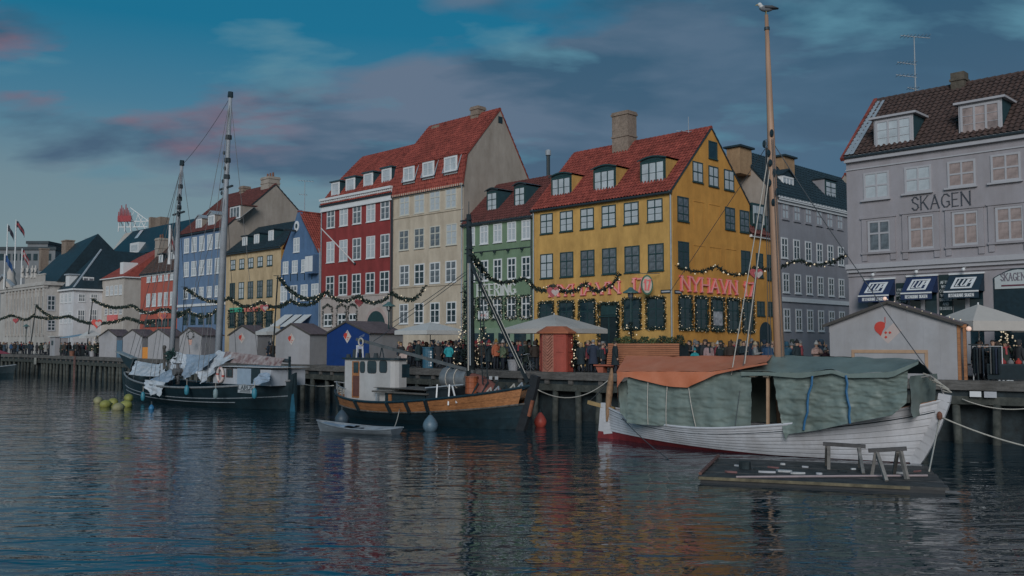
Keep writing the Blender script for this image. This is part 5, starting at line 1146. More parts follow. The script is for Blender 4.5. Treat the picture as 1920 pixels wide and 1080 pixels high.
for k in range(5):
    mb = MB(); a = bow + Vector((.05 - .12 * k, rnd(-.1, .1), .38 + .1 * k)); mb.tube([a, a + Vector((.25, .12, -.05)), a + Vector((.1, -.15, .12)), a + Vector((-.2, 0, .2))], .03, 5); mb.build('lashing', rope_m, W1.root)
# gull on the masthead
gp = W1.mat @ mt; o = thing('gull', 'grey and white gull perched on the top of the tall wooden mast', 'bird', gp + Vector((0, 0, .0)), R(180))
mb = MB(); mb.ball((0, 0, .27), (.30, .13, .14), 10, 8, 0); mb.ball((.27, 0, .43), (.1, .085, .09), 8, 6, 1); mb.tube([(.18, 0, .32), (.25, 0, .4)], [.1, .08], 8, 1); mb.tube([(.36, 0, .43), (.46, 0, .40)], [.03, .008], 6, 2)
mb.tube([(-.2, 0, .29), (-.5, 0, .25)], [.09, .02], 6, 3)
for y in (-.1, .1): mb.tube([(.1, y, .3), (-.2, y * 1.05, .3), (-.52, y * .4, .27)], [.06, .07, .01], 6, 3)
for y in (-.05, .05): mb.tube([(.02, y, .16), (.02, y, .0)], .014, 5, 2)
mb.build('body', [M('gull grey', (.16, .17, .19), .8, .2, 8), M('gull white', (.6, .6, .6), .8, .05, 8), M('gull beak', (.4, .3, .08), .5, .1, 8), M('gull wing', (.07, .075, .085), .8, .2, 8)], o, True)

# ---------------- black fishing boat with wooden bulwark
W2 = Boat('fishing_boat', 'black fishing boat with varnished bulwark and white wheelhouse', 'boat', (-10.6, 57.0), (.15, 47.0), -1, 2.3)
W2.shape(quad([(0, 1.45), (.45, 1.12), (1, 2.25)]), lambda t: -.6, (2.6, 2.2), 1.2, .5, .42, 0)
for sd in (-1, 1):
    W2.strake('hull_planking', hull_black, .02, .45, sd, lap=0); W2.strake('hull_planking', hull_black, .45, .7, sd, lap=.01)
    bounds = [0.0, .1, .3, .5, .6, .68, .975]
    for a, b_ in zip(bounds, bounds[1:]):
        W2.strake('bulwark_plank', wood_orange, .7, .84, sd, 8, .02, t0=a + .004, t1=b_ - .004); W2.strake('bulwark_plank', wood_orange, .845, .985, sd, 8, .02, t0=a + .004, t1=b_ - .004)
        if a > 0:
            mb = MB(); p0, p1 = W2.pt(a, .68, sd, .07), W2.pt(a, 1.02, sd, .07); mb.bar(p0, p1, .22, .12, up=(1, 0, 0)); mb.build('bulwark_post', black_paint, W2.root)
W2.rail(black_paint, .07, up=.03); W2.rail(M('scuffed rubbing strake', (.09, .085, .08), .8, .6, 6), .05, v=.69, name='rubbing_strake', up=0); W2.deck(wood_dark, .8)
mb = MB(); pr = [W2.pt(1, v / 10, 1) for v in range(0, 11)]; pts = [Vector((q.x + .08, 0, q.z)) for q in pr] + [Vector((pr[-1].x + .2, 0, pr[-1].z + .5))]
for a, b_ in zip(pts, pts[1:]): mb.bar(a, b_ + (b_ - a) * .05, .24, .5, up=(1, 0, 0))
mb.build('stem_post', M('dark brown stem', (.022, .024, .028), .6, .3, 4), W2.root)
mb = MB(); a = W2.pt(1, .75, 1) + Vector((.34, -.1, 0)); mb.bar(a, a + Vector((-.25, 0, -.8)), .1, .16); mb.build('stem_plate', M('rust red', (.26, .09, .05), .8, .3, 6), W2.root)
# wheelhouse
YW = -.85
wl = W2.p(646, 750, YW).x; wr_ = W2.p(739, 750, YW).x; zt = W2.p(690, 674, YW).z; wh = MB(); ww = .5; rc = .35
poly = [(wl, YW), (wr_ - rc, YW), (wr_ - .12, YW + .14), (wr_, YW + rc), (wr_, YW + ww + .4), (wl, YW + ww + .4)]
wh.prism([(x, y, .5) for x, y in poly], (0, 0, zt - .5)); wh = wh.build('wheelhouse', M('wheelhouse paint', (.45, .45, .455), .5, .07, 2, stain=.15), W2.root)
mb = MB(); mb.prism([(x + (-.12 if x < wl + .1 else .14), y + (-.14 if y < 0 else .14), zt) for x, y in poly], (0, 0, .09)); mb.build('wheelhouse_roof', black_paint, wh)
def wplate(l, t_, r, b_, m, y, name, parent, rad=0.0, th=.03):
    A_ = W2.p(l, t_, y); B_ = W2.p(r, b_, y); mb = MB(); w_, h_ = B_.x - A_.x, A_.z - B_.z; rr = min(rad, w_ * .45, h_ * .45); pts = []
    for (cx_, cz_, a0) in [(B_.x - rr, A_.z - rr, 0), (A_.x + rr, A_.z - rr, 90), (A_.x + rr, B_.z + rr, 180), (B_.x - rr, B_.z + rr, 270)]:
        for k in range(4 if rr else 1): an = R(a0 + 30 * k); pts.append((cx_ + rr * math.cos(an), y, cz_ + rr * math.sin(an)))
    mb.prism(pts, (0, -th, 0)); return mb.build(name, m, parent)
dr = wplate(661, 677, 673.5, 746, wood_orange, YW - .002, 'door', wh); wplate(663.5, 679, 672, 699, glass_dark, YW - .034, 'door_window', dr, 0); wplate(662.5, 704, 673, 743, M('brown door panel', (.13, .055, .045), .5, .2, 4), YW - .034, 'door_panel', dr)
for (l, t_, r, b_) in [(676, 678, 683.5, 698.5), (690, 677, 705, 699.5), (712.5, 676.5, 725, 698.5)]:
    wplate(l - 1, t_ - 1, r + 1, b_ + 1, M('window rubber', (.06, .065, .07), .6, .2, 4), YW - .002, 'window', wh, .16, .02); wplate(l, t_, r, b_, glass_dark, YW - .024, 'pane', wh, .14, .012)
mb = MB(); mb.box(wr_ + .001, wr_ + .03, YW + .55, YW + 1.1, zt - 1.0, zt - .25); mb.build('window', glass_dark, wh)
for (l, t_, r, b_, hh) in [(650, 664, 657, 671, 1), (664, 655, 667, 671, 1), (686, 662, 692, 671, 1), (701, 662, 709, 671, 1)]:
    mb = MB(); q = W2.p((l + r) / 2, b_, -.2); z1 = W2.p(l, t_, -.2).z; mb.cyl(q, (q.x, q.y, z1), .16, .12, 8); mb.build('roof_fitting', [dark_metal, zinc, dark_metal, black_paint][(l // 7) % 4], wh)
mb = MB(); q = W2.p(674, 671, -.3); 
for dx in (-.3, .35): mb.bar((q.x + dx, q.y, q.z), (q.x + dx * .8, q.y, q.z + .75), .06, .06)
mb.bar((q.x - .3, q.y, q.z + .72), (q.x + .35, q.y, q.z + .72), .06, .06); mb.build('roof_frame', white_paint, wh)
mb = MB(); mb.tube([(q.x + .2 + .22 * math.cos(a_ * .6), q.y - .06, q.z + .95 + .22 * math.sin(a_ * .6)) for a_ in range(12)], .05, 6); mb.build('rope_coil', rope_m, wh)
mb = MB(); mb.tube([(wl - .1, YW + 1.2, .5), (wl - .1, YW + 1.2, zt + .6)], .1, 8); mb.build('exhaust_pipe', dark_metal, W2.root)
mb = MB(); q = W2.p(747, 745, .3); mb.cyl((q.x, .3, .5), (q.x, .3, W2.p(747, 668, .3).z), .12, .12, 8); mb.build('exhaust_post', M('grey post', (.16, .165, .17), .6, .3, 4, stain=.2), W2.root)
# stern rail
mb = MB(); ps = [W2.pt(t, 1, -1) + Vector((0, .1, .55)) for t in (0.0, .04, .08, .12, .16, .2)]; mb.tube(ps, .04, 6)
for p_ in ps[::2]: mb.bar(p_, p_ - Vector((0, 0, .55)), .05, .05)
ps = [W2.pt(t, 1, 1) + Vector((0, -.1, .55)) for t in (0.0, .06, .12, .2)]; mb.tube(ps, .04, 6); mb.build('stern_rail', M('rail grey', (.2, .21, .22), .5, .3, 4), W2.root)
for k, t_ in enumerate((.03, .07, .11)):
    mb = MB(); c = W2.pt(t_, .95, -1) + Vector((0, .5, .1)); mb.tube([c + Vector((.25 * math.cos(a_), .25 * math.sin(a_), .02 * a_)) for a_ in [x * .7 for x in range(18)]], .04, 5); mb.build('rope_coil', rope_m, W2.root)
# low cabin, hatch frames, gear
def wbox(l, t_, r, b_, y0, dy, m, name, parent=None, slope=0):
    A_ = W2.p(l, t_, y0); B_ = W2.p(r, b_, y0); mb = MB(); mb.box(min(A_.x, B_.x), max(A_.x, B_.x), y0, y0 + dy, B_.z, A_.z); return mb.build(name, m, parent or W2.root)
cab = wbox(722, 733, 797, 760, -1.0, 2.0, black_paint, 'low_cabin'); wbox(700, 726, 800, 732, -1.2, 2.3, wood_old, 'cabin_roof', cab); wbox(697, 735, 800, 738, -1.25, .15, wood_old, 'beam', cab); wbox(728, 738, 733, 757, -1.05, .06, wood_orange, 'post', cab); wbox(704, 738, 706, 760, -1.2, .06, zinc, 'post', cab)
wbox(799, 727, 842, 762, -1.1, 2.0, M('black winch cover', (.016, .022, .028), .5, .3, 3), 'winch_housing')
for px in (820, 843):
    mb = MB(); mb.bar(W2.p(px, 721, -1.5), W2.p(px - 2.5, 760, -1.75), .07, .07); mb.build('rail_stanchion', white_paint, W2.root)
mb = MB(); mb.bar(W2.p(848, 724, -1.5), W2.p(856, 756, -1.6), .06, .06); mb.build('rail_stanchion', white_paint, W2.root)
mb = MB(); mb.bar(W2.p(798, 727, -1.4), W2.p(868, 721, -1.4), .08, .06); mb.build('winch_rail', zinc, W2.root)
o = thing('rolled_tarpaulin', 'big grey rolled tarpaulin bundle lying on the fishing boat before its mast', 'tarpaulin', W2.mat @ W2.p(857, 725, .2), W2.root.rotation_euler.z)
mb = MB(); rows = [[Vector((x, .58 * (1 +  .1 * noise.noise(Vector((x * 2, j, 1)))) * math.cos(2 * math.pi * j / 12) * (1 - .25 * max(0, x - .4) ** 2), .45 + .58 * (1 + .28 * noise.noise(Vector((x * 2.3, j * .8, 9)))) * math.sin(2 * math.pi * j / 12) * (1 - .2 * max(0, x - .4)))) for j in range(12)] for x in [-.85 + .17 * i for i in range(12)]]
mb.grid(rows, 0, True); mb.add(rows[0], [tuple(range(11, -1, -1))]); mb.add(rows[-1], [tuple(range(12))]); mb.build('cloth', M('shiny grey tarpaulin', (.15, .165, .18), .3, .35, 1.6, .4, 6, spec=.7), o, True)
for x in (-.3, .35): mb = MB(); mb.tube([(x, .61 * math.cos(a_ * math.pi / 8), .45 + .62 * math.sin(a_ * math.pi / 8)) for a_ in range(17)], .03, 5); mb.build('cord', rope_m, o)
q = W2.mat @ W2.p(884, 738, -.7); o = thing('oil_drum', 'orange red metal drum standing on the fishing boat beside its mast', 'drum', q); mb = MB(); mb.lathe([(0, 0), (.36, 0), (.37, .02), (.36, .35), (.38, .37), (.36, .4), (.36, .72), (.38, .74), (.36, .77), (.36, 1.05), (.34, 1.06), (0, 1.04)], n=16); mb.build('barrel', M('orange drum paint', (.3, .085, .035), .5, .25, 4, stain=.3), o); mb = MB(); mb.cyl((0, 0, 1.04), (0, 0, 1.1), .4, .4, 14); mb.build('lid', M('orange drum lid', (.28, .1, .05), .5, .2, 4), o); o.scale = (.9, .9, .82)
o = thing('red_sheet_bundle', 'dull red canvas bundle on the foredeck right of the orange drum', 'canvas', W2.mat @ W2.p(912, 735, -.2), W2.root.rotation_euler.z)
mb = MB(); rows = [[Vector((-1.1 + 2.2 * i / 14, -.5 + 1.0 * j / 8, .95 * math.sin(math.pi * j / 8) * (1 - (i / 14) ** 2.2) + .05 * noise.noise(Vector((i * .6, j * .7, 2))))) for i in range(15)] for j in range(9)]; mb.grid(rows); mb.build('cloth', M('dull red canvas', (.2, .075, .06), .8, .3, 2, stain=.3), o, True)
# mast with ladder, boom, forestay
mbp = W2.p(884, 735, .0); mtp = W2.p(879, 402, .0); blk_wood = M('tarred mast wood', (.013, .024, .03), .85, .4, 3)
m2 = MB(); m2.tube([mbp - Vector((0, 0, .6)), mbp.lerp(mtp, .6), mtp], [.25, .2, .13], 10); m2 = m2.build('mast', blk_wood, W2.root, True)
for (f, a, b_) in [(.965, -.55, .3), (.93, -.1, 1.0), (.8, -.2, .4), (.62, -.3, 1.1)]: c = mbp.lerp(mtp, f); mb = MB(); mb.bar(c + Vector((a, -.1, 0)), c + Vector((b_, -.1, .03)), .07, .07); mb.build('crosstree', blk_wood, m2)
mb = MB(); mb.cyl(mtp, mtp + Vector((0, 0, .7)), .03, .02, 6); mb.build('masthead_rod', dark_metal, m2)
mb = MB()
A0, A1 = W2.p(905, 720, -.6), W2.p(897, 500, -.1); B0, B1 = W2.p(915, 720, -.9), W2.p(900, 500, -.2)
mb.tube([A0, A1], .03, 5); mb.tube([B0, B1], .03, 5)
for k in range(22): f = k / 22; mb.bar(A0.lerp(A1, f), B0.lerp(B1, f), .03, .03)
mb.build('rope_ladder', blk_wood, m2)
mb = MB(); c = mbp.lerp(mtp, .5); tag(fir_tube([c + Vector((-.4, -.1, .9)), c + Vector((-.25, -.1, -.3)), c + Vector((-.35, -.1, -1.3))], .28, 60).build('fir_garland', fir_m, m2), kind='stuff')
for k in range(2): mb = MB(); c = mbp.lerp(mtp, .14 + k * .03); mb.tube([c + Vector((.15 + k * .15, -.35, -.2)), mbp.lerp(mtp, .72) + Vector((.1 + .12 * k, -.2, 0))], .035, 5); mb.build('halyard', [rope_m, zinc][k], m2)
mb = MB(); mb.bar(W2.p(669, 636, -.1), W2.p(889, 697, -.1), .14, .16); mb.build('boom', M('boom grey wood', (.1, .11, .115), .6, .35, 3), W2.root)
mb = MB(); q = W2.p(716, 650, -.1); mb.bar(q, q + Vector((-.28, 0, -.95)), .04, .04); mb.bar(q, q + Vector((.28, 0, -.95)), .04, .04); mb.build('boom_crutch', black_paint, W2.root)
mb = MB(); q0 = mbp.lerp(mtp, .72) + Vector((.2, -.1, 0)); q1 = Vector((W2.pt(1, 1, 1).x - .3, 0, 2.4)); mb.bar(q0, q1, .15, .15); mb.build('sprit', blk_wood, W2.root)
for (a, b_) in [((893, 510), (975, 690)), ((897, 505), (985, 700)), ((873, 510), (735, 605)), ((873, 515), (700, 640))]:
    mb = MB(); mb.tube(sag(W2.p(*a, -.15), W2.p(*b_, -.3), .05, 6), .02, 4); mb.build('stay', rope_m if a[0] > 880 else steel_rope, W2.root)
for k in range(6):
    mb = MB(); c = W2.pt(.86 + .022 * k, 1, -1) + Vector((0, .3, .1)); mb.tube([c, c + Vector((.18, .1, .22)), c + Vector((.35, -.05, .05))], .045, 5); mb.build('deck_gear', [rope_m, zinc, blk_wood][k % 3], W2.root)
for k in range(3): mb = MB(); c = W2.pt(.8 + .03 * k, 1, -1) + Vector((0, .6, .0)); mb.bar(c, c + Vector((.25, .3, .7)), .07, .07); mb.build('bollard', blk_wood, W2.root)
def buoy(px, py, rx, rz_, m, label, name='fender_buoy', cat='buoy', Y0=None, hang=None, group=None):
    p = at_z(px, py, WATER) if Y0 is None else at_y(px, py, Y0); o = thing(name, label, cat, p, 0, group); mb = MB(); k = 10; mb.lathe([(.001, -.12)] + [(rx * math.sin(math.pi * (.12 + .8 * i / k)) ** .8 * (1 - .38 * (i / k) ** 2), 2 * rz_ * i / k - .1) for i in range(k + 1)] + [(.001, 2 * rz_ - .06)], n=14); mb.build('float', m, o, True)
    mb = MB(); mb.cyl((0, 0, 2 * rz_ - .1), (0, 0, 2 * rz_ + .1), .06, .05, 8); mb.build('eye', dark_metal, o); return o
buoy(807, 808, .42, .44, fender_m, 'big blue grey teardrop fender floating under the middle of the black hull'); buoy(641, 795, .42, .42, M('dark fender', (.05, .075, .1), .5, .2, 3), 'dark blue grey teardrop fender under the stern of the black hull'); buoy(1013, 800, .36, .42, M('red fender', (.42, .07, .05), .5, .15, 3), 'red teardrop fender floating at the bow of the fishing boat')

# ---------------- two masted black ship on the left
W3 = Boat('sailing_ship', 'black two masted ship with pale blue covers and white deckhouse', 'boat', (-14.6, 60.0), (-31.2, 75.0), 1, 2.4)
W3.shape(quad([(0, 1.95), (.5, 1.25), (1, 2.0)]), lambda t: -.6, (2.2, 2.2), .7, .5, .42)
stripe = M('worn white stripe', (.2, .23, .26), .6, .35, 5)
for sd in (-1, 1): W3.strake('hull_planking', hull_black, .02, .55, sd, lap=0); W3.strake('hull_planking', hull_black, .55, 1, sd, lap=.02)
W3.rail(M('rail grey', (.2, .21, .22), .5, .3, 4), .07, up=.03); W3.rail(stripe, .035, v=.62, name='rubbing_strake', up=0); W3.rail(stripe, .03, v=.48, name='rubbing_strake', up=0, t0=.2, t1=.98); W3.deck(wood_dark, .82)
for (i, nm) in ((1, 'stem_post'), (0, 'stern_post')):
    mb = MB(); pr = [W3.pt(i, v / 8, 1) for v in range(0, 9)]; sg = .06 if i else -.06; pts = [Vector((q.x + sg, 0, q.z)) for q in pr] + [Vector((pr[-1].x + sg * 2, 0, pr[-1].z + .35))]
    for a, b_ in zip(pts, pts[1:]): mb.bar(a, b_ + (b_ - a) * .05, .2, .4, up=(1, 0, 0))
    mb.build(nm, hull_black, W3.root)
mb = MB(); mb.prism([(-1.0, -.06, -.6), (-.35, -.06, -.6), (-.6, -.06, 2.4), (-.95, -.06, 2.5)], (0, .12, 0)); mb.build('rudder', hull_black, W3.root)
mb = MB(); mb.prism([(-1.05, .062, -.3), (-.4, .062, -.3), (-.55, .062, 1.05), (-.8, .062, 1.15)], (0, .03, 0)); mb.build('rudder_blade', M('teal rudder paint', (.02, .1, .16), .5, .2, 3), W3.root)
def P3(px, py, y): return W3.p(px, py, y)
def s3box(l, t_, r, b_, y1, dy, m, name, parent=None):
    A_ = P3(l, t_, y1); B_ = P3(r, b_, y1); mb = MB(); mb.box(min(A_.x, B_.x), max(A_.x, B_.x), y1 - dy, y1, B_.z, A_.z); return mb.build(name, m, parent or W3.root)
dh = s3box(400, 690, 508, 724, 1.3, 2.6, M('deckhouse white', (.42, .45, .5), .5, .08, 2, stain=.2), 'deckhouse'); s3box(397, 686, 510, 690, 1.45, 2.9, white_paint, 'deckhouse_roof', dh)
s3box(424, 691, 436, 708, 1.335, .03, M('dark window frame', (.06, .05, .05), .5, .2, 4), 'window', dh); s3box(426, 693, 434.5, 706, 1.35, .014, glass_dark, 'pane', dh); s3box(471, 690, 487, 720, 1.33, .03, black_paint, 'door', dh); s3box(445, 690.5, 470, 722, 1.325, .02, M('pale blue panel', (.28, .36, .45), .5, .1, 3), 'panel', dh)
c = P3(413, 703, 1.42); o = thing('lifebuoy', 'white and red lifebuoy hung on the deckhouse of the two masted ship', 'lifebuoy', W3.mat @ c, W3.root.rotation_euler.z); mb = MB(); n = 24
mb.grid([[Vector((math.cos(2 * math.pi * i / n) * (.36 + .1 * math.cos(a_)), .1 * math.sin(a_), math.sin(2 * math.pi * i / n) * (.46 + .1 * math.cos(a_)))) for a_ in [k * math.pi / 4 for k in range(8)]] for i in range(n + 1)], 0, True)
mb.m = [(1 if (k // 8) % 6 == 0 else 0) for k in range(len(mb.f))]; mb.build('ring', [M('lifebuoy white', (.55, .48, .46), .6, .08, 4), M('lifebuoy red', (.4, .07, .06), .6, .1, 4)], o, True)
# masts
for (x0, y0, x1, y1, xm, ym, r0, r1, nm) in [(409, 668, 432, 180, 424, 352, .25, .13, 'main'), (322, 668, 341, 308, 335, 400, .2, .12, 'fore')]:
    a, b_ = P3(x0, y0, 0), P3(x1, y1, 0); c = P3(xm, ym, 0); mb = MB(); mb.tube([a - (b_ - a).normalized() * 2.2, a.lerp(b_, .5), c, b_], [r0, r0 * .92, r0 * .7, r1], 10); ms = mb.build('mast', M('pale grey mast paint', (.33, .36, .40), .5, .12, 1.5, stain=.12), W3.root, True)
    f = (c - a).length / (b_ - a).length; u = (b_ - a).normalized(); mb = MB(); mb.bar(c + Vector((-.85, 0, .05)), c + Vector((.85, 0, -.05)), .14, .12); mb.build('crosstree', dark_metal, ms)
    mb = MB(); mb.cyl(b_ - u * .1, b_ + u * .3, r1 * 1.6, r1 * 1.4, 8); mb.build('mast_cap', black_paint, ms)
    for g_ in (.12, .3, .55): mb = MB(); q = c.lerp(b_, g_); mb.cyl(q - u * .15, q + u * .15, r0 * 1.0, r0 * .9, 8); mb.build('mast_band', dark_metal, ms)
    for k in range(5): mb = MB(); q = c.lerp(b_, .1 * k) + Vector((rnd(-.35, .35), .2, rnd(-.4, .2))); mb.ball(q, (.09, .09, .16), 6, 5); mb.build('block', black_paint, ms)
    for (dx, yy, ff) in [(-2.4, 2.2, 1), (-1.2, 2.3, 1), (1.6, 2.2, 1), (-1.8, 2.3, f), (1.0, -2.2, f), (2.6, 2.2, f), (-2, -2.2, 1)]:
        mb = MB(); mb.tube([a.lerp(b_, ff), Vector((a.x + dx, yy, 1.7))], .02, 4); mb.build('shroud', steel_rope, W3.root)
mb = MB(); mb.tube(sag(P3(341, 310, 0), P3(432, 182, 0), .3), .02, 4); mb.build('stay', steel_rope, W3.root)
mb = MB(); mb.tube([P3(341, 310, 0), Vector((W3.L + .5, 0, 2.2))], .02, 4); mb.build('stay', steel_rope, W3.root)
# boom with furled cover, tarpaulins
a, b_ = P3(415, 664, 0), P3(543, 677, 0); mb = MB(); mb.tube([a, b_], .13, 8); bm3 = mb.build('boom', M('dark boom', (.04, .045, .05), .5, .3, 4), W3.root)
mb = MB(); mb.grid(cloth([a.lerp(b_, .1) + Vector((0, .1, .25)), a.lerp(b_, .95) + Vector((0, .1, .15))], [a.lerp(b_, .1) + Vector((0, .5, -.5)), a.lerp(b_, .95) + Vector((0, .4, -.35))], Vector((0, 1, 0)), 20, 6, .07, 21)); mb.build('furled_sail', M('dull red sail', (.2, .09, .09), .8, .35, 2, c2=(.4, .38, .38)), bm3, True)
mb = MB(); q = P3(543, 677, 0); mb.bar(q + Vector((0, 0, .3)), Vector((q.x, 0, 1.5)), .12, .12); mb.build('boom_crutch', black_paint, W3.root)
def drape(top, bot, m, seed, y0, y1, name='cover_sheet', n=40, mm=24, amp=.14, fold=.05):
    mb = MB(); mb.grid(cloth([P3(x, y, y0) for x, y in top], [P3(x, y, y1) for x, y in bot], Vector((0, 1, 0)), n, mm, amp, seed, fold=fold)); return mb.build(name, m, W3.root, True)
drape([(412, 656), (425, 662), (446, 668)], [(368, 700), (378, 720), (398, 702), (404, 689)], tarp_white, 22, .1, 1.6)
drape([(352, 664), (385, 666), (412, 660)], [(342, 712), (358, 704), (384, 690)], tarp_blue, 23, .1, 1.5)
drape([(326, 658), (342, 662), (356, 668)], [(318, 690), (336, 705), (350, 712)], tarp_white, 24, -.1, .6)
drape([(254, 676), (275, 680), (302, 684)], [(244, 702), (266, 705), (296, 706)], tarp_white, 25, .2, 1.3, amp=.12); drape([(300, 682), (312, 679)], [(285, 707), (308, 704)], tarp_white, 26, 0, 1.0)
drape([(290, 708), (320, 692), (330, 700)], [(276, 716), (300, 722), (325, 712)], tarp_blue, 27, 1.0, 2.0)
drape([(271, 712), (290, 713), (311, 717)], [(272, 726), (284, 742), (292, 737), (300, 744), (306, 730)], tarp_white, 28, 2.25, 2.5, amp=.1, fold=.06)
drape([(490, 700), (500, 698), (506, 702)], [(473, 716), (480, 722), (508, 714)], tarp_blue, 29, 1.6, 2.0)
mb = MB(); c = P3(322, 668, .1); tag(fir_tube([c + Vector((-.5, 0, -.3)), c + Vector((0, 0, .3)), c + Vector((.4, 0, -.2))], .5, 120, size=.2).build('fir_bundle', M('dark teal netting', (.02, .06, .06), .8, .4, 6), W3.root), kind='stuff')
mb = MB(); c = P3(333, 705, 1.2); mb.cyl(c + Vector((0, 0, -.6)), c + Vector((0, 0, .9)), .16, .12, 8); mb.cyl(c + Vector((-.5, 0, .9)), c + Vector((.6, 0, .9)), .06, .06, 6); mb.cyl(c + Vector((0, -.3, .3)), c + Vector((0, .3, .3)), .28, .28, 10); mb.build('windlass', M('windlass iron', (.1, .1, .105), .6, .4, 5), W3.root)
mb = MB(); mb.bar(P3(308, 700, .5), P3(308, 652, .5), .16, .16); mb.ball(P3(308, 651, .5), .16, 6, 5); mb.build('samson_post', wood_old, W3.root)
mb = MB(); a, b_ = P3(222, 659, 0), P3(252, 672, 0); mb.bar(a, b_, .5, .12); mb.build('bowsprit_board', M('pale bow board', (.22, .26, .28), .6, .2, 4), W3.root)
mb = MB(); mb.prism([P3(222, 661, .15), P3(252, 674, .15), P3(243, 692, .3), P3(232, 680, .2)], (0, -.3, 0)); mb.build('bow_bracket', hull_black, W3.root)
hp = lambda px, py: P3(px, py, 2.46)
a, b_ = hp(446.5, 722), hp(475.5, 738); mb = MB(); tilt = 0; 
mb.box(min(a.x, b_.x), max(a.x, b_.x), 2.44, 2.48, b_.z, a.z); npl = mb.build('name_plate', M('pale name plate', (.36, .39, .42), .6, .1, 5), W3.root)
lp = link('lettering', None, npl, (max(a.x, b_.x), 2.481, 0), math.pi); w_ = abs(a.x - b_.x); lo2 = letters(lp, 'LARUS', .06, w_ - .06, b_.z + (a.z - b_.z) * .48, a.z - .04, 0, black_paint, .26, .012, .1, single=True); lo2.name = 'letters'
for k in range(3): mb = MB(); z = b_.z + .05 + .06 * k; mb.box(.25 + .05 * k, w_ - .35, -.012, 0, z, z + .025); mb.build('small_line', dark_metal, lp)
teal_f = M('teal fender', (.04, .22, .30), .5, .2, 3)
for (px, py, lab, m_) in [(350, 741, 'small teal fender hanging mid hull below the blue cover', teal_f), (404, 748, 'pale teal fender hanging on the black hull below the deckhouse', M('pale teal fender', (.2, .28, .3), .5, .2, 3)), (477, 748, 'small bright blue fender hanging below the name plate', teal_f), (268, 752, 'teal fender hanging at the bow of the two masted ship', teal_f)]:
    q = P3(px, py, 2.6); o = thing('fender', lab, 'fender', W3.mat @ q, 0, 'fenders along the black ship'); mb = MB(); mb.lathe([(.001, 0), (.14, .08), (.17, .3), (.15, .55), (.05, .68), (.001, .7)], n=10); mb.build('float', m_, o, True); mb = MB(); mb.tube([(0, 0, .66), (0, 0, 1.1)], .02, 5); mb.build('line', rope_m, o)
buoy(284, 768, .2, .22, M('bright blue buoy', (.03, .16, .32), .5, .15, 3), 'small blue ball buoy floating by the bow of the black ship')
lime = M('yellow green buoy', (.26, .27, .07), .6, .2, 3, stain=.25); pale_l = M('faded yellow buoy', (.30, .29, .16), .6, .2, 3, stain=.25)
for i, (px, py, m_, lab) in enumerate([(184, 756, pale_l, 'faded yellow float at the left end of the buoy cluster'), (198, 763, lime, 'bright lime float second from left in the buoy cluster'), (212, 759, lime, 'lime float in the middle back of the buoy cluster'), (222, 769, pale_l, 'pale yellow float at the front of the buoy cluster'), (236, 764, lime, 'lime float at the right end of the buoy cluster'), (241, 745, lime, 'lime float hanging against the black bow behind the cluster')]):
    p = at_z(px, py, WATER) if i < 5 else at_z(px, 757, WATER); o = thing('float_buoy', lab, 'buoy', p + Vector((0, 0, .12 if i < 5 else .35)), rnd(0, 3), 'yellow green floats by the black ship'); mb = MB(); mb.ball((0, 0, .05), (.42, .33, .32), 12, 9); mb.build('float', m_, o, True); mb = MB(); mb.cyl((.4, 0, .05), (.52, 0, .08), .06, .05, 6); mb.build('eye', dark_metal, o)

# ---------------- dinghy
A_ = at_z(603, 808, WATER); B_ = at_z(741, 815, WATER)
D4 = Boat('dinghy', 'small white rowing dinghy tied to the black fishing boat', 'boat', (B_.x, B_.y), (A_.x, A_.y), 1, .78)
D4.shape(quad([(0, .3), (.5, .26), (1, .52)]), lambda t: -.15, (9, 1.9), .3, .1, .45, .7)
dgm = M('dinghy white', (.2, .235, .27), .5, .1, 3, stain=.2)
for sd in (-1, 1): D4.strake('plank', dgm, .02, .5, sd, lap=0); D4.strake('plank', dgm, .5, 1, sd, lap=.02)
D4.rail(dgm, .035, up=.01); D4.deck(M('dinghy floor', (.14, .16, .18), .7, .3, 4), .45, 'floor')
mb = MB(); mb.grid([[D4.pt(0, v / 6, -1) for v in range(7)], [D4.pt(0, v / 6, 1) for v in range(7)]]); mb.build('transom', dgm, D4.root)
for t_ in (.3, .55, .8): mb = MB(); a = D4.pt(t_, .8, -1); b_ = D4.pt(t_, .8, 1); mb.bar(a, b_, .24, .04); mb.build('thwart', dgm, D4.root)
mb = MB(); mb.grid(cloth([D4.pt(t_, .98, -1) for t_ in (.58, .75, .95)], [D4.pt(t_, .98, 1) for t_ in (.58, .75, .95)], Vector((0, 0, 1)), 8, 8, .12, 31)); mb.build('bow_cover', tarp_blue, D4.root, True)

# ---------------- raft with sawhorses
zr = WATER + .2
cs = [at_z(1310, 893, zr), at_z(1776, 914, zr), at_z(1742, 873, zr), at_z(1347, 858, zr)]
ux = (cs[1] - cs[0]); Lr = ux.length; ang = math.atan2(ux.y, ux.x); rf_ = thing('work_raft', 'low dark plank raft floating in front of the white boat', 'raft', (cs[0].x, cs[0].y, WATER), ang)
inv = (Matrix.Translation((cs[0].x, cs[0].y, WATER)) @ Matrix.Rotation(ang, 4, 'Z')).inverted(); lc = [inv @ c for c in cs]; Wr = (lc[2].y + lc[3].y) / 2
raft_w = M('black wet raft wood', (.03, .035, .038), .6, .6, 2.5, .6, 10, stain=.3, c2=(.085, .085, .085)); 
mb = MB(); mb.box(0.05, Lr - .05, .02, Wr - .05, -.3, .10); mb.build('float_box', M('tarred float', (.02, .022, .025), .6, .3, 3), rf_)
npk = 8
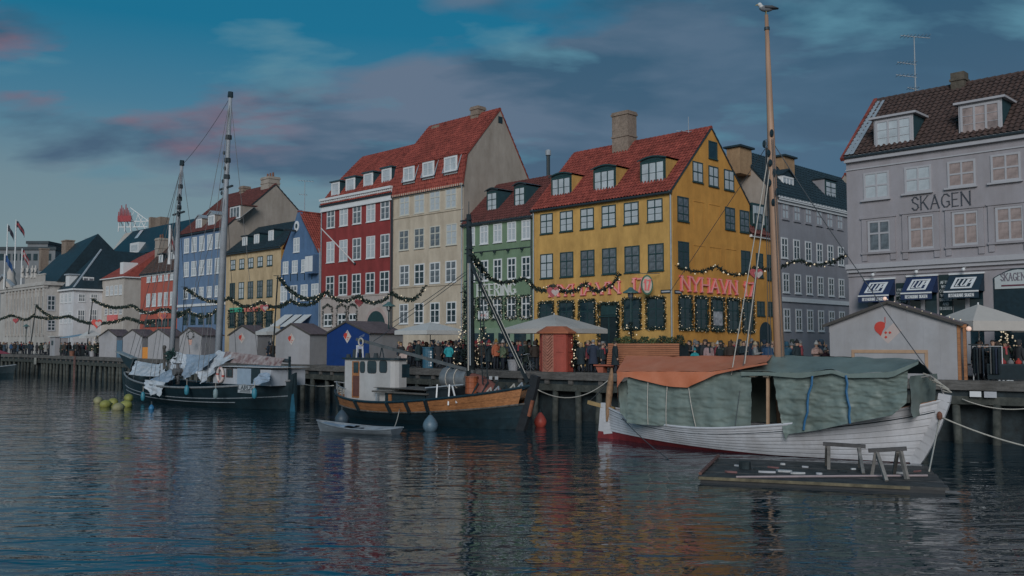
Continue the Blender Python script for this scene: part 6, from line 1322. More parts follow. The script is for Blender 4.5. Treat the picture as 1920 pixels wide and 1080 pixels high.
for k in range(npk):
    y0 = Wr * k / npk; mb = MB(); x0 = lc[3].x * k / npk * .95 + rnd(-.05, .05); mb.box(x0, Lr - (Lr - lc[2].x) * k / npk + rnd(-.06, .06), y0 + .012, y0 + Wr / npk - .012, .102, .18 + rnd(-.015, .015)); mb.build('plank', raft_w, rf_)
mb = MB(); mb.bar((.0, .0, .15), (Lr - 1, .0, .14), .09, .09); mb.build('edge_beam', M('mossy edge', (.13, .11, .07), .8, .5, 3), rf_)
mb = MB(); mb.tube([(-.0, .4, .23), (lc[3].x, Wr - .1, .27)], .06, 6); mb.build('edge_pole', M('red brown edge', (.14, .07, .06), .8, .4, 5), rf_)
rm = Matrix.Translation((cs[0].x, cs[0].y, WATER)) @ Matrix.Rotation(ang, 4, 'Z')
def rloc(px, py): return inv @ at_z(px, py, zr)
a = rloc(1380, 896); b_ = rloc(1739, 894.5); o = thing('boat_hook', 'long pale pole lying along the front of the raft', 'pole', rm @ Vector((a.x, a.y, .23)), ang); mb = MB(); mb.tube([(0, 0, 0), (b_ - a).to_3d() * Vector((1, 1, 0)).to_3d() if False else Vector((b_.x - a.x, b_.y - a.y, .02))], .035, 6); mb.build('shaft', M('pale pole', (.33, .27, .28), .6, .1, 4), o)
for i, (px, py, sx, sy, m_, lab) in enumerate([(1470, 884, .8, .28, M('torn white scrap', (.4, .41, .42), .8, .2, 6), 'larger torn white scrap lying on the raft'), (1492, 888, .55, .2, M('torn white scrap', (.4, .41, .42), .8, .2, 6), 'smaller torn white scrap beside the pole on the raft'), (1372, 886, .5, .12, M('red scrap', (.2, .1, .1), .8, .3, 5), 'reddish wood offcut lying on the left of the raft'), (1440, 886, .6, .1, grey_paint, 'thin pale offcut lying mid raft'), (1468, 871, .2, .2, M('torn white scrap', (.4, .41, .42), .8, .2, 6), 'small white box piece at the back of the raft'), (1535, 889, .25, .12, grey_paint, 'small grey offcut near the sawhorse on the raft'), (1398, 879, .45, .3, wood_dark, 'dark lump of wood at the back left of the raft'), (1690, 888, .4, .06, M('torn white scrap', (.4, .41, .42), .8, .2, 6), 'short white lath behind the sawhorse legs')]):
    q = rloc(px, py); o = thing('wood_scrap', lab, 'scrap', rm @ Vector((q.x, q.y, .19)), ang + rnd(-.3, .3), 'scraps on the raft'); n = 9; mb = MB(); mb.prism([(sx / 2 * math.cos(2 * math.pi * k / n) * rnd(.6, 1.1), sy / 2 * math.sin(2 * math.pi * k / n) * rnd(.6, 1.1), 0) for k in range(n)], (0, 0, .06 if i != 6 else .25)); mb.build('piece', m_, o)
for i, (px, py, l_, m_, lab) in enumerate([(1385, 874, .3, grey_paint, 'pale wood chip at the back left corner of the raft'), (1420, 880, .25, wood_dark, 'dark wood chip beside the reddish offcut on the raft'), (1450, 877, .4, M('red scrap', (.2, .1, .1)), 'thin red brown splinter behind the white scraps on the raft'), (1510, 876, .2, grey_paint, 'pale chip behind the white scraps, near the first sawhorse'), (1580, 884, .3, wood_dark, 'dark chip lying under the left sawhorse'), (1600, 880, .15, white_paint, 'tiny white chip under the left sawhorse'), (1720, 884, .35, M('red scrap', (.2, .1, .1)), 'red brown splinter at the right end of the raft')]):
    q = rloc(px, py); o = thing('wood_chip', lab, 'scrap', rm @ Vector((q.x, q.y, .19)), ang + rnd(-1, 1), 'wood chips on the raft'); mb = MB(); mb.box(-l_ / 2, l_ / 2, -.04, .04, 0, .05); mb.build('piece', m_, o)
shw = M('grey sawhorse wood', (.2, .19, .18), .85, .4, 3, .4, 14, stain=.3)
def sawhorse(l, r, ztop_px, legs, label, y_off):
    base = [rloc(px, py) for (_, px, py) in legs]; o = thing('sawhorse', label, 'sawhorse', rm @ Vector((base[0].x, base[0].y, .18)), ang); tops = []
    oi = (Matrix.Translation(rm @ Vector((base[0].x, base[0].y, .18))) @ Matrix.Rotation(ang, 4, 'Z')).inverted(); oo = oi @ CAM
    ym = sum(b.y for b in base) / len(base) - base[0].y
    def pl(px, py): d = oi.to_3x3() @ ray(px, py); k = (ym - oo.y) / d.y; return oo + d * k
    A_, B_ = pl(l, ztop_px[0]), pl(r, ztop_px[1]); mb = MB(); mb.bar(A_, B_, .14, .12); mb.build('top_beam', M('dark sawhorse beam', (.07, .068, .07), .85, .4, 3, .4, 14), o)
    for (tx, px, py), b_ in zip(legs, base):
        T = A_.lerp(B_, (tx - l) / (r - l)); mb = MB(); mb.bar(T - Vector((0, 0, .06)), Vector((b_.x - base[0].x, b_.y - base[0].y, 0)), .1, .12); mb.build('leg', shw, o)
sawhorse(1543, 1623, (832, 837), [(1554, 1554, 880), (1550, 1549, 872), (1610, 1619, 888), (1612, 1612, 876)], 'grey wooden sawhorse standing mid raft, left of two', 0)
sawhorse(1628, 1700, (845, 841), [(1642, 1634, 893), (1644, 1662, 901), (1683, 1676, 888), (1688, 1701, 898)], 'grey trestle with splayed legs on the right of the raft', 0)
# ---------------- dark boat at the left edge
p = at_z(12, 708, WATER); W5 = Boat('harbour_boat', 'dark low boat with red and white canopy at the far left edge', 'boat', (p.x - 12, p.y + 6), (p.x + .2, p.y + 1), -1, 1.8)
W5.shape(quad([(0, 1.2), (.5, 1.0), (1, 1.6)]), lambda t: -.4, (2.2, 2), .6, .2, .45)
for sd in (-1, 1): W5.strake('hull_planking', hull_black, .02, 1, sd, lap=0)
W5.rail(stripe, .06); W5.deck(wood_dark, .85); mb = MB(); mb.box(3, 9.5, -1.2, 1.2, 1, 3.0); mb.build('cabin', black_paint, W5.root)
mb = MB(); a = [Vector((2.5 + 8.5 * i / 10, -1.5, 3.0 + 1.2 * math.sin(math.pi * .5 * (1 - i / 10)))) for i in range(11)]; mb.grid([a, [v + Vector((0, 3, 0)) for v in a]]); mb.grid([[v - Vector((0, .02, .45)) for v in a], a], 1); mb.build('canopy', [M('canopy red', (.35, .05, .07), .7, .1, 3), M('canopy white', (.5, .45, .46), .7, .1, 3)], W5.root)

# ---------------- mooring ropes
def rope(a, b_, label, sg=.2, r=.025, m=rope_m):
    c = (Vector(a) + Vector(b_)) / 2; mb = MB(); mb.tube([p - Vector(a) for p in sag(a, b_, sg, 14)], r, 5); o = mb.build('mooring_rope', m, None, True, loc=a); tag(o, label, 'rope'); return o
rope(W1.mat @ (W1.pt(1, .78, 1) + Vector((.2, -.1, 0))), at_y(1990, 850, 31), 'pale mooring rope running from the white bow to the lower right edge', .15, .03)
rope(quay_pt(1795) + Vector((0, -.2, -.75)), quay_pt(1960) + Vector((0, -.3, -.8)), 'pale rope slung along the quay wall right of the white bow', .35, .025)
rope(W1.mat @ (W1.pt(1, .75, 1) + Vector((.15, -.05, 0))), at_z(1742, 884, WATER + .3), 'thin rope hanging from the white bow down to the raft', .0, .028)
rope(W1.mat @ W1.pt(.1, .9, -1, .05), at_z(1255, 862, WATER), 'thin line trailing from the white stern into the water', .1, .018, steel_rope)
rope(W2.mat @ (W2.pt(1, .95, 1) + Vector((.3, 0, 0))), quay_pt(1147) + Vector((0, -.2, -.1)), 'slack pale rope from the fishing boat bow to the quay corner', .75, .028)
rope(W2.mat @ W2.pt(.56, .8, -1, .1), D4.mat @ D4.pt(.02, 1, 1), 'slack pale rope from the fishing boat to the dinghy', .45, .026)
rope(quay_pt(553) + Vector((.3, -.3, -1.3)), W2.mat @ (W2.pt(0, 1, -1) + Vector((-.2, 0, .3))), 'pale rope along the quay to the stern of the fishing boat', .15, .03)
rope(W1.mat @ W1.p(1103, 754, 0), quay_pt(1146) + Vector((0, -.2, -.3)), 'tight grey rope from the white boat tiller up to the quay', .02, .02, steel_rope)
# ================================================================ ON THE QUAY: huts, kiosk, planter, parasols
hut_w = M('pale hut board', (.33, .33, .35), .6, .06, 2, .15, 20, stain=.1); hut_roof = M('brown felt roof', (.13, .10, .11), .85, .25, 4, .4, 20); hut_blue = M('deep blue hut paint', (.002, .03, .15), .55, .12, 2)
plaque_m = M('emblem plaque', (.5, .46, .43), .6, .06, 3); heart_red = M('emblem red', (.5, .045, .03), .6, .08, 3)
def heart(mb, cx, cz, r, y, mi=0, th=.02):
    """woven heart: one red lobe on a tilted square"""
    pts = []
    for k in range(9): a = R(45 + 180 * k / 8); pts.append((cx - r * .5 + r * .7 * math.cos(a), y, cz + r * .5 + r * .7 * math.sin(a)))
    pts += [(cx - r * .98, y, cz + 0.0), (cx - .5 * r, y, cz - .48 * r)]
    pts = pts + [(cx - .3 * r, y, cz + .05 * r), (cx - .05 * r, y, cz + .5 * r)]
    mb.prism(pts, (0, -th, 0), mi)
    for (dx, dz) in [(.05, -.1), (.5, -.1), (.05, -.62)]:
        mb.prism([(cx + (dx - .17) * r, y, cz + dz * r), (cx + dx * r, y, cz + (dz - .17) * r), (cx + (dx + .17) * r, y, cz + dz * r), (cx + dx * r, y, cz + (dz + .17) * r)], (0, -th, 0), mi)
    mb.box(cx - .04 * r, cx + .04 * r, y - th, y, cz + 1.0 * r, cz + 1.7 * r, mi)
def hut(pl, pr, apex, eaveL, th, D, label, front=hut_w, side=None, emblem=None, dset=.45, door=False, name='market_hut', eaves=.14, group='market huts along the quay'):
    p = behind(pl, dset); dv = Vector((math.cos(R(th)), -math.sin(R(th)), 0)); r = (pr - 960) / FPX
    W = (r * p.y - p.x) / (dv.x - r * dv.y); o = thing(name, label, 'hut', p, R(-th), group)
    mat = Matrix.Translation(p) @ Matrix.Rotation(R(-th), 4, 'Z'); inv = mat.inverted(); oc = inv @ CAM
    def f(px, py): d = inv.to_3x3() @ ray(px, py); k = -oc.y / d.y; return oc.x + d.x * k, oc.z + d.z * k
    xa, za = f(*apex); _, ze = f(*eaveL); zr = ze
    mb = MB(); mb.prism([(0, 0, 0), (W, 0, 0), (W, 0, zr), (xa, 0, za), (0, 0, ze)], (0, D, 0)); wl = mb.build('wall', side or front, o)
    nb = max(4, int(W / .62)); 
    for k in range(nb):
        x0, x1 = W * k / nb, W * (k + 1) / nb
        def top(x): return ze + (za - ze) * x / xa if x < xa else za + (zr - za) * (x - xa) / (W - xa)
        mb = MB(); poly = [(x0 + .0012, -.03, .02), (x1 - .0012, -.03, .02), (x1 - .0012, -.03, top(x1) - .03)] + ([(xa, -.03, za - .03)] if x0 < xa < x1 else []) + [(x0 + .0012, -.03, top(x0) - .03)]
        mb.prism(poly, (0, .028, 0)); mb.build('board', front, wl)
    rf = MB(); e = eaves
    for (xb, zb) in ((0, ze), (W, zr)):
        v = Vector((xb - xa, 0, zb - za)); v.normalize(); b_ = Vector((xb, 0, zb)) + v * e; a = Vector((xa, 0, za)); nn = Vector((-v.z, 0, v.x)) * (1 if v.x > 0 else -1); 
        nn = Vector((abs(v.z) * (1 if v.x > 0 else -1), 0, abs(v.x)))
        y0, y1 = -e * .7, D + e; rf.add([Vector((q.x, y, q.z)) + nn * k for y in (y0, y1) for q in (a, b_) for k in (.015, .075)], [(0, 1, 3, 2), (4, 6, 7, 5), (0, 4, 5, 1), (1, 5, 7, 3), (3, 7, 6, 2), (2, 6, 4, 0)])
    rf.build('roof', hut_roof, o)
    for (xb, zb) in ((0, ze), (W, zr)):
        mb = MB(); v = Vector((xb - xa, 0, zb - za)).normalized(); mb.bar((xa, -e * .75, za + .0), Vector((xb, -e * .75, zb)) + v * e, .03, .12); mb.build('barge_board', M('dark barge board', (.06, .055, .05), .7, .2, 4), o)
    if emblem:
        ex, ez = f(*emblem); mb = MB(); r_ = .36; mb.prism([(ex - r_, -.031, ez), (ex, -.031, ez - r_ * 1.35), (ex + r_, -.031, ez), (ex, -.031, ez + r_ * 1.35)], (0, -.02, 0)); pq = mb.build('emblem', plaque_m, o)
        mb = MB(); heart(mb, ex, ez - .06, .27, -.052); hp_ = mb.build('heart', heart_red, pq)
    return o, f, W, D, mat
hut(188, 220, (204, 618), (188, 630), 24, 2.3, 'pale market hut, leftmost of the row, next to the far crowd')
hut(232, 268, (249, 618), (232, 631), 24, 2.3, 'pale market hut second from the left, beside an orange board')
hut(279, 319, (298, 617), (279, 631), 24, 2.3, 'pale market hut third from the left, behind the bow covers')
hut(338, 379, (355, 614.5), (340, 629), 24, 2.9, 'pale market hut between the two ship masts with a dark wreath')
def wreath(px, py, d, label):
    p = at_y(px, py, behind(px, d).y); o = thing('wreath', label, 'wreath', p); pts = [(.33 * math.cos(2 * math.pi * k / 12), 0, .38 * math.sin(2 * math.pi * k / 12)) for k in range(13)]
    tag(fir_tube(pts, .14, 60, size=.12).build('fir_needles', fir_m, o), kind='stuff'); mb = MB(); mb.prism([(-.2, -.05, -.45), (.2, -.05, -.45), (.12, -.05, -.95), (-.12, -.05, -.95)], (0, .04, 0)); mb.build('bow', M('pale pink bow', (.5, .3, .25), .8, .2, 6), o)
wreath(357, 628, .3, 'dark fir wreath with a pale pink bow on the hut between the masts')
hut(431, 484, (455, 610.5), (431, 628), 26, 1.9, 'pale market hut right of the tall ship mast with brown roof', emblem=(454, 634))
hut(518, 582, (547, 607), (518, 627), 28, 2.4, 'pale market hut with red brown roof next to the blue hut', emblem=(547, 636))
o, f, W_, D_, mt_ = hut(614, 693, (650, 603), (614, 625), 30, 4.0, 'deep blue market hut with white heart emblem behind the wheelhouse', front=hut_blue, side=hut_w, emblem=(652, 631))
x0, z0 = f(674, 633); mb = MB()
for k in range(4): mb.bar((x0 + k * .13, -.035, z0 + k * .05), (x0 + k * .13 + .1, -.035, z0 + k * .05 + .1), .02, .06, up=(0, 1, 0))
mb.bar((x0, -.035, z0 - .06), (x0 + .5, -.035, z0 + .14), .02, .04, up=(0, 1, 0)); mb.build('painted_bird', M('pale blue mark', (.3, .35, .42), .6, .1, 5), o)
x0, z0 = f(676, 655); mb = MB(); mb.prism([(x0 + .28 * math.cos(k * math.pi / 5), -.036, z0 + .35 * math.sin(k * math.pi / 5)) for k in range(10)], (0, -.02, 0)); mb.build('round_emblem', M('pale round emblem', (.35, .37, .5), .6, .2, 12), o)
# big white hut on the right
o, f, W_, D_, mt_ = hut(1555, 1793, (1665, 566.5), (1555, 608), 33, 2.9, 'large white market hut with red woven heart behind the white boat', front=hut_w, eaves=.3, group=None)
x0, z0 = f(1656, 620); mb = MB(); heart(mb, x0 + .1, z0 - .05, .4, -.034); mb.build('heart', heart_red, o)
x0, z0 = f(1667, 622); mb = MB(); mb.prism([(x0 - .05, -.0325, z0 - .55), (x0 + .55, -.0325, z0 + .05), (x0 + .2, -.0325, z0 + .4), (x0 - .4, -.0325, z0 - .2)], (0, -.001, 0)); mb.build('heart_plaque', M('faint pink plaque', (.46, .38, .36), .6, .06, 3), o)
xa, zt = f(1597, 658); xb, _ = f(1740, 658); lw = M('light brown batten', (.40, .26, .17), .6, .12, 4); mb = MB(); mb.box(xa, xb, -.07, -.031, zt - .09, zt + .06); fr_ = mb.build('hatch_frame', lw, o)
for x in (xa, xb - .13): mb = MB(); mb.box(x, x + .13, -.072, -.032, .1, zt - .092); mb.build('frame_post', lw, fr_)
mb = MB(); mb.box(xa + .15, xb - .15, -.05, -.031, .1, zt - .11); mb.build('hatch', hut_w, fr_)
mb = MB(); mb.box(W_ + .01, W_ + .14, -.02, .12, .05, f(1793, 604)[1] - .1); mb.box(W_ + .25, W_ + .38, -.02, .12, .05, f(1793, 604)[1] - .25); mb.box(W_ + .0, W_ + .4, -.0, .1, f(1793, 604)[1] - .24, f(1793, 604)[1] - .1); mb.build('timber_frame', wood_orange, o)
pts = [(f(1665, 566)[0], -.28, f(1665, 566)[1] + .05), (W_ + .3, -.28, f(1793, 601)[1] + .0)]; mb = MB(); tag(bulbs([pts[0], pts[1]], .06, .3, .03).build('light_bulbs', bulb_m, o), kind='stuff')
mb = MB(); q = f(1660, 560); mb.ball((q[0], -.1, q[1]), .09, 8, 6); mb.build('lamp_globe', M('lit globe', (.8, .6, .5), .4, .05, 3, emit=(1, .6, .45), es=.4), o)
mb = MB(); mb.ball((W_ + .5, -.1, f(1793, 604)[1] - .3), .11, 10, 8); mb.build('lamp_globe', M('lit globe', (.8, .6, .5)), o)

# red octagonal kiosk
kred = M('red kiosk paint', (.34, .065, .045), .6, .12, 2, .2, 20, stain=.15); kroof = M('orange red kiosk roof', (.40, .13, .065), .6, .12, 2, stain=.15); kpink = M('faded herringbone board', (.36, .16, .12), .7, .2, 4, stain=.15)
p = behind(1043, 1.25); kk = thing('kiosk', 'red octagonal wooden kiosk with herringbone panel on the quay edge', 'kiosk', p, R(10)); hk = (697 - 633) / FPX * p.y + .25; rk = .98
def oct_(r, z, n=8, a0=22.5): return [Vector((r * math.cos(R(a0 + 360 * i / n)), r * math.sin(R(a0 + 360 * i / n)), z)) for i in range(n)]
b0, b1 = oct_(rk, 0), oct_(rk, hk)
for i in range(8):
    mb = MB(); j = (i + 1) % 8; a, b_, c, d = b0[i], b0[j], b1[j], b1[i]; n = ((b_ - a).cross(d - a)).normalized(); mb.prism([a, b_, c, d], -n * .05); pn = mb.build('panel', kpink if i == 4 else kred, kk)
    u = (b_ - a); L_ = u.length; u.normalize()
    if i == 4:
        for k in range(11):
            for s_ in (0, 1):
                z = .12 + k * (hk - .3) / 11; p0 = a + u * (L_ / 2) + n * .012; p1 = a + u * (.06 if s_ == 0 else L_ - .06) + n * .012; mb = MB(); mb.bar(p0 + Vector((0, 0, z)), p1 + Vector((0, 0, z + .3)), .03, .13, up=n); mb.build('slat', kpink, pn)
    else:
        mb = MB()
        for (x0, x1, z0, z1) in [(.06, .14, .05, hk - .05), (L_ - .14, L_ - .06, .05, hk - .05), (.14, L_ - .14, .05, .15), (.14, L_ - .14, hk * .52, hk * .52 + .1), (.14, L_ - .14, hk - .15, hk - .05)]:
            mb.prism([a + u * x0 + Vector((0, 0, z0)), a + u * x1 + Vector((0, 0, z0)), a + u * x1 + Vector((0, 0, z1)), a + u * x0 + Vector((0, 0, z1))], n * .03)
        mb.build('panel_frame', kred, pn)
mb = MB(); r0, r1, r2 = oct_(rk + .2, hk), oct_(rk + .2, hk + .08), oct_(rk * .62, hk + .42); mb.grid([r0, r1, r2], 0, True); mb.add(r2, [tuple(range(8))]); mb.add(r0, [tuple(range(7, -1, -1))]); mb.build('roof', kroof, kk)

# slatted planter bench
p = behind(1141, 1.6); dvx = quay_dir(1205); r_ = (1273 - 960) / FPX; Wp = (r_ * p.y - p.x) / (dvx.x - r_ * dvx.y); rzp = math.atan2(dvx.y, dvx.x); pb_ = thing('planter_bench', 'tall orange slatted bench planter with shrubs on the quay', 'planter', p, rzp)
slatm = M('orange brown slat', (.42, .17, .09), .55, .2, 3, .2, 20, aniso=(.6, 6, 6), stain=.15); zt = (697 - 641) / FPX * p.y; ns = 13
for k in range(ns):
    z0 = .3 + (zt - .3) * k / ns; mb = MB(); le = .12 * (1 - k / ns) * -1; mb.box(le, Wp, -.03 - .02 * (1 - k / ns), .02, z0 + .012, z0 + (zt - .3) / ns - .014); mb.build('slat', slatm, pb_)
    mb = MB(); mb.box(le - .02, le + .02, -.03, 1.3, z0 + .012, z0 + (zt - .3) / ns - .014); mb.build('side_slat', slatm, pb_)
mb = MB(); mb.box(.02, Wp - .01, .03, 1.3, 0, zt - .05); mb.build('box', wood_dark, pb_)
mb = MB(); mb.box(-.65, Wp, -.62, -.06, .42, .5); pbs = mb.build('seat', M('red brown seat', (.34, .1, .06), .6, .15, 3), pb_); mb = MB(); mb.prism([(-.6, -.5, .42), (-.1, -.5, .42), (-.1, -.5, 0), (-.4, -.5, 0)], (0, .45, 0)); mb.build('seat_support', M('red brown seat', (.34, .1, .06)), pb_)
def shrub(mb, c, r, h, n, size=.1, rng=random):
    c = Vector(c)
    for i in range(n):
        a = rng.uniform(0, 6.28); z = rng.random(); rr = r * (1 - z * .5) * math.sqrt(rng.random()); q = c + Vector((rr * math.cos(a), rr * math.sin(a), h * z)); d = Vector((rng.gauss(0, 1), rng.gauss(0, 1), rng.gauss(.4, 1))).normalized(); e = d.cross(Vector((rng.gauss(0, 1), rng.gauss(0, 1), rng.gauss(0, 1)))).normalized() * size * .3
        mb.add([q - e, q + e, q + d * size + e * .2, q + d * size - e * .2], [(0, 1, 2, 3)])
leafm = [M('shrub leaf', (.055, .085, .04), .7, .5, 6), M('dark shrub leaf', (.03, .05, .03), .7, .4, 6), M('pale shrub leaf', (.09, .12, .05), .7, .4, 6)]
for i, (fx, h_, n, k) in enumerate([(.08, .35, 260, 0), (.2, .45, 320, 2), (.33, .3, 220, 1), (.47, .42, 300, 0), (.6, .32, 240, 2), (.72, .45, 320, 1), (.84, .38, 260, 0), (.95, .5, 320, 1)]):
    o = thing('shrub', ['low bright green shrub at the left end of the orange planter', 'second shrub from the left end of the planter, yellow green', 'low dark shrub third from the left in the planter', 'green shrub left of the middle of the orange planter', 'pale low shrub right of the middle of the planter', 'dark bushy shrub third from the right end of the planter', 'green shrub second from the right end of the planter', 'darkest tall shrub at the right end of the planter'][i], 'shrub', pb_.matrix_basis @ Vector((Wp * fx, .5, zt - .08)), rnd(0, 6), 'shrubs in the planter')
    mb = MB(); shrub(mb, (0, 0, 0), .42, h_, n); tag(mb.build('foliage', leafm[k], o), kind='stuff'); mb = MB(); mb.cyl((0, 0, -.1), (0, 0, h_ * .6), .02, .01, 5); mb.build('stem', wood_old, o)

# parasols
canvas = M('beige parasol cloth', (.47, .44, .41), .85, .05, 2, .15, 30); canvas_w = M('pale parasol cloth', (.5, .5, .49), .85, .05, 2)
def parasol(l, r, apex_y, rim_y, d, label, m=canvas, n=4, rot=45, val=.28, zbase=0):
    pm_ = (l + r) / 2; p = behind(pm_, d); k = p.y / FPX; rad = (r - l) / 2 * k * 1.0; zr = at_y(pm_, rim_y, p.y).z; za = at_y(pm_, apex_y, p.y).z
    o = thing('parasol', label, 'parasol', p, R(rot)); mb = MB(); n8 = 8
    def ring(f, z):
        out = []
        for i in range(n8): a = 2 * math.pi * i / n8; q = 1 / max(abs(math.cos(a)), abs(math.sin(a))); out.append(Vector((rad * f * math.cos(a) * q * .73, rad * f * math.sin(a) * q * .73, z)))
        return out
    rows = [ring(1, zr), ring(.66, zr + (za - zr) * .36), ring(.33, zr + (za - zr) * .7), ring(.09, za - .06), ring(.02, za)]
    mb.grid(rows, 0, True); mb.grid([[v * 1 for v in ring(1.0, zr - val)], ring(1, zr)], 0, True)
    mb.build('canopy', m, o); mb = MB(); mb.cyl((0, 0, 0), (0, 0, za + .1), .04, .035, 8); mb.build('pole', white_paint, o); mb = MB(); mb.box(-.4, .4, -.4, .4, 0, .12); mb.build('base', dark_metal, o)
    for i in range(n8):
        mb = MB(); v = rows[0][i]; mb.bar((0, 0, zr - .1 + (za - zr) * .5 * 0), v - Vector((0, 0, .03)), .03, .03); mb.build('rib', wood_old, o)
    return o
parasol(942, 1136, 590, 617, 5.5, 'large beige square parasol behind the red kiosk')
parasol(742, 872, 604, 620, 4.5, 'wide beige parasol in front of the cream house', canvas_w)
parasol(1752, 1917, 571, 603, 4.0, 'large grey beige parasol right of the big white hut', canvas, rot=12, val=.45)
parasol(1905, 2010, 585, 607, 5.5, 'parasol cut off by the right edge, beside the restaurant entrance', canvas, rot=12, val=.4)
parasol(480, 536, 611, 622, 3.4, 'small white parasol between two pale huts by the yellow house', canvas_w)
parasol(150, 194, 618, 630, 5, 'white parasol by the far crowd left of the huts', canvas_w)
def box_thing(name, label, cat, px, d, w_, dp, h_, m, rz=None, parts=None, group=None):
    p = behind(px, d); dv = quay_dir(px); o = thing(name, label, cat, p, rz if rz is not None else math.atan2(dv.y, dv.x), group); mb = MB(); mb.box(-w_ / 2, w_ / 2, -dp / 2, dp / 2, 0, h_); mb.build('body', m, o)
    return o
o = box_thing('stall', 'small white stall with a dark hatch in the far crowd', 'stall', 112, 2.0, 2.2, 1.6, 2.5, hut_w); mb = MB(); mb.box(-.4, .4, -.83, -.8, 1.4, 2.0); mb.build('hatch', black_paint, o); mb = MB(); mb.box(-1.3, 1.3, -1, 1, 2.5, 2.62); mb.build('roof', canvas_w, o)
o = box_thing('awning_stall', 'market stall with flat blue awning left of the pale huts', 'stall', 143, 4.5, 3.2, 1.4, .9, wood_dark); mb = MB(); mb.prism([(-1.9, -1.4, 2.35), (1.9, -1.4, 2.35), (1.9, 1.2, 2.8), (-1.9, 1.2, 2.8)], (0, 0, .07)); mb.build('awning', M('pale blue awning', (.2, .32, .42), .7, .1, 3), o)
for x in (-1.8, 1.8):
    mb = MB(); mb.cyl((x, -1.3, 0), (x, -1.3, 2.4), .04, .04, 6); mb.build('post', dark_metal, o)
# advertising column, boards, tubs, bicycle
p = behind(803, .8); o = thing('poster_column', 'blue poster column with white pictures beside the turquoise jacket', 'column', p); hh = (691 - 652) / FPX * p.y; mb = MB(); mb.cyl((0, 0, 0), (0, 0, hh), .36, .36, 16); mb.build('drum', M('poster blue', (.03, .11, .17), .5, .3, 3), o)
mb = MB(); mb.cyl((0, 0, hh), (0, 0, hh + .06), .4, .4, 16); mb.build('top', M('poster blue', (.03, .11, .17)), o)
for k in range(6): mb = MB(); z = .15 + k * (hh - .3) / 6; a = R(-62); mb.bar((.365 * math.cos(a) - .09, .365 * math.sin(a) - .02, z + .08), (.365 * math.cos(a) + .09, .365 * math.sin(a) + .05, z + .08), .01, .11); mb.build('picture', white_paint, o)
p = behind(758, .5); o = thing('draped_chair', 'pale pink cloth draped over a chair at the quay edge', 'chair', p); mb = MB(); hh = 1.0; mb.grid([[Vector((-.25 - .06 * j + .09 * i, -.2 - .05 * j + .03 * math.sin(i * 2), hh - hh * .9 * j / 5)) for i in range(7)] for j in range(6)]); mb.grid([[Vector((-.25 + .09 * i, -.2, hh)) for i in range(7)], [Vector((-.25 + .09 * i, .25, hh - .1)) for i in range(7)]]); mb.build('cloth', M('pale pink cloth', (.4, .31, .28), .85, .2, 4), o); mb = MB()
for x in (-.22, .22): mb.bar((x, .1, 0), (x, .1, hh - .05), .04, .04)
mb.build('frame', dark_metal, o)
for (px, lab, m_) in [(137, 'short terracotta tub at the quay edge before the far crowd', M('clay pot', (.2, .09, .06))), (175, 'short pale tub at the quay edge left of the first hut', hut_w), (962, 'pale stone tub behind the black sprit on the quay', hut_w)]:
    p = behind(px, .5); o = thing('tub', lab, 'tub', p); mb = MB(); mb.lathe([(.001, 0), (.26, 0), (.33, .62), (.36, .64), (.36, .7), (.3, .7), (.28, .6), (.001, .6)], n=12); mb.build('pot', m_, o); mb = MB(); mb.cyl((0, 0, .5), (0, 0, .62), .29, .29, 10); mb.build('soil', wood_dark, o)
p = behind(981, .9); o = thing('bicycle', 'dark bicycle parked on the quay left of the red kiosk', 'bicycle', p, R(-35))
for x in (-.52, .52):
    mb = MB(); mb.tube([(x + .33 * math.cos(a_ * math.pi / 10), 0, .34 + .33 * math.sin(a_ * math.pi / 10)) for a_ in range(21)], .022, 5); wh_ = mb.build('wheel', black_paint, o); mb = MB()
    for k in range(8): mb.bar((x, 0, .34), (x + .32 * math.cos(k * math.pi / 4), 0, .34 + .32 * math.sin(k * math.pi / 4)), .008, .008)
    mb.build('spokes', zinc, wh_)
mb = MB(); mb.tube([(-.52, 0, .34), (-.15, 0, .82), (.36, 0, .86), (.0, 0, .36), (-.15, 0, .82)], .022, 6); mb.tube([(-.52, 0, .34), (.0, 0, .36)], .02, 5); mb.tube([(.52, 0, .34), (.36, 0, .86), (.33, 0, 1.0)], .022, 6); mb.build('frame', dark_metal, o)
mb = MB(); mb.tube([(.2, -.28, 1.0), (.36, -.1, 1.05), (.36, .1, 1.05), (.2, .28, 1.0)], .02, 6); mb.build('handlebar', zinc, o); mb = MB(); mb.ball((-.2, 0, .92), (.14, .08, .04), 8, 5); mb.build('saddle', black_paint, o)
o = box_thing('orange_board', 'bright orange board standing between two pale huts on the left', 'board', 274, .6, .75, .06, 1.25, M('bright orange board', (.62, .25, .05), .6, .1, 4), rz=R(-24))
mb = MB(); mb.box(-.35, .35, .03, .3, 0, .04); mb.build('foot', wood_dark, o)
o = box_thing('blue_screen', 'tall blue screen between the first and second pale huts', 'screen', 226, .9, .8, .08, 2.0, M('slate blue screen', (.08, .15, .22), .6, .15, 3), rz=R(-24)); mb = MB(); mb.box(-.4, .4, .04, .3, 0, .04); mb.build('foot', wood_dark, o)
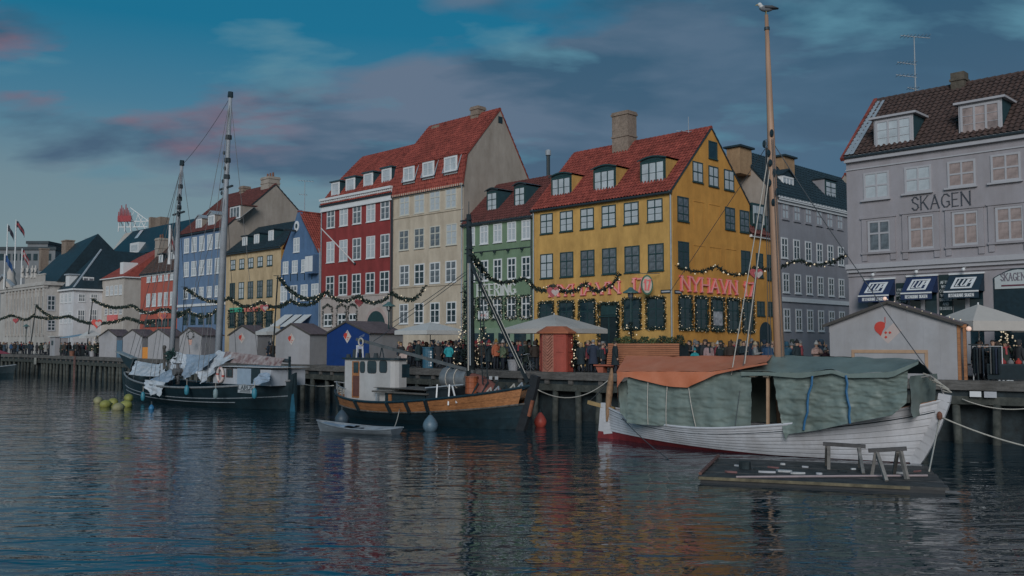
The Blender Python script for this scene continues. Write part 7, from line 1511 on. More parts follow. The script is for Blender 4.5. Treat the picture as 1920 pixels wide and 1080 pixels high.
def fir_tree(px, d, h_, r, label, n=900):
    p = behind(px, d); o = thing('fir_tree', label, 'tree', p, rnd(0, 6)); mb = MB(); mb.cyl((0, 0, 0), (0, 0, h_ * .95), .06, .015, 6); mb.build('trunk', wood_dark, o); mb = MB(); lb = MB()
    for i in range(n):
        z = random.random() ** 1.3; rr = r * (1 - z) * (.65 + .35 * ((z * 9) % 1)) + .04; a = rnd(0, 6.28); q = Vector((math.cos(a) * rr * rnd(.5, 1), math.sin(a) * rr * rnd(.5, 1), .35 + (h_ - .35) * z)); d_ = Vector((math.cos(a), math.sin(a), -.25)).normalized(); e = Vector((-d_.y, d_.x, 0)) * .05
        mb.add([q - e, q + e, q + d_ * .22 + e * .2, q + d_ * .22 - e * .2], [(0, 1, 2, 3)])
        if i % 14 == 0: lb.octa(q + d_ * .2, .05)
    tag(mb.build('foliage', fir_m, o), kind='stuff'); tag(lb.build('light_bulbs', bulb_m, o), kind='stuff'); return o
fir_tree(872, 3.2, 3.2, .8, 'christmas tree with lights behind the black mast, under the beige parasol edge'); fir_tree(1077, 2.0, 2.4, .45, 'slim christmas tree with lights just right of the red kiosk', 600); fir_tree(906, 4.4, 2.8, .7, 'christmas tree with lights before the green house door'); fir_tree(1183, 6.5, 3.0, .6, 'small fir behind the planter at the lamp post foot', 500); fir_tree(183, 3.0, 2.6, .6, 'christmas tree with lights at the left end of the huts', 600); fir_tree(1886, 7.5, 2.9, .6, 'christmas tree in the dark restaurant entrance')
def lamp(px, top, bot_d, label, h_top=None):
    p = behind(px, bot_d); zt = at_y(px, top, p.y).z; o = thing('street_lamp', label, 'street lamp', p); mb = MB(); mb.tube([(0, 0, 0), (0, 0, .8), (0, 0, zt - .75)], [.1, .06, .05], 8); mb.build('post', dark_green, o)
    mb = MB(); mb.lathe([(.5, zt - .35), (.48, zt - .28), (.2, zt - .12), (.1, zt), (.001, zt + .02)], n=12); mb.lathe([(.5, zt - .35), (.001, zt - .3)], n=12); mb.build('hat', M('verdigris lamp hat', (.06, .13, .13), .5, .2, 4), o); mb = MB(); mb.lathe([(.06, zt - .75), (.17, zt - .6), (.2, zt - .36)], n=10); mb.build('lantern_glass', glass_mid, o)
lamp(729, 566, 6.5, 'green hatted street lamp between the red and the cream house'); lamp(1183, 539, 7.5, 'street lamp with flat hat before the yellow house front'); lamp(50, 608, 5, 'lantern street lamp before the palace at the far left')

# ---------------- garlands strung between posts
def gar_y(px, d): return behind(px, d).y
def garland(pts, d, label, r=.19, dens=70, bulb=.5, post=None, bs=.05):
    P_ = [at_y(px, py, gar_y(px, d) if not callable(d) else d(px)) for px, py in pts]; sm = []
    for a, b_ in zip(P_, P_[1:]):
        for k in range(4): f = k / 4; sm.append(a.lerp(b_, f))
    sm.append(P_[-1]); o0 = P_[0].copy(); loc = [q - o0 for q in sm]
    o = thing('garland', label, 'garland', o0); tag(fir_tube(loc, r, dens, size=.16).build('fir_needles', fir_m, o), kind='stuff'); tag(bulbs(loc, r * .85, bulb, bs).build('light_bulbs', bulb_m, o), kind='stuff')
    mb = MB(); mb.tube(loc, .03, 4); mb.build('core_rope', M('dark core', (.015, .02, .018), .8, .2, 5), o); return o
garland([(-8, 602), (8, 596), (22, 591), (32, 595), (44, 600), (56, 597), (65, 590)], 3, 'short fir garland at the far left end before the palace', .26, 45, .6, bs=.042)
garland([(68, 573), (78, 583), (90, 591), (103, 596), (112, 596)], 3, 'steep short fir garland before the grey palace wall', .26, 45, .6, bs=.042)
garland([(66, 594), (90, 598), (112, 596), (130, 593), (145, 600), (165, 606), (185, 607), (205, 605), (222, 602), (236, 596), (250, 600), (268, 605), (288, 604)], 3, 'long low fir garland before the white corner house', .25, 45, .6, bs=.042)
garland([(174, 562), (190, 571), (210, 577), (232, 576), (248, 573), (264, 583), (282, 588), (300, 581), (312, 580), (326, 587), (342, 587), (356, 581)], 2.5, 'fir garland sloping down before the orange house', .25, 45, .6, bs=.042)
garland([(322, 596), (340, 592), (352, 584), (362, 590), (380, 595), (396, 590), (406, 580)], 3, 'low fir garland before the shop fronts of the light blue house', .22, 50, .5, bs=.05)
garland([(346, 540), (360, 549), (376, 559), (392, 565), (408, 566), (420, 563), (428, 558), (440, 567), (455, 575), (470, 575), (482, 570), (490, 565), (500, 573), (513, 577), (530, 573), (546, 563), (556, 570), (574, 572), (592, 567), (609, 549)], 2.2, 'long fir garland across the pale yellow and the blue house', .22, 55, .5, bs=.05)
garland([(523, 520), (534, 534), (546, 546), (562, 557), (578, 561), (595, 558), (612, 547), (622, 557), (640, 565), (655, 564), (671, 555), (685, 565), (703, 568), (720, 563), (735, 549), (748, 558), (762, 563), (778, 560), (790, 549), (797, 536)], 2.2, 'thick fir garland across the dark red house', .22, 60, .5, bs=.047)
garland([(884, 478), (893, 490), (905, 508), (918, 521), (935, 529), (955, 529), (972, 525), (984, 520), (992, 530), (1004, 542), (1022, 545), (1038, 536), (1050, 545), (1068, 548), (1084, 543), (1097, 531), (1108, 541), (1124, 545), (1142, 538), (1154, 525), (1162, 512)], lambda px: 49 if px < 900 else gar_y(px, 1.6), 'thick fir garland from the black mast across the green and yellow house', .21, 75, .45, bs=.042)
garland([(1269, 499), (1280, 504), (1296, 508), (1314, 510), (1330, 505), (1343, 499), (1356, 508), (1372, 515), (1390, 515), (1404, 509), (1417, 501), (1432, 505), (1448, 506), (1466, 501), (1480, 493), (1500, 488), (1518, 496), (1540, 497), (1562, 492), (1588, 477)], lambda px: 56, 'fir garland with bulbs above the side street lettering', .2, 75, .5, bs=.06)
def ornament(px, py, Yd, r, label, m1, m2, name='heart_ornament'):
    p = at_y(px, py, Yd); r = r * .85; o = thing(name, label, 'ornament', p); mb = MB(); n = 20; pts = []
    for k in range(n): a = 2 * math.pi * k / n; pts.append((r * (16 * math.sin(a) ** 3) / 17, 0, r * (13 * math.cos(a) - 5 * math.cos(2 * a) - 2 * math.cos(3 * a) - math.cos(4 * a)) / 17))
    mb.prism(pts, (0, .16, 0)); mb.build('heart', m1, o); mb = MB(); mb.prism([(x * .62 + r * .32, -.02, z * .62 - .1 * r) for x, y, z in pts], (0, .2, 0)); mb.build('inner_heart', m2, o); mb = MB(); mb.cyl((0, .05, r * .4), (0, .05, r * 1.2), .02, .02, 5); mb.build('hanger', dark_metal, o)
hr = M('ornament red', (.33, .045, .055), .5, .4, 12); hwm = M('ornament white', (.42, .34, .33), .5, .2, 12)
ornament(1418, 513, 55, .5, 'big red and white heart ornament on the side street garland', hr, hwm); ornament(673, 567, 68, .42, 'red ornament hanging from the garland before the red house', hr, M('ornament red dark', (.3, .04, .05), .5, .3, 9)); ornament(1037, 547, 53, .45, 'pink and white heart ornament hiding the first sign letter', hr, hwm); ornament(181, 606, 106, .75, 'bright red heart ornament left of the pale huts', M('ornament bright red', (.5, .05, .04), .5, .3, 9, emit=(1, .1, .06), es=.02), hwm); ornament(304, 592, 92, .6, 'orange red ornament before the orange house', M('ornament orange', (.5, .13, .06), .5, .3, 9), hr); ornament(495, 577, 76, .45, 'small red ornament before the pale yellow house', hr, hwm); ornament(29, 601, 128, .5, 'dark red ornament before the palace', hr, hr)
def pole_thing(px0, py0, px1, py1, d, label, r=.05):
    a = behind(px0, d); b_ = at_y(px1, py1, a.y); o = thing('garland_post', label, 'post', a, 0, 'thin posts carrying the garlands'); mb = MB(); mb.tube([(0, 0, 0), b_ - a], [r, r * .8], 6); mb.build('post', wood_dark, o); mb = MB(); mb.bar(b_ - a - Vector((.35, 0, 0)), b_ - a + Vector((.35, 0, 0)), .05, .05); mb.build('cross_arm', wood_dark, o)
pole_thing(163, 650, 174, 560, 2.5, 'thin leaning post left of the pale huts', .07); pole_thing(57, 650, 68, 571, 3, 'thin leaning post before the palace', .08); pole_thing(342, 660, 346, 538, 2.2, 'thin dark post before the light blue house'); pole_thing(512, 665, 521, 517, 1.2, 'dark brown post left of the blue gable', .07)
pole_thing(1831, 712, 1831, 646, .5, 'short white post of the clothes stall', .035)
# flags on the palace
def flag(px, pyb, pyt, Yd, fl, label, cols):
    a = at_y(px, pyb, Yd); b_ = at_y(px, pyt, Yd); o = thing('flag', label, 'flag', a); hh = b_.z - a.z; mb = MB(); mb.cyl((0, 0, -1.5), (0, 0, hh), .13, .09, 8); mb.build('pole', white_paint, o)
    rows = [[Vector((fl * .75 * i / 8, .25 * math.sin(i * 1.1), hh - .2 - 1.15 * j / 6 - .09 * i * i * .35)) for i in range(9)] for j in range(7)]; mb = MB(); mb.grid(rows); mb.m = [(1 if (k % 8 == 2 or k // 8 in (2, 3)) else 0) for k in range(len(mb.f))]; mb.build('cloth', cols, o)
dkf = M('dark flag cloth', (.05, .05, .07), .8, .3, 4); rdf = M('red flag cloth', (.3, .05, .06), .8, .3, 4); wtf = M('white flag cloth', (.45, .42, .42), .8, .1, 4); blf = M('blue flag cloth', (.03, .09, .24), .8, .2, 4)
flag(13, 470, 420, 170, 1.5, 'dark drooping flag at the far left skyline', [dkf, dkf]); flag(28, 488, 412, 165, 2.0, 'dark red drooping flag on a tall white pole above the palace', [dkf, rdf]); flag(8, 525, 476, 152, 1.6, 'blue flag on a pole on the palace front', [blf, blf]); flag(40, 522, 466, 150, 1.5, 'red and white flag between palace statues', [rdf, wtf]); flag(318, 460, 422, 72, .7, 'faded red and white flag beside the fore mast', [wtf, rdf])
# ================================================================ PEOPLE
def skin_body(verts, edges, root=0, sub=1):
    me = bpy.data.meshes.new('tmp'); me.from_pydata([v[:3] for v in verts], edges, []); o = bpy.data.objects.new('tmp', me); COL.objects.link(o)
    m = o.modifiers.new('s', 'SKIN'); m.use_smooth_shade = True
    sl = me.skin_vertices[0].data if me.skin_vertices else None
    if sl is None:
        bpy.context.view_layer.objects.active = o; sl = me.skin_vertices[0].data
    for i, v in enumerate(verts): r = v[3]; sl[i].radius = (r, v[4] if len(v) > 4 else r); sl[i].use_root = (i == root)
    sb = o.modifiers.new('b', 'SUBSURF'); sb.levels = sub; sb.render_levels = sub
    dg = bpy.context.evaluated_depsgraph_get(); r_ = bpy.data.meshes.new_from_object(o.evaluated_get(dg)); bpy.data.objects.remove(o); bpy.data.meshes.remove(me); return r_
def seg_d(p, a, b):
    d = b - a; k = max(0, min(1, (p - a).dot(d) / max(1e-9, d.length_squared))); return (p - a - d * k).length
skin_m = M('skin', (.42, .26, .19), .6, .08, 8); hair_ms = [M('dark hair', (.02, .015, .013), .7, .3, 9), M('brown hair', (.07, .04, .025), .7, .3, 9), M('blond hair', (.3, .2, .1), .7, .3, 9), M('grey hair', (.2, .2, .2), .7, .3, 9)]
shoe_m = M('dark shoe', (.018, .018, .02), .6, .2, 6); jean_m = M('dark trousers', (.018, .024, .035), .8, .3, 5); face_m = M('eye and brow', (.03, .02, .02), .5, .1, 9)
coat_cols = [('black', (.012, .024, .031)), ('navy', (.013, .026, .046)), ('charcoal', (.028, .036, .042)), ('dark green', (.02, .032, .026)), ('dark brown', (.035, .025, .02)), ('grey', (.1, .105, .11)), ('slate blue', (.03, .055, .085)), ('wine', (.06, .018, .022))]
def cloth_m(n, c): return M(n + ' coat cloth', c, .85, .2, 5, .2, 30)
POSES = []
def make_pose(L_, R_, stride=0, lean=0):
    """L_, R_: (elbow, wrist) offsets of left and right arm; returns (body mesh, coat mesh, long coat mesh)"""
    V = [(0, 0, .95, .15, .12), (0, 0, 1.15, .145, .11), (0, lean * .5, 1.36, .165, .12), (0, lean, 1.49, .06, .06), (0, lean - .005, 1.575, .075, .085), (0, lean - .015, 1.66, .092, .105), (0, lean - .01, 1.735, .06, .07)]
    E = [(0, 1), (1, 2), (2, 3), (3, 4), (4, 5), (5, 6)]; arms = []
    for s, (el, wr) in ((-1, R_), (1, L_)):
        i = len(V); sh = (s * .185, lean, 1.41); e = (s * (.23 + el[0]), lean + el[1], 1.14 + el[2]); w_ = (s * (.25 + wr[0]), lean + wr[1], .89 + wr[2])
        wv = Vector(w_); d = (wv - Vector(e)).normalized(); h = wv + d * .07
        V += [(*sh, .07), (*e, .05), (*w_, .036), (*h, .036, .02)]; E += [(2, i), (i, i + 1), (i + 1, i + 2), (i + 2, i + 3)]; arms.append((Vector(sh), Vector(e), wv, h, d, s))
    legs = []
    for s in (-1, 1):
        i = len(V); st_ = s * stride; V += [(s * .095, 0, .86, .1), (s * .105, -.02 - st_ * .5, .48, .068), (s * .105, .02 - st_, .1, .048), (s * .115, -.13 - st_, .04, .042, .03)]; E += [(0, i), (i, i + 1), (i + 1, i + 2), (i + 2, i + 3)]
    me = skin_body(V, E)
    tv = [tuple(v.co) for v in me.vertices]; tf = [tuple(p.vertices) for p in me.polygons]; mi = []
    for p in me.polygons:
        c = p.center; k = min(E, key=lambda e: seg_d(c, Vector(V[e[0]][:3]), Vector(V[e[1]][:3])) - .5 * min(V[e[0]][3], V[e[1]][3])); z = max(k)
        if z >= 3 and z <= 6 or k in ((9, 10), (13, 14)): mi.append(0)
        elif k[1] >= 15 and V[k[1]][2] < .06: mi.append(3)
        elif k[1] >= 15 or (k == (0, 1) and c.z < 1.0): mi.append(2)
        else: mi.append(1)
    B = MB(); B.v = tv; B.f = tf; B.m = mi
    for (sh, e, w_, h, d, s) in arms:        # five fingers each
        sd = d.cross(Vector((0, 1, 0))); sd = sd.normalized() if sd.length > .1 else Vector((1, 0, 0)); fw = Vector((0, -1, 0))
        for k, ln in enumerate((.065, .078, .082, .072)):
            a = h + sd * 0 + fw * (.027 - .018 * k) ; B.tube([a - d * .02, a + d * ln * .55, a + d * ln + Vector((-s * .02, -.01, 0))], [.011, .010, .007], 5, 0)
        B.tube([w_ + d * .02 + fw * .02, w_ + d * .06 + fw * .055, w_ + d * .1 + fw * .065], [.013, .012, .009], 5, 0)
    hz = 1.655; hy = lean - .015
    B.tube([(0, hy - .098, hz + .01), (0, hy - .125, hz - .02), (0, hy - .1, hz - .03)], [.010, .015, .008], 5, 0)
    for s in (-1, 1): B.ball((s * .035, hy - .098, hz + .012), (.013, .008, .008), 6, 4, 4); B.box(s * .036 - .02, s * .036 + .02, hy - .105, hy - .09, hz + .03, hz + .036, 4); B.ball((s * .094, hy + .01, hz), (.014, .024, .034), 6, 5, 0)
    B.box(-.024, .024, hy - .103, hy - .09, hz - .062, hz - .054, 5)
    def coat(zb, flare):
        C_ = MB(); rows = []
        for z, rx, ry in [(1.53, .075, .08), (1.47, .12, .1), (1.42, .2, .125), (1.33, .215, .15), (1.15, .195, .145), (1.0, .2, .155), (zb + .15, .2 + flare * .6, .16 + flare * .5), (zb, .21 + flare, .165 + flare)]:
            ly = lean * max(0, min(1, (z - .95) / .55)); rows.append([Vector((rx * math.cos(2 * math.pi * j / 14), ly + ry * math.sin(2 * math.pi * j / 14) + .012 * math.sin(j * 3 + z * 8), z)) for j in range(14)])
        C_.grid(rows, 0, True)
        for (sh, e, w_, h, d, s) in arms:
            C_.tube([sh + Vector((-s * .03, 0, .0)), sh.lerp(e, .5), e, e.lerp(w_, .5), w_], [.088, .082, .075, .068, .058], 9)
        C_.tube([(.1 * math.cos(2 * math.pi * j / 10), lean + .1 * math.sin(2 * math.pi * j / 10), 1.5) for j in range(11)], .03, 6)
        me2 = bpy.data.meshes.new('coat'); me2.from_pydata([tuple(v) for v in C_.v], [], C_.f); me2.polygons.foreach_set('use_smooth', [True] * len(C_.f)); me2.materials.append(None); return me2
    bm2 = bpy.data.meshes.new('person'); bm2.from_pydata([tuple(v) for v in B.v], [], B.f)
    for m_ in (skin_m, None, jean_m, shoe_m, face_m, M('lip', (.3, .12, .11), .6, .1, 8)): bm2.materials.append(m_)
    bm2.polygons.foreach_set('material_index', B.m); bm2.polygons.foreach_set('use_smooth', [True] * len(B.f)); bpy.data.meshes.remove(me)
    return (bm2, coat(.84, .015), coat(.5, .05), lean)
dn = ((0, .03, 0), (.0, -.03, 0)); ph = ((.02, -.0, .0), (-.12, -.26, .32)); pk = ((.05, .05, .02), (-.06, -.06, .08)); up = ((.06, -.14, .12), (-.1, -.2, .62)); hug = ((.02, -.12, .06), (-.22, -.34, .36))
for a in ((dn, dn, 0, 0), (ph, ph, 0, .01), (pk, pk, .0, 0), (dn, ph, .16, 0), (up, dn, 0, 0), (dn, dn, .22, .0), (pk, ph, .05, -.03), (hug, hug, 0, -.02)): POSES.append(make_pose(*a))
def hair_mesh(kind):
    B = MB(); n = 12
    if kind == 'short': prof = [(.0, .115), (.06, .108), (.09, .075), (.104, .02), (.1, -.03)]
    elif kind == 'long': prof = [(.0, .118), (.065, .11), (.098, .075), (.112, .02), (.115, -.06), (.12, -.16), (.1, -.24)]
    elif kind == 'beanie': prof = [(.0, .15), (.05, .145), (.09, .11), (.11, .05), (.115, .02), (.108, .0)]
    else: prof = [(.0, .16), (.07, .155), (.11, .12), (.125, .04), (.125, -.05), (.11, -.11)]
    rows = []
    for r, z in prof:
        row = []
        for j in range(n):
            a = 2 * math.pi * j / n; back = math.sin(a); zz_ = z; rr = r
            if kind != 'beanie' and z < .06 and back < -.2: zz_ = .06 + (z - .06) * .12; rr = r * .93
            row.append(Vector((rr * .92 * math.cos(a), rr * 1.06 * math.sin(a) + .005, zz_)))
        rows.append(row)
    B.grid(rows, 0, True)
    if kind == 'beanie': B.ball((0, 0, .17), .045, 7, 5); B.tube([(.112 * math.cos(2 * math.pi * j / 12), .118 * math.sin(2 * math.pi * j / 12), .012) for j in range(13)], .016, 5)
    me = bpy.data.meshes.new('hair'); me.from_pydata([tuple(v) for v in B.v], [], B.f); me.polygons.foreach_set('use_smooth', [True] * len(B.f)); me.materials.append(None); return me
HAIR = {k: hair_mesh(k) for k in ('short', 'long', 'beanie', 'hood')}
def set_slot(o, i, m): o.material_slots[i].link = 'OBJECT'; o.material_slots[i].material = m
scarf_me = MB(); scarf_me.tube([(.095 * math.cos(2 * math.pi * j / 10), .1 * math.sin(2 * math.pi * j / 10) - .01, 1.505 + .015 * math.sin(j)) for j in range(11)], .038, 6); scarf_me.prism([(-.05, -.155, 1.5), (.03, -.155, 1.5), (.04, -.18, 1.18), (-.04, -.18, 1.18)], (0, .03, 0)); _s = scarf_me.build('scarf', hr); SCARF = _s.data; bpy.data.objects.remove(_s); SCARF.materials.clear(); SCARF.materials.append(None)
pack_me = MB(); pack_me.box(-.15, .15, .14, .32, 1.0, 1.42); pack_me.box(-.11, .11, .32, .37, 1.03, 1.22); _s = pack_me.build('backpack', hr); PACK = _s.data; bpy.data.objects.remove(_s); PACK.materials.clear(); PACK.materials.append(None)
def person(loc, rz, h, pose, coat, hairkind, hairm, label, long=False, group=None, trousers=None, scarf=None, pack=None):
    bm2, c1, c2, lean = POSES[pose]; o = link('person', bm2, None, loc, rz); s = h / 1.75; o.scale = (s * 1.04, s * 1.04, s); tag(o, label, 'person', group); set_slot(o, 1, coat)
    if trousers: set_slot(o, 2, trousers)
    c = link('coat', c2 if long else c1, o); set_slot(c, 0, coat); hh = link({'beanie': 'hat', 'hood': 'hood'}.get(hairkind, 'hair'), HAIR[hairkind], o, (0, lean - .008, 1.672)); set_slot(hh, 0, hairm)
    if scarf: q = link('scarf', SCARF, o, (0, lean, 0)); set_slot(q, 0, scarf)
    if pack: q = link('backpack', PACK, o, (0, lean, 0)); set_slot(q, 0, pack)
    return o
placed = []
def free(p, dmin): return all((p - q).length > dmin for q in placed)
hat_ms = [M('black knit', (.012, .013, .016), .9, .2, 20), M('grey knit', (.16, .16, .165), .9, .2, 20), M('white knit', (.4, .39, .37), .9, .1, 20), M('red knit', (.25, .03, .035), .9, .15, 20), M('navy knit', (.015, .025, .06), .9, .2, 20)]
C_ = lambda n, c: cloth_m(n, c)
turq = C_('turquoise', (.02, .27, .30)); orng = C_('orange', (.42, .12, .06)); grnj = C_('sage green', (.12, .15, .09)); navy_c = C_('navy blue', (.02, .03, .055)); blk = C_('black', (.012, .024, .031)); pinkc = C_('dusty pink', (.32, .22, .22)); greyc = C_('light grey', (.25, .25, .245)); bluec = C_('strong blue', (.02, .06, .13)); puff = C_('pale pink', (.36, .24, .21)); cream_c = C_('cream', (.38, .34, .28))
SPECIAL = [ # px, metres behind edge, facing deg, height, pose, coat, hair, hair material, label, extras
 (842, 1.4, 170, 1.66, 2, turq, 'beanie', hat_ms[0], 'person in a bright turquoise jacket and dark hat seen from behind', {}),
 (930, 2.1, 40, 1.84, 0, orng, 'beanie', M('mustard knit', (.3, .17, .04), .9, .15, 20), 'tall person in an orange jacket and mustard hat', {}),
 (943, 1.2, -60, 1.7, 6, grnj, 'short', hair_ms[1], 'person in a sage green jacket leaning beside the orange jacket', {'pack': C_('khaki', (.06, .06, .04))}),
 (960, 1.9, 20, 1.78, 1, navy_c, 'short', hair_ms[0], 'person in a navy jacket holding something, left of the bicycle', {}),
 (1089, 1.2, 150, 1.7, 0, blk, 'long', hair_ms[2], 'woman with long blonde hair in a long black coat right of the kiosk', {'long': True}),
 (1112, 1.0, 180, 1.86, 2, navy_c, 'short', hair_ms[3], 'broad person in a navy coat with pale collar seen from behind', {'long': True, 'scarf': C_('pale collar', (.3, .3, .3))}),
 (1153, .35, 100, 1.76, 0, blk, 'short', hair_ms[0], 'slim person in long black coat standing before the orange planter', {'long': True}),
 (1130, 2.2, 30, 1.72, 1, C_('grey', (.1, .105, .11)), 'hood', hair_ms[3], 'person in a grey jacket left of the orange planter', {}),
 (785, 1.3, 60, 1.86, 0, C_('dark teal', (.012, .03, .035)), 'short', hair_ms[1], 'tall man in a dark teal coat left of the blue poster column', {'long': True}),
 (768, 2.2, -40, 1.7, 1, C_('dark brown', (.035, .025, .02)), 'short', hair_ms[1], 'person in brown jacket near the blue hut with a wine scarf', {'scarf': C_('wine', (.2, .04, .05))}),
 (822, 1.6, 10, 1.75, 2, C_('charcoal', (.028, .03, .034)), 'beanie', hat_ms[1], 'person in charcoal coat and grey hat just right of the blue column', {'long': True}),
 (1302, 3.6, 170, 1.35, 2, turq, 'beanie', M('teal knit', (.03, .2, .24), .9, .15, 20), 'child in a turquoise jacket and teal hat before the side street', {}),
 (1328, 3.4, 10, 1.72, 0, pinkc, 'long', hair_ms[0], 'woman in a dusty pink coat with a black scarf', {'scarf': blk, 'long': True}),
 (1415, 3.2, 70, 1.68, 3, greyc, 'beanie', M('beige knit', (.4, .32, .22), .9, .1, 20), 'person in a light grey coat and beige hat left of the mast', {}),
 (1438, 3.8, -20, 1.72, 0, bluec, 'short', hair_ms[0], 'person in a blue jacket just left of the wooden mast', {}),
 (1474, 3.0, 150, 1.7, 2, C_('petrol blue', (.02, .075, .12)), 'hood', C_('petrol blue', (.02, .075, .12)), 'person in a petrol blue jacket just right of the wooden mast', {}),
 (1493, 2.4, 40, 1.78, 2, blk, 'beanie', hat_ms[0], 'man in a black coat and black cap left of the big white hut', {}),
 (1529, 2.2, 5, 1.7, 7, puff, 'beanie', hat_ms[2], 'person in a pale pink puffer jacket and tall white hat by the hut', {}),
 (1546, 2.9, -30, 1.4, 2, C_('plum', (.08, .03, .04)), 'beanie', hat_ms[2], 'small child with a white hat at the left corner of the big hut', {}),
 (1834, 1.9, 0, 1.7, 4, C_('black', (.012, .024, .031)), 'short', hair_ms[1], 'seller with raised arm at the clothes stall', {}),
 (1849, 2.3, 20, 1.62, 1, C_('charcoal', (.028, .03, .034)), 'short', hair_ms[1], 'shorter person being embraced at the clothes stall', {}),
 (1860, 2.1, -50, 1.8, 7, blk, 'short', hair_ms[0], 'dark haired man embracing another person at the clothes stall', {}),
 (88, 2.0, 30, 1.75, 2, greyc, 'short', hair_ms[3], 'person in a light grey coat in front of the far crowd', {'long': True}),
 (99, 1.6, -20, 1.68, 0, cream_c, 'beanie', hat_ms[0], 'person in a cream jacket beside the white stall', {}),
 (23, 3.0, 0, 1.74, 0, bluec, 'short', hair_ms[0], 'person in a strong blue jacket at the far left of the crowd', {}),
]
for (px, d, rz, h, ps, ct, hk_, hm, lab, ex) in SPECIAL:
    p = behind(px, d); placed.append(p); person(p, R(rz), h, ps, ct, hk_, hm, lab, **ex)
def blocked(px, d):
    for a, b_, lim in ((186, 425, 6), (428, 500, 4.5), (515, 745, 7), (1008, 1075, 3.2), (1136, 1276, 4.0), (1552, 1812, 5.5)):
        if a < px < b_ and d < lim: return True
    return False
REG = [(-10, 187, 85, .8, 11, 'crowd on the quay left of the pale huts', 'in the far crowd'), (746, 1006, 88, 2.5, 10, 'crowd between the blue hut and the red kiosk', 'left of the red kiosk'), (1078, 1138, 14, 1.0, 8, 'crowd right of the red kiosk', 'by the orange planter'), (1278, 1450, 46, 4.1, 12, 'crowd before the side street', 'by the yellow wall'), (1468, 1552, 9, 3.0, 10, 'people left of the big white hut', 'by the white hut'), (1815, 1925, 8, 3.0, 7, 'people before the restaurant', 'before the restaurant'), (500, 518, 3, 2, 5, 'people between two huts', 'under the white parasol')]
for (a, b_, n, d0, d1, grp, where) in REG:
    k = 0; tries = 0
    while k < n and tries < 1600:
        tries += 1; px = rnd(a, b_); d = d0 + (d1 - d0) * random.random() ** 1.3
        if blocked(px, d): continue
        p = behind(px, d)
        if not free(p, .46): continue
        placed.append(p); k += 1; cn, cc = random.choice(coat_cols[:5] if random.random() < .7 else coat_cols); hk_ = random.choice(['short', 'short', 'beanie', 'long', 'hood']); hm = random.choice(hair_ms[:3]) if hk_ in ('short', 'long') else (random.choice(hat_ms) if hk_ == 'beanie' else cloth_m(cn, cc))
        lg = random.random() < .35; rz = rnd(0, 6.28); sc_ = random.choice([None, None, None, hr, greyc]); pk_ = random.choice([None] * 6 + [blk])
        hw = {'short': {0: 'dark haired', 1: 'brown haired', 2: 'fair haired'}[hair_ms.index(hm)] if hk_ == 'short' else '', 'long': 'long haired', 'hood': 'hooded', 'beanie': ''}[hk_]
        if hk_ == 'beanie': hw = hm.name.split()[0] + ' hatted'
        if hk_ == 'long': hw = ['long dark haired', 'long brown haired', 'long fair haired'][hair_ms.index(hm)]
        face = ['facing out', 'turned right', 'facing away', 'turned left'][int(((rz + .785) % 6.283) / 1.5708) % 4]
        ext = ', red scarf,' if sc_ is hr else (', grey scarf,' if sc_ else (', backpack,' if pk_ else ''))
        lab = f'{hw} person in {cn} {"coat" if lg else "jacket"}{ext} {face} {where}'
        if len(lab.replace('-', ' ').split()) > 15: lab = lab.replace(' ' + face, '')
        person(p, rz, rnd(1.6, 1.86), random.randrange(0, 7), cloth_m(cn, cc), hk_, hm, lab, lg, grp, scarf=sc_, pack=pk_)
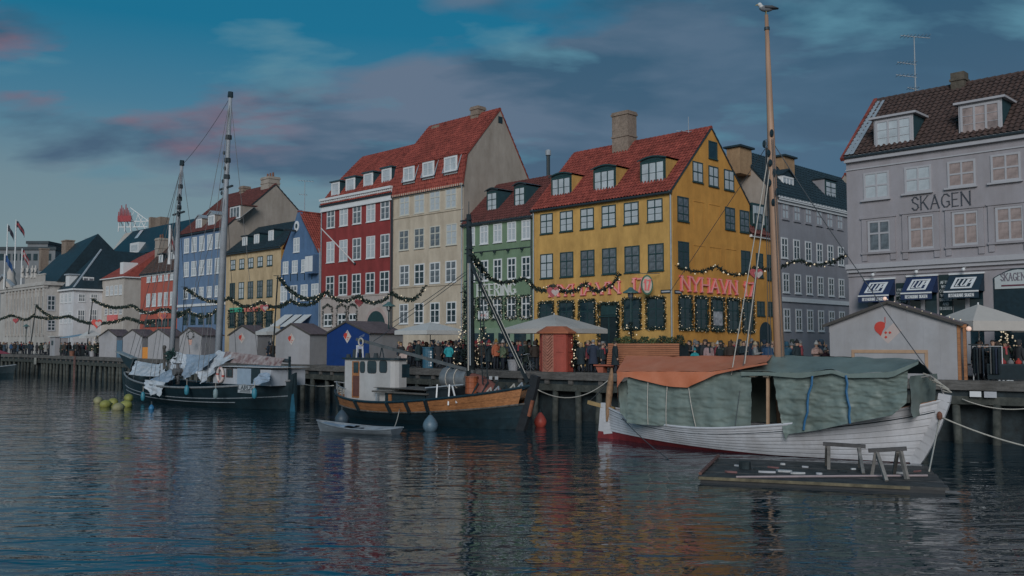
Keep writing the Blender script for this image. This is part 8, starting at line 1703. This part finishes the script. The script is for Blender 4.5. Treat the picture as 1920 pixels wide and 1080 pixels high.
# clothes stall on the right
p = behind(1848, .9); dvx = quay_dir(1848); o = thing('clothes_rail', 'clothes rail with dark jackets at the stall right of the white hut', 'clothes rail', p, math.atan2(dvx.y, dvx.x)); mb = MB(); mb.tube([(-.55, 0, 0), (-.55, 0, 1.55), (.6, 0, 1.55), (.6, 0, 0)], .025, 6); mb.build('frame', white_paint, o)
for k in range(9):
    x = -.5 + k * .125; mb = MB(); rows = [[Vector((x + .035 * math.sin(j * .7 + k), .26 * (f) * math.cos(2 * math.pi * j / 8), 1.5 - z)) + Vector((.04 * math.sin(2 * math.pi * j / 8), 0, 0)) for j in range(8)] for z, f in ((0, .15), (.08, .8), (.3, .9), (.8, 1), (1.15, 1.05))]; mb.grid(rows, 0, True); mb.build('jacket', [blk, navy_c, C_('charcoal', (.028, .03, .034)), C_('slate blue', (.03, .055, .085)), blk, greyc, blk, navy_c, blk][k], o)
p = behind(1892, 1.2); o = thing('stall_table', 'dark stall table laid with hats and slippers at the right edge', 'table', p, math.atan2(dvx.y, dvx.x)); mb = MB(); mb.box(-.9, .9, -.4, .4, .72, .78); mb.build('tabletop', black_paint, o); mb = MB(); mb.box(-.88, .88, -.41, -.39, .1, .72); mb.build('cloth', blk, o)
for sx in (-.85, .85):
    for sy in (-.35, .35): mb = MB(); mb.bar((sx, sy, 0), (sx, sy, .72), .05, .05); mb.build('leg', dark_metal, o)
tm = o.matrix_basis.copy()
for i, (x, y, z, m_, lab) in enumerate([(-.6, -.1, .78, hat_ms[2], 'white knitted hat on the left of the stall table'), (-.3, .1, .78, hat_ms[3], 'red knitted hat heaped on the stall table, left of two'), (0, -.05, .78, hat_ms[1], 'grey knitted hat in the middle of the stall table'), (.3, .1, .78, M('scarlet knit', (.4, .04, .03), .9, .15, 20), 'scarlet knitted hat on the stall table, right of two'), (.6, -.1, .78, hat_ms[2], 'white knitted hat at the right end of the stall table')]):
    q = thing('knitted_hat', lab, 'hat', tm @ Vector((x, y, z)), rnd(0, 6), 'hats on the stall table'); mb = MB(); mb.lathe([(.13, 0), (.14, .04), (.12, .12), (.05, .18), (.001, .19)], n=10); mb.build('crown', m_, q); mb = MB(); mb.ball((0, 0, .21), .045, 7, 5); mb.build('pompom', m_, q)
for i, (px, lab) in enumerate([(1874, 'left pair of white slippers on the paving before the stall table'), (1890, 'right pair of white slippers on the paving before the stall table')]):
    p = behind(px, .4); q = thing('slippers', lab, 'slippers', p, rnd(0, 6), 'slippers on the paving'); 
    for s in (-.08, .08): mb = MB(); mb.ball((s, 0, .05), (.055, .15, .05), 8, 5); mb.build('slipper', M('white felt', (.5, .5, .5), .9, .1, 9), q, True)
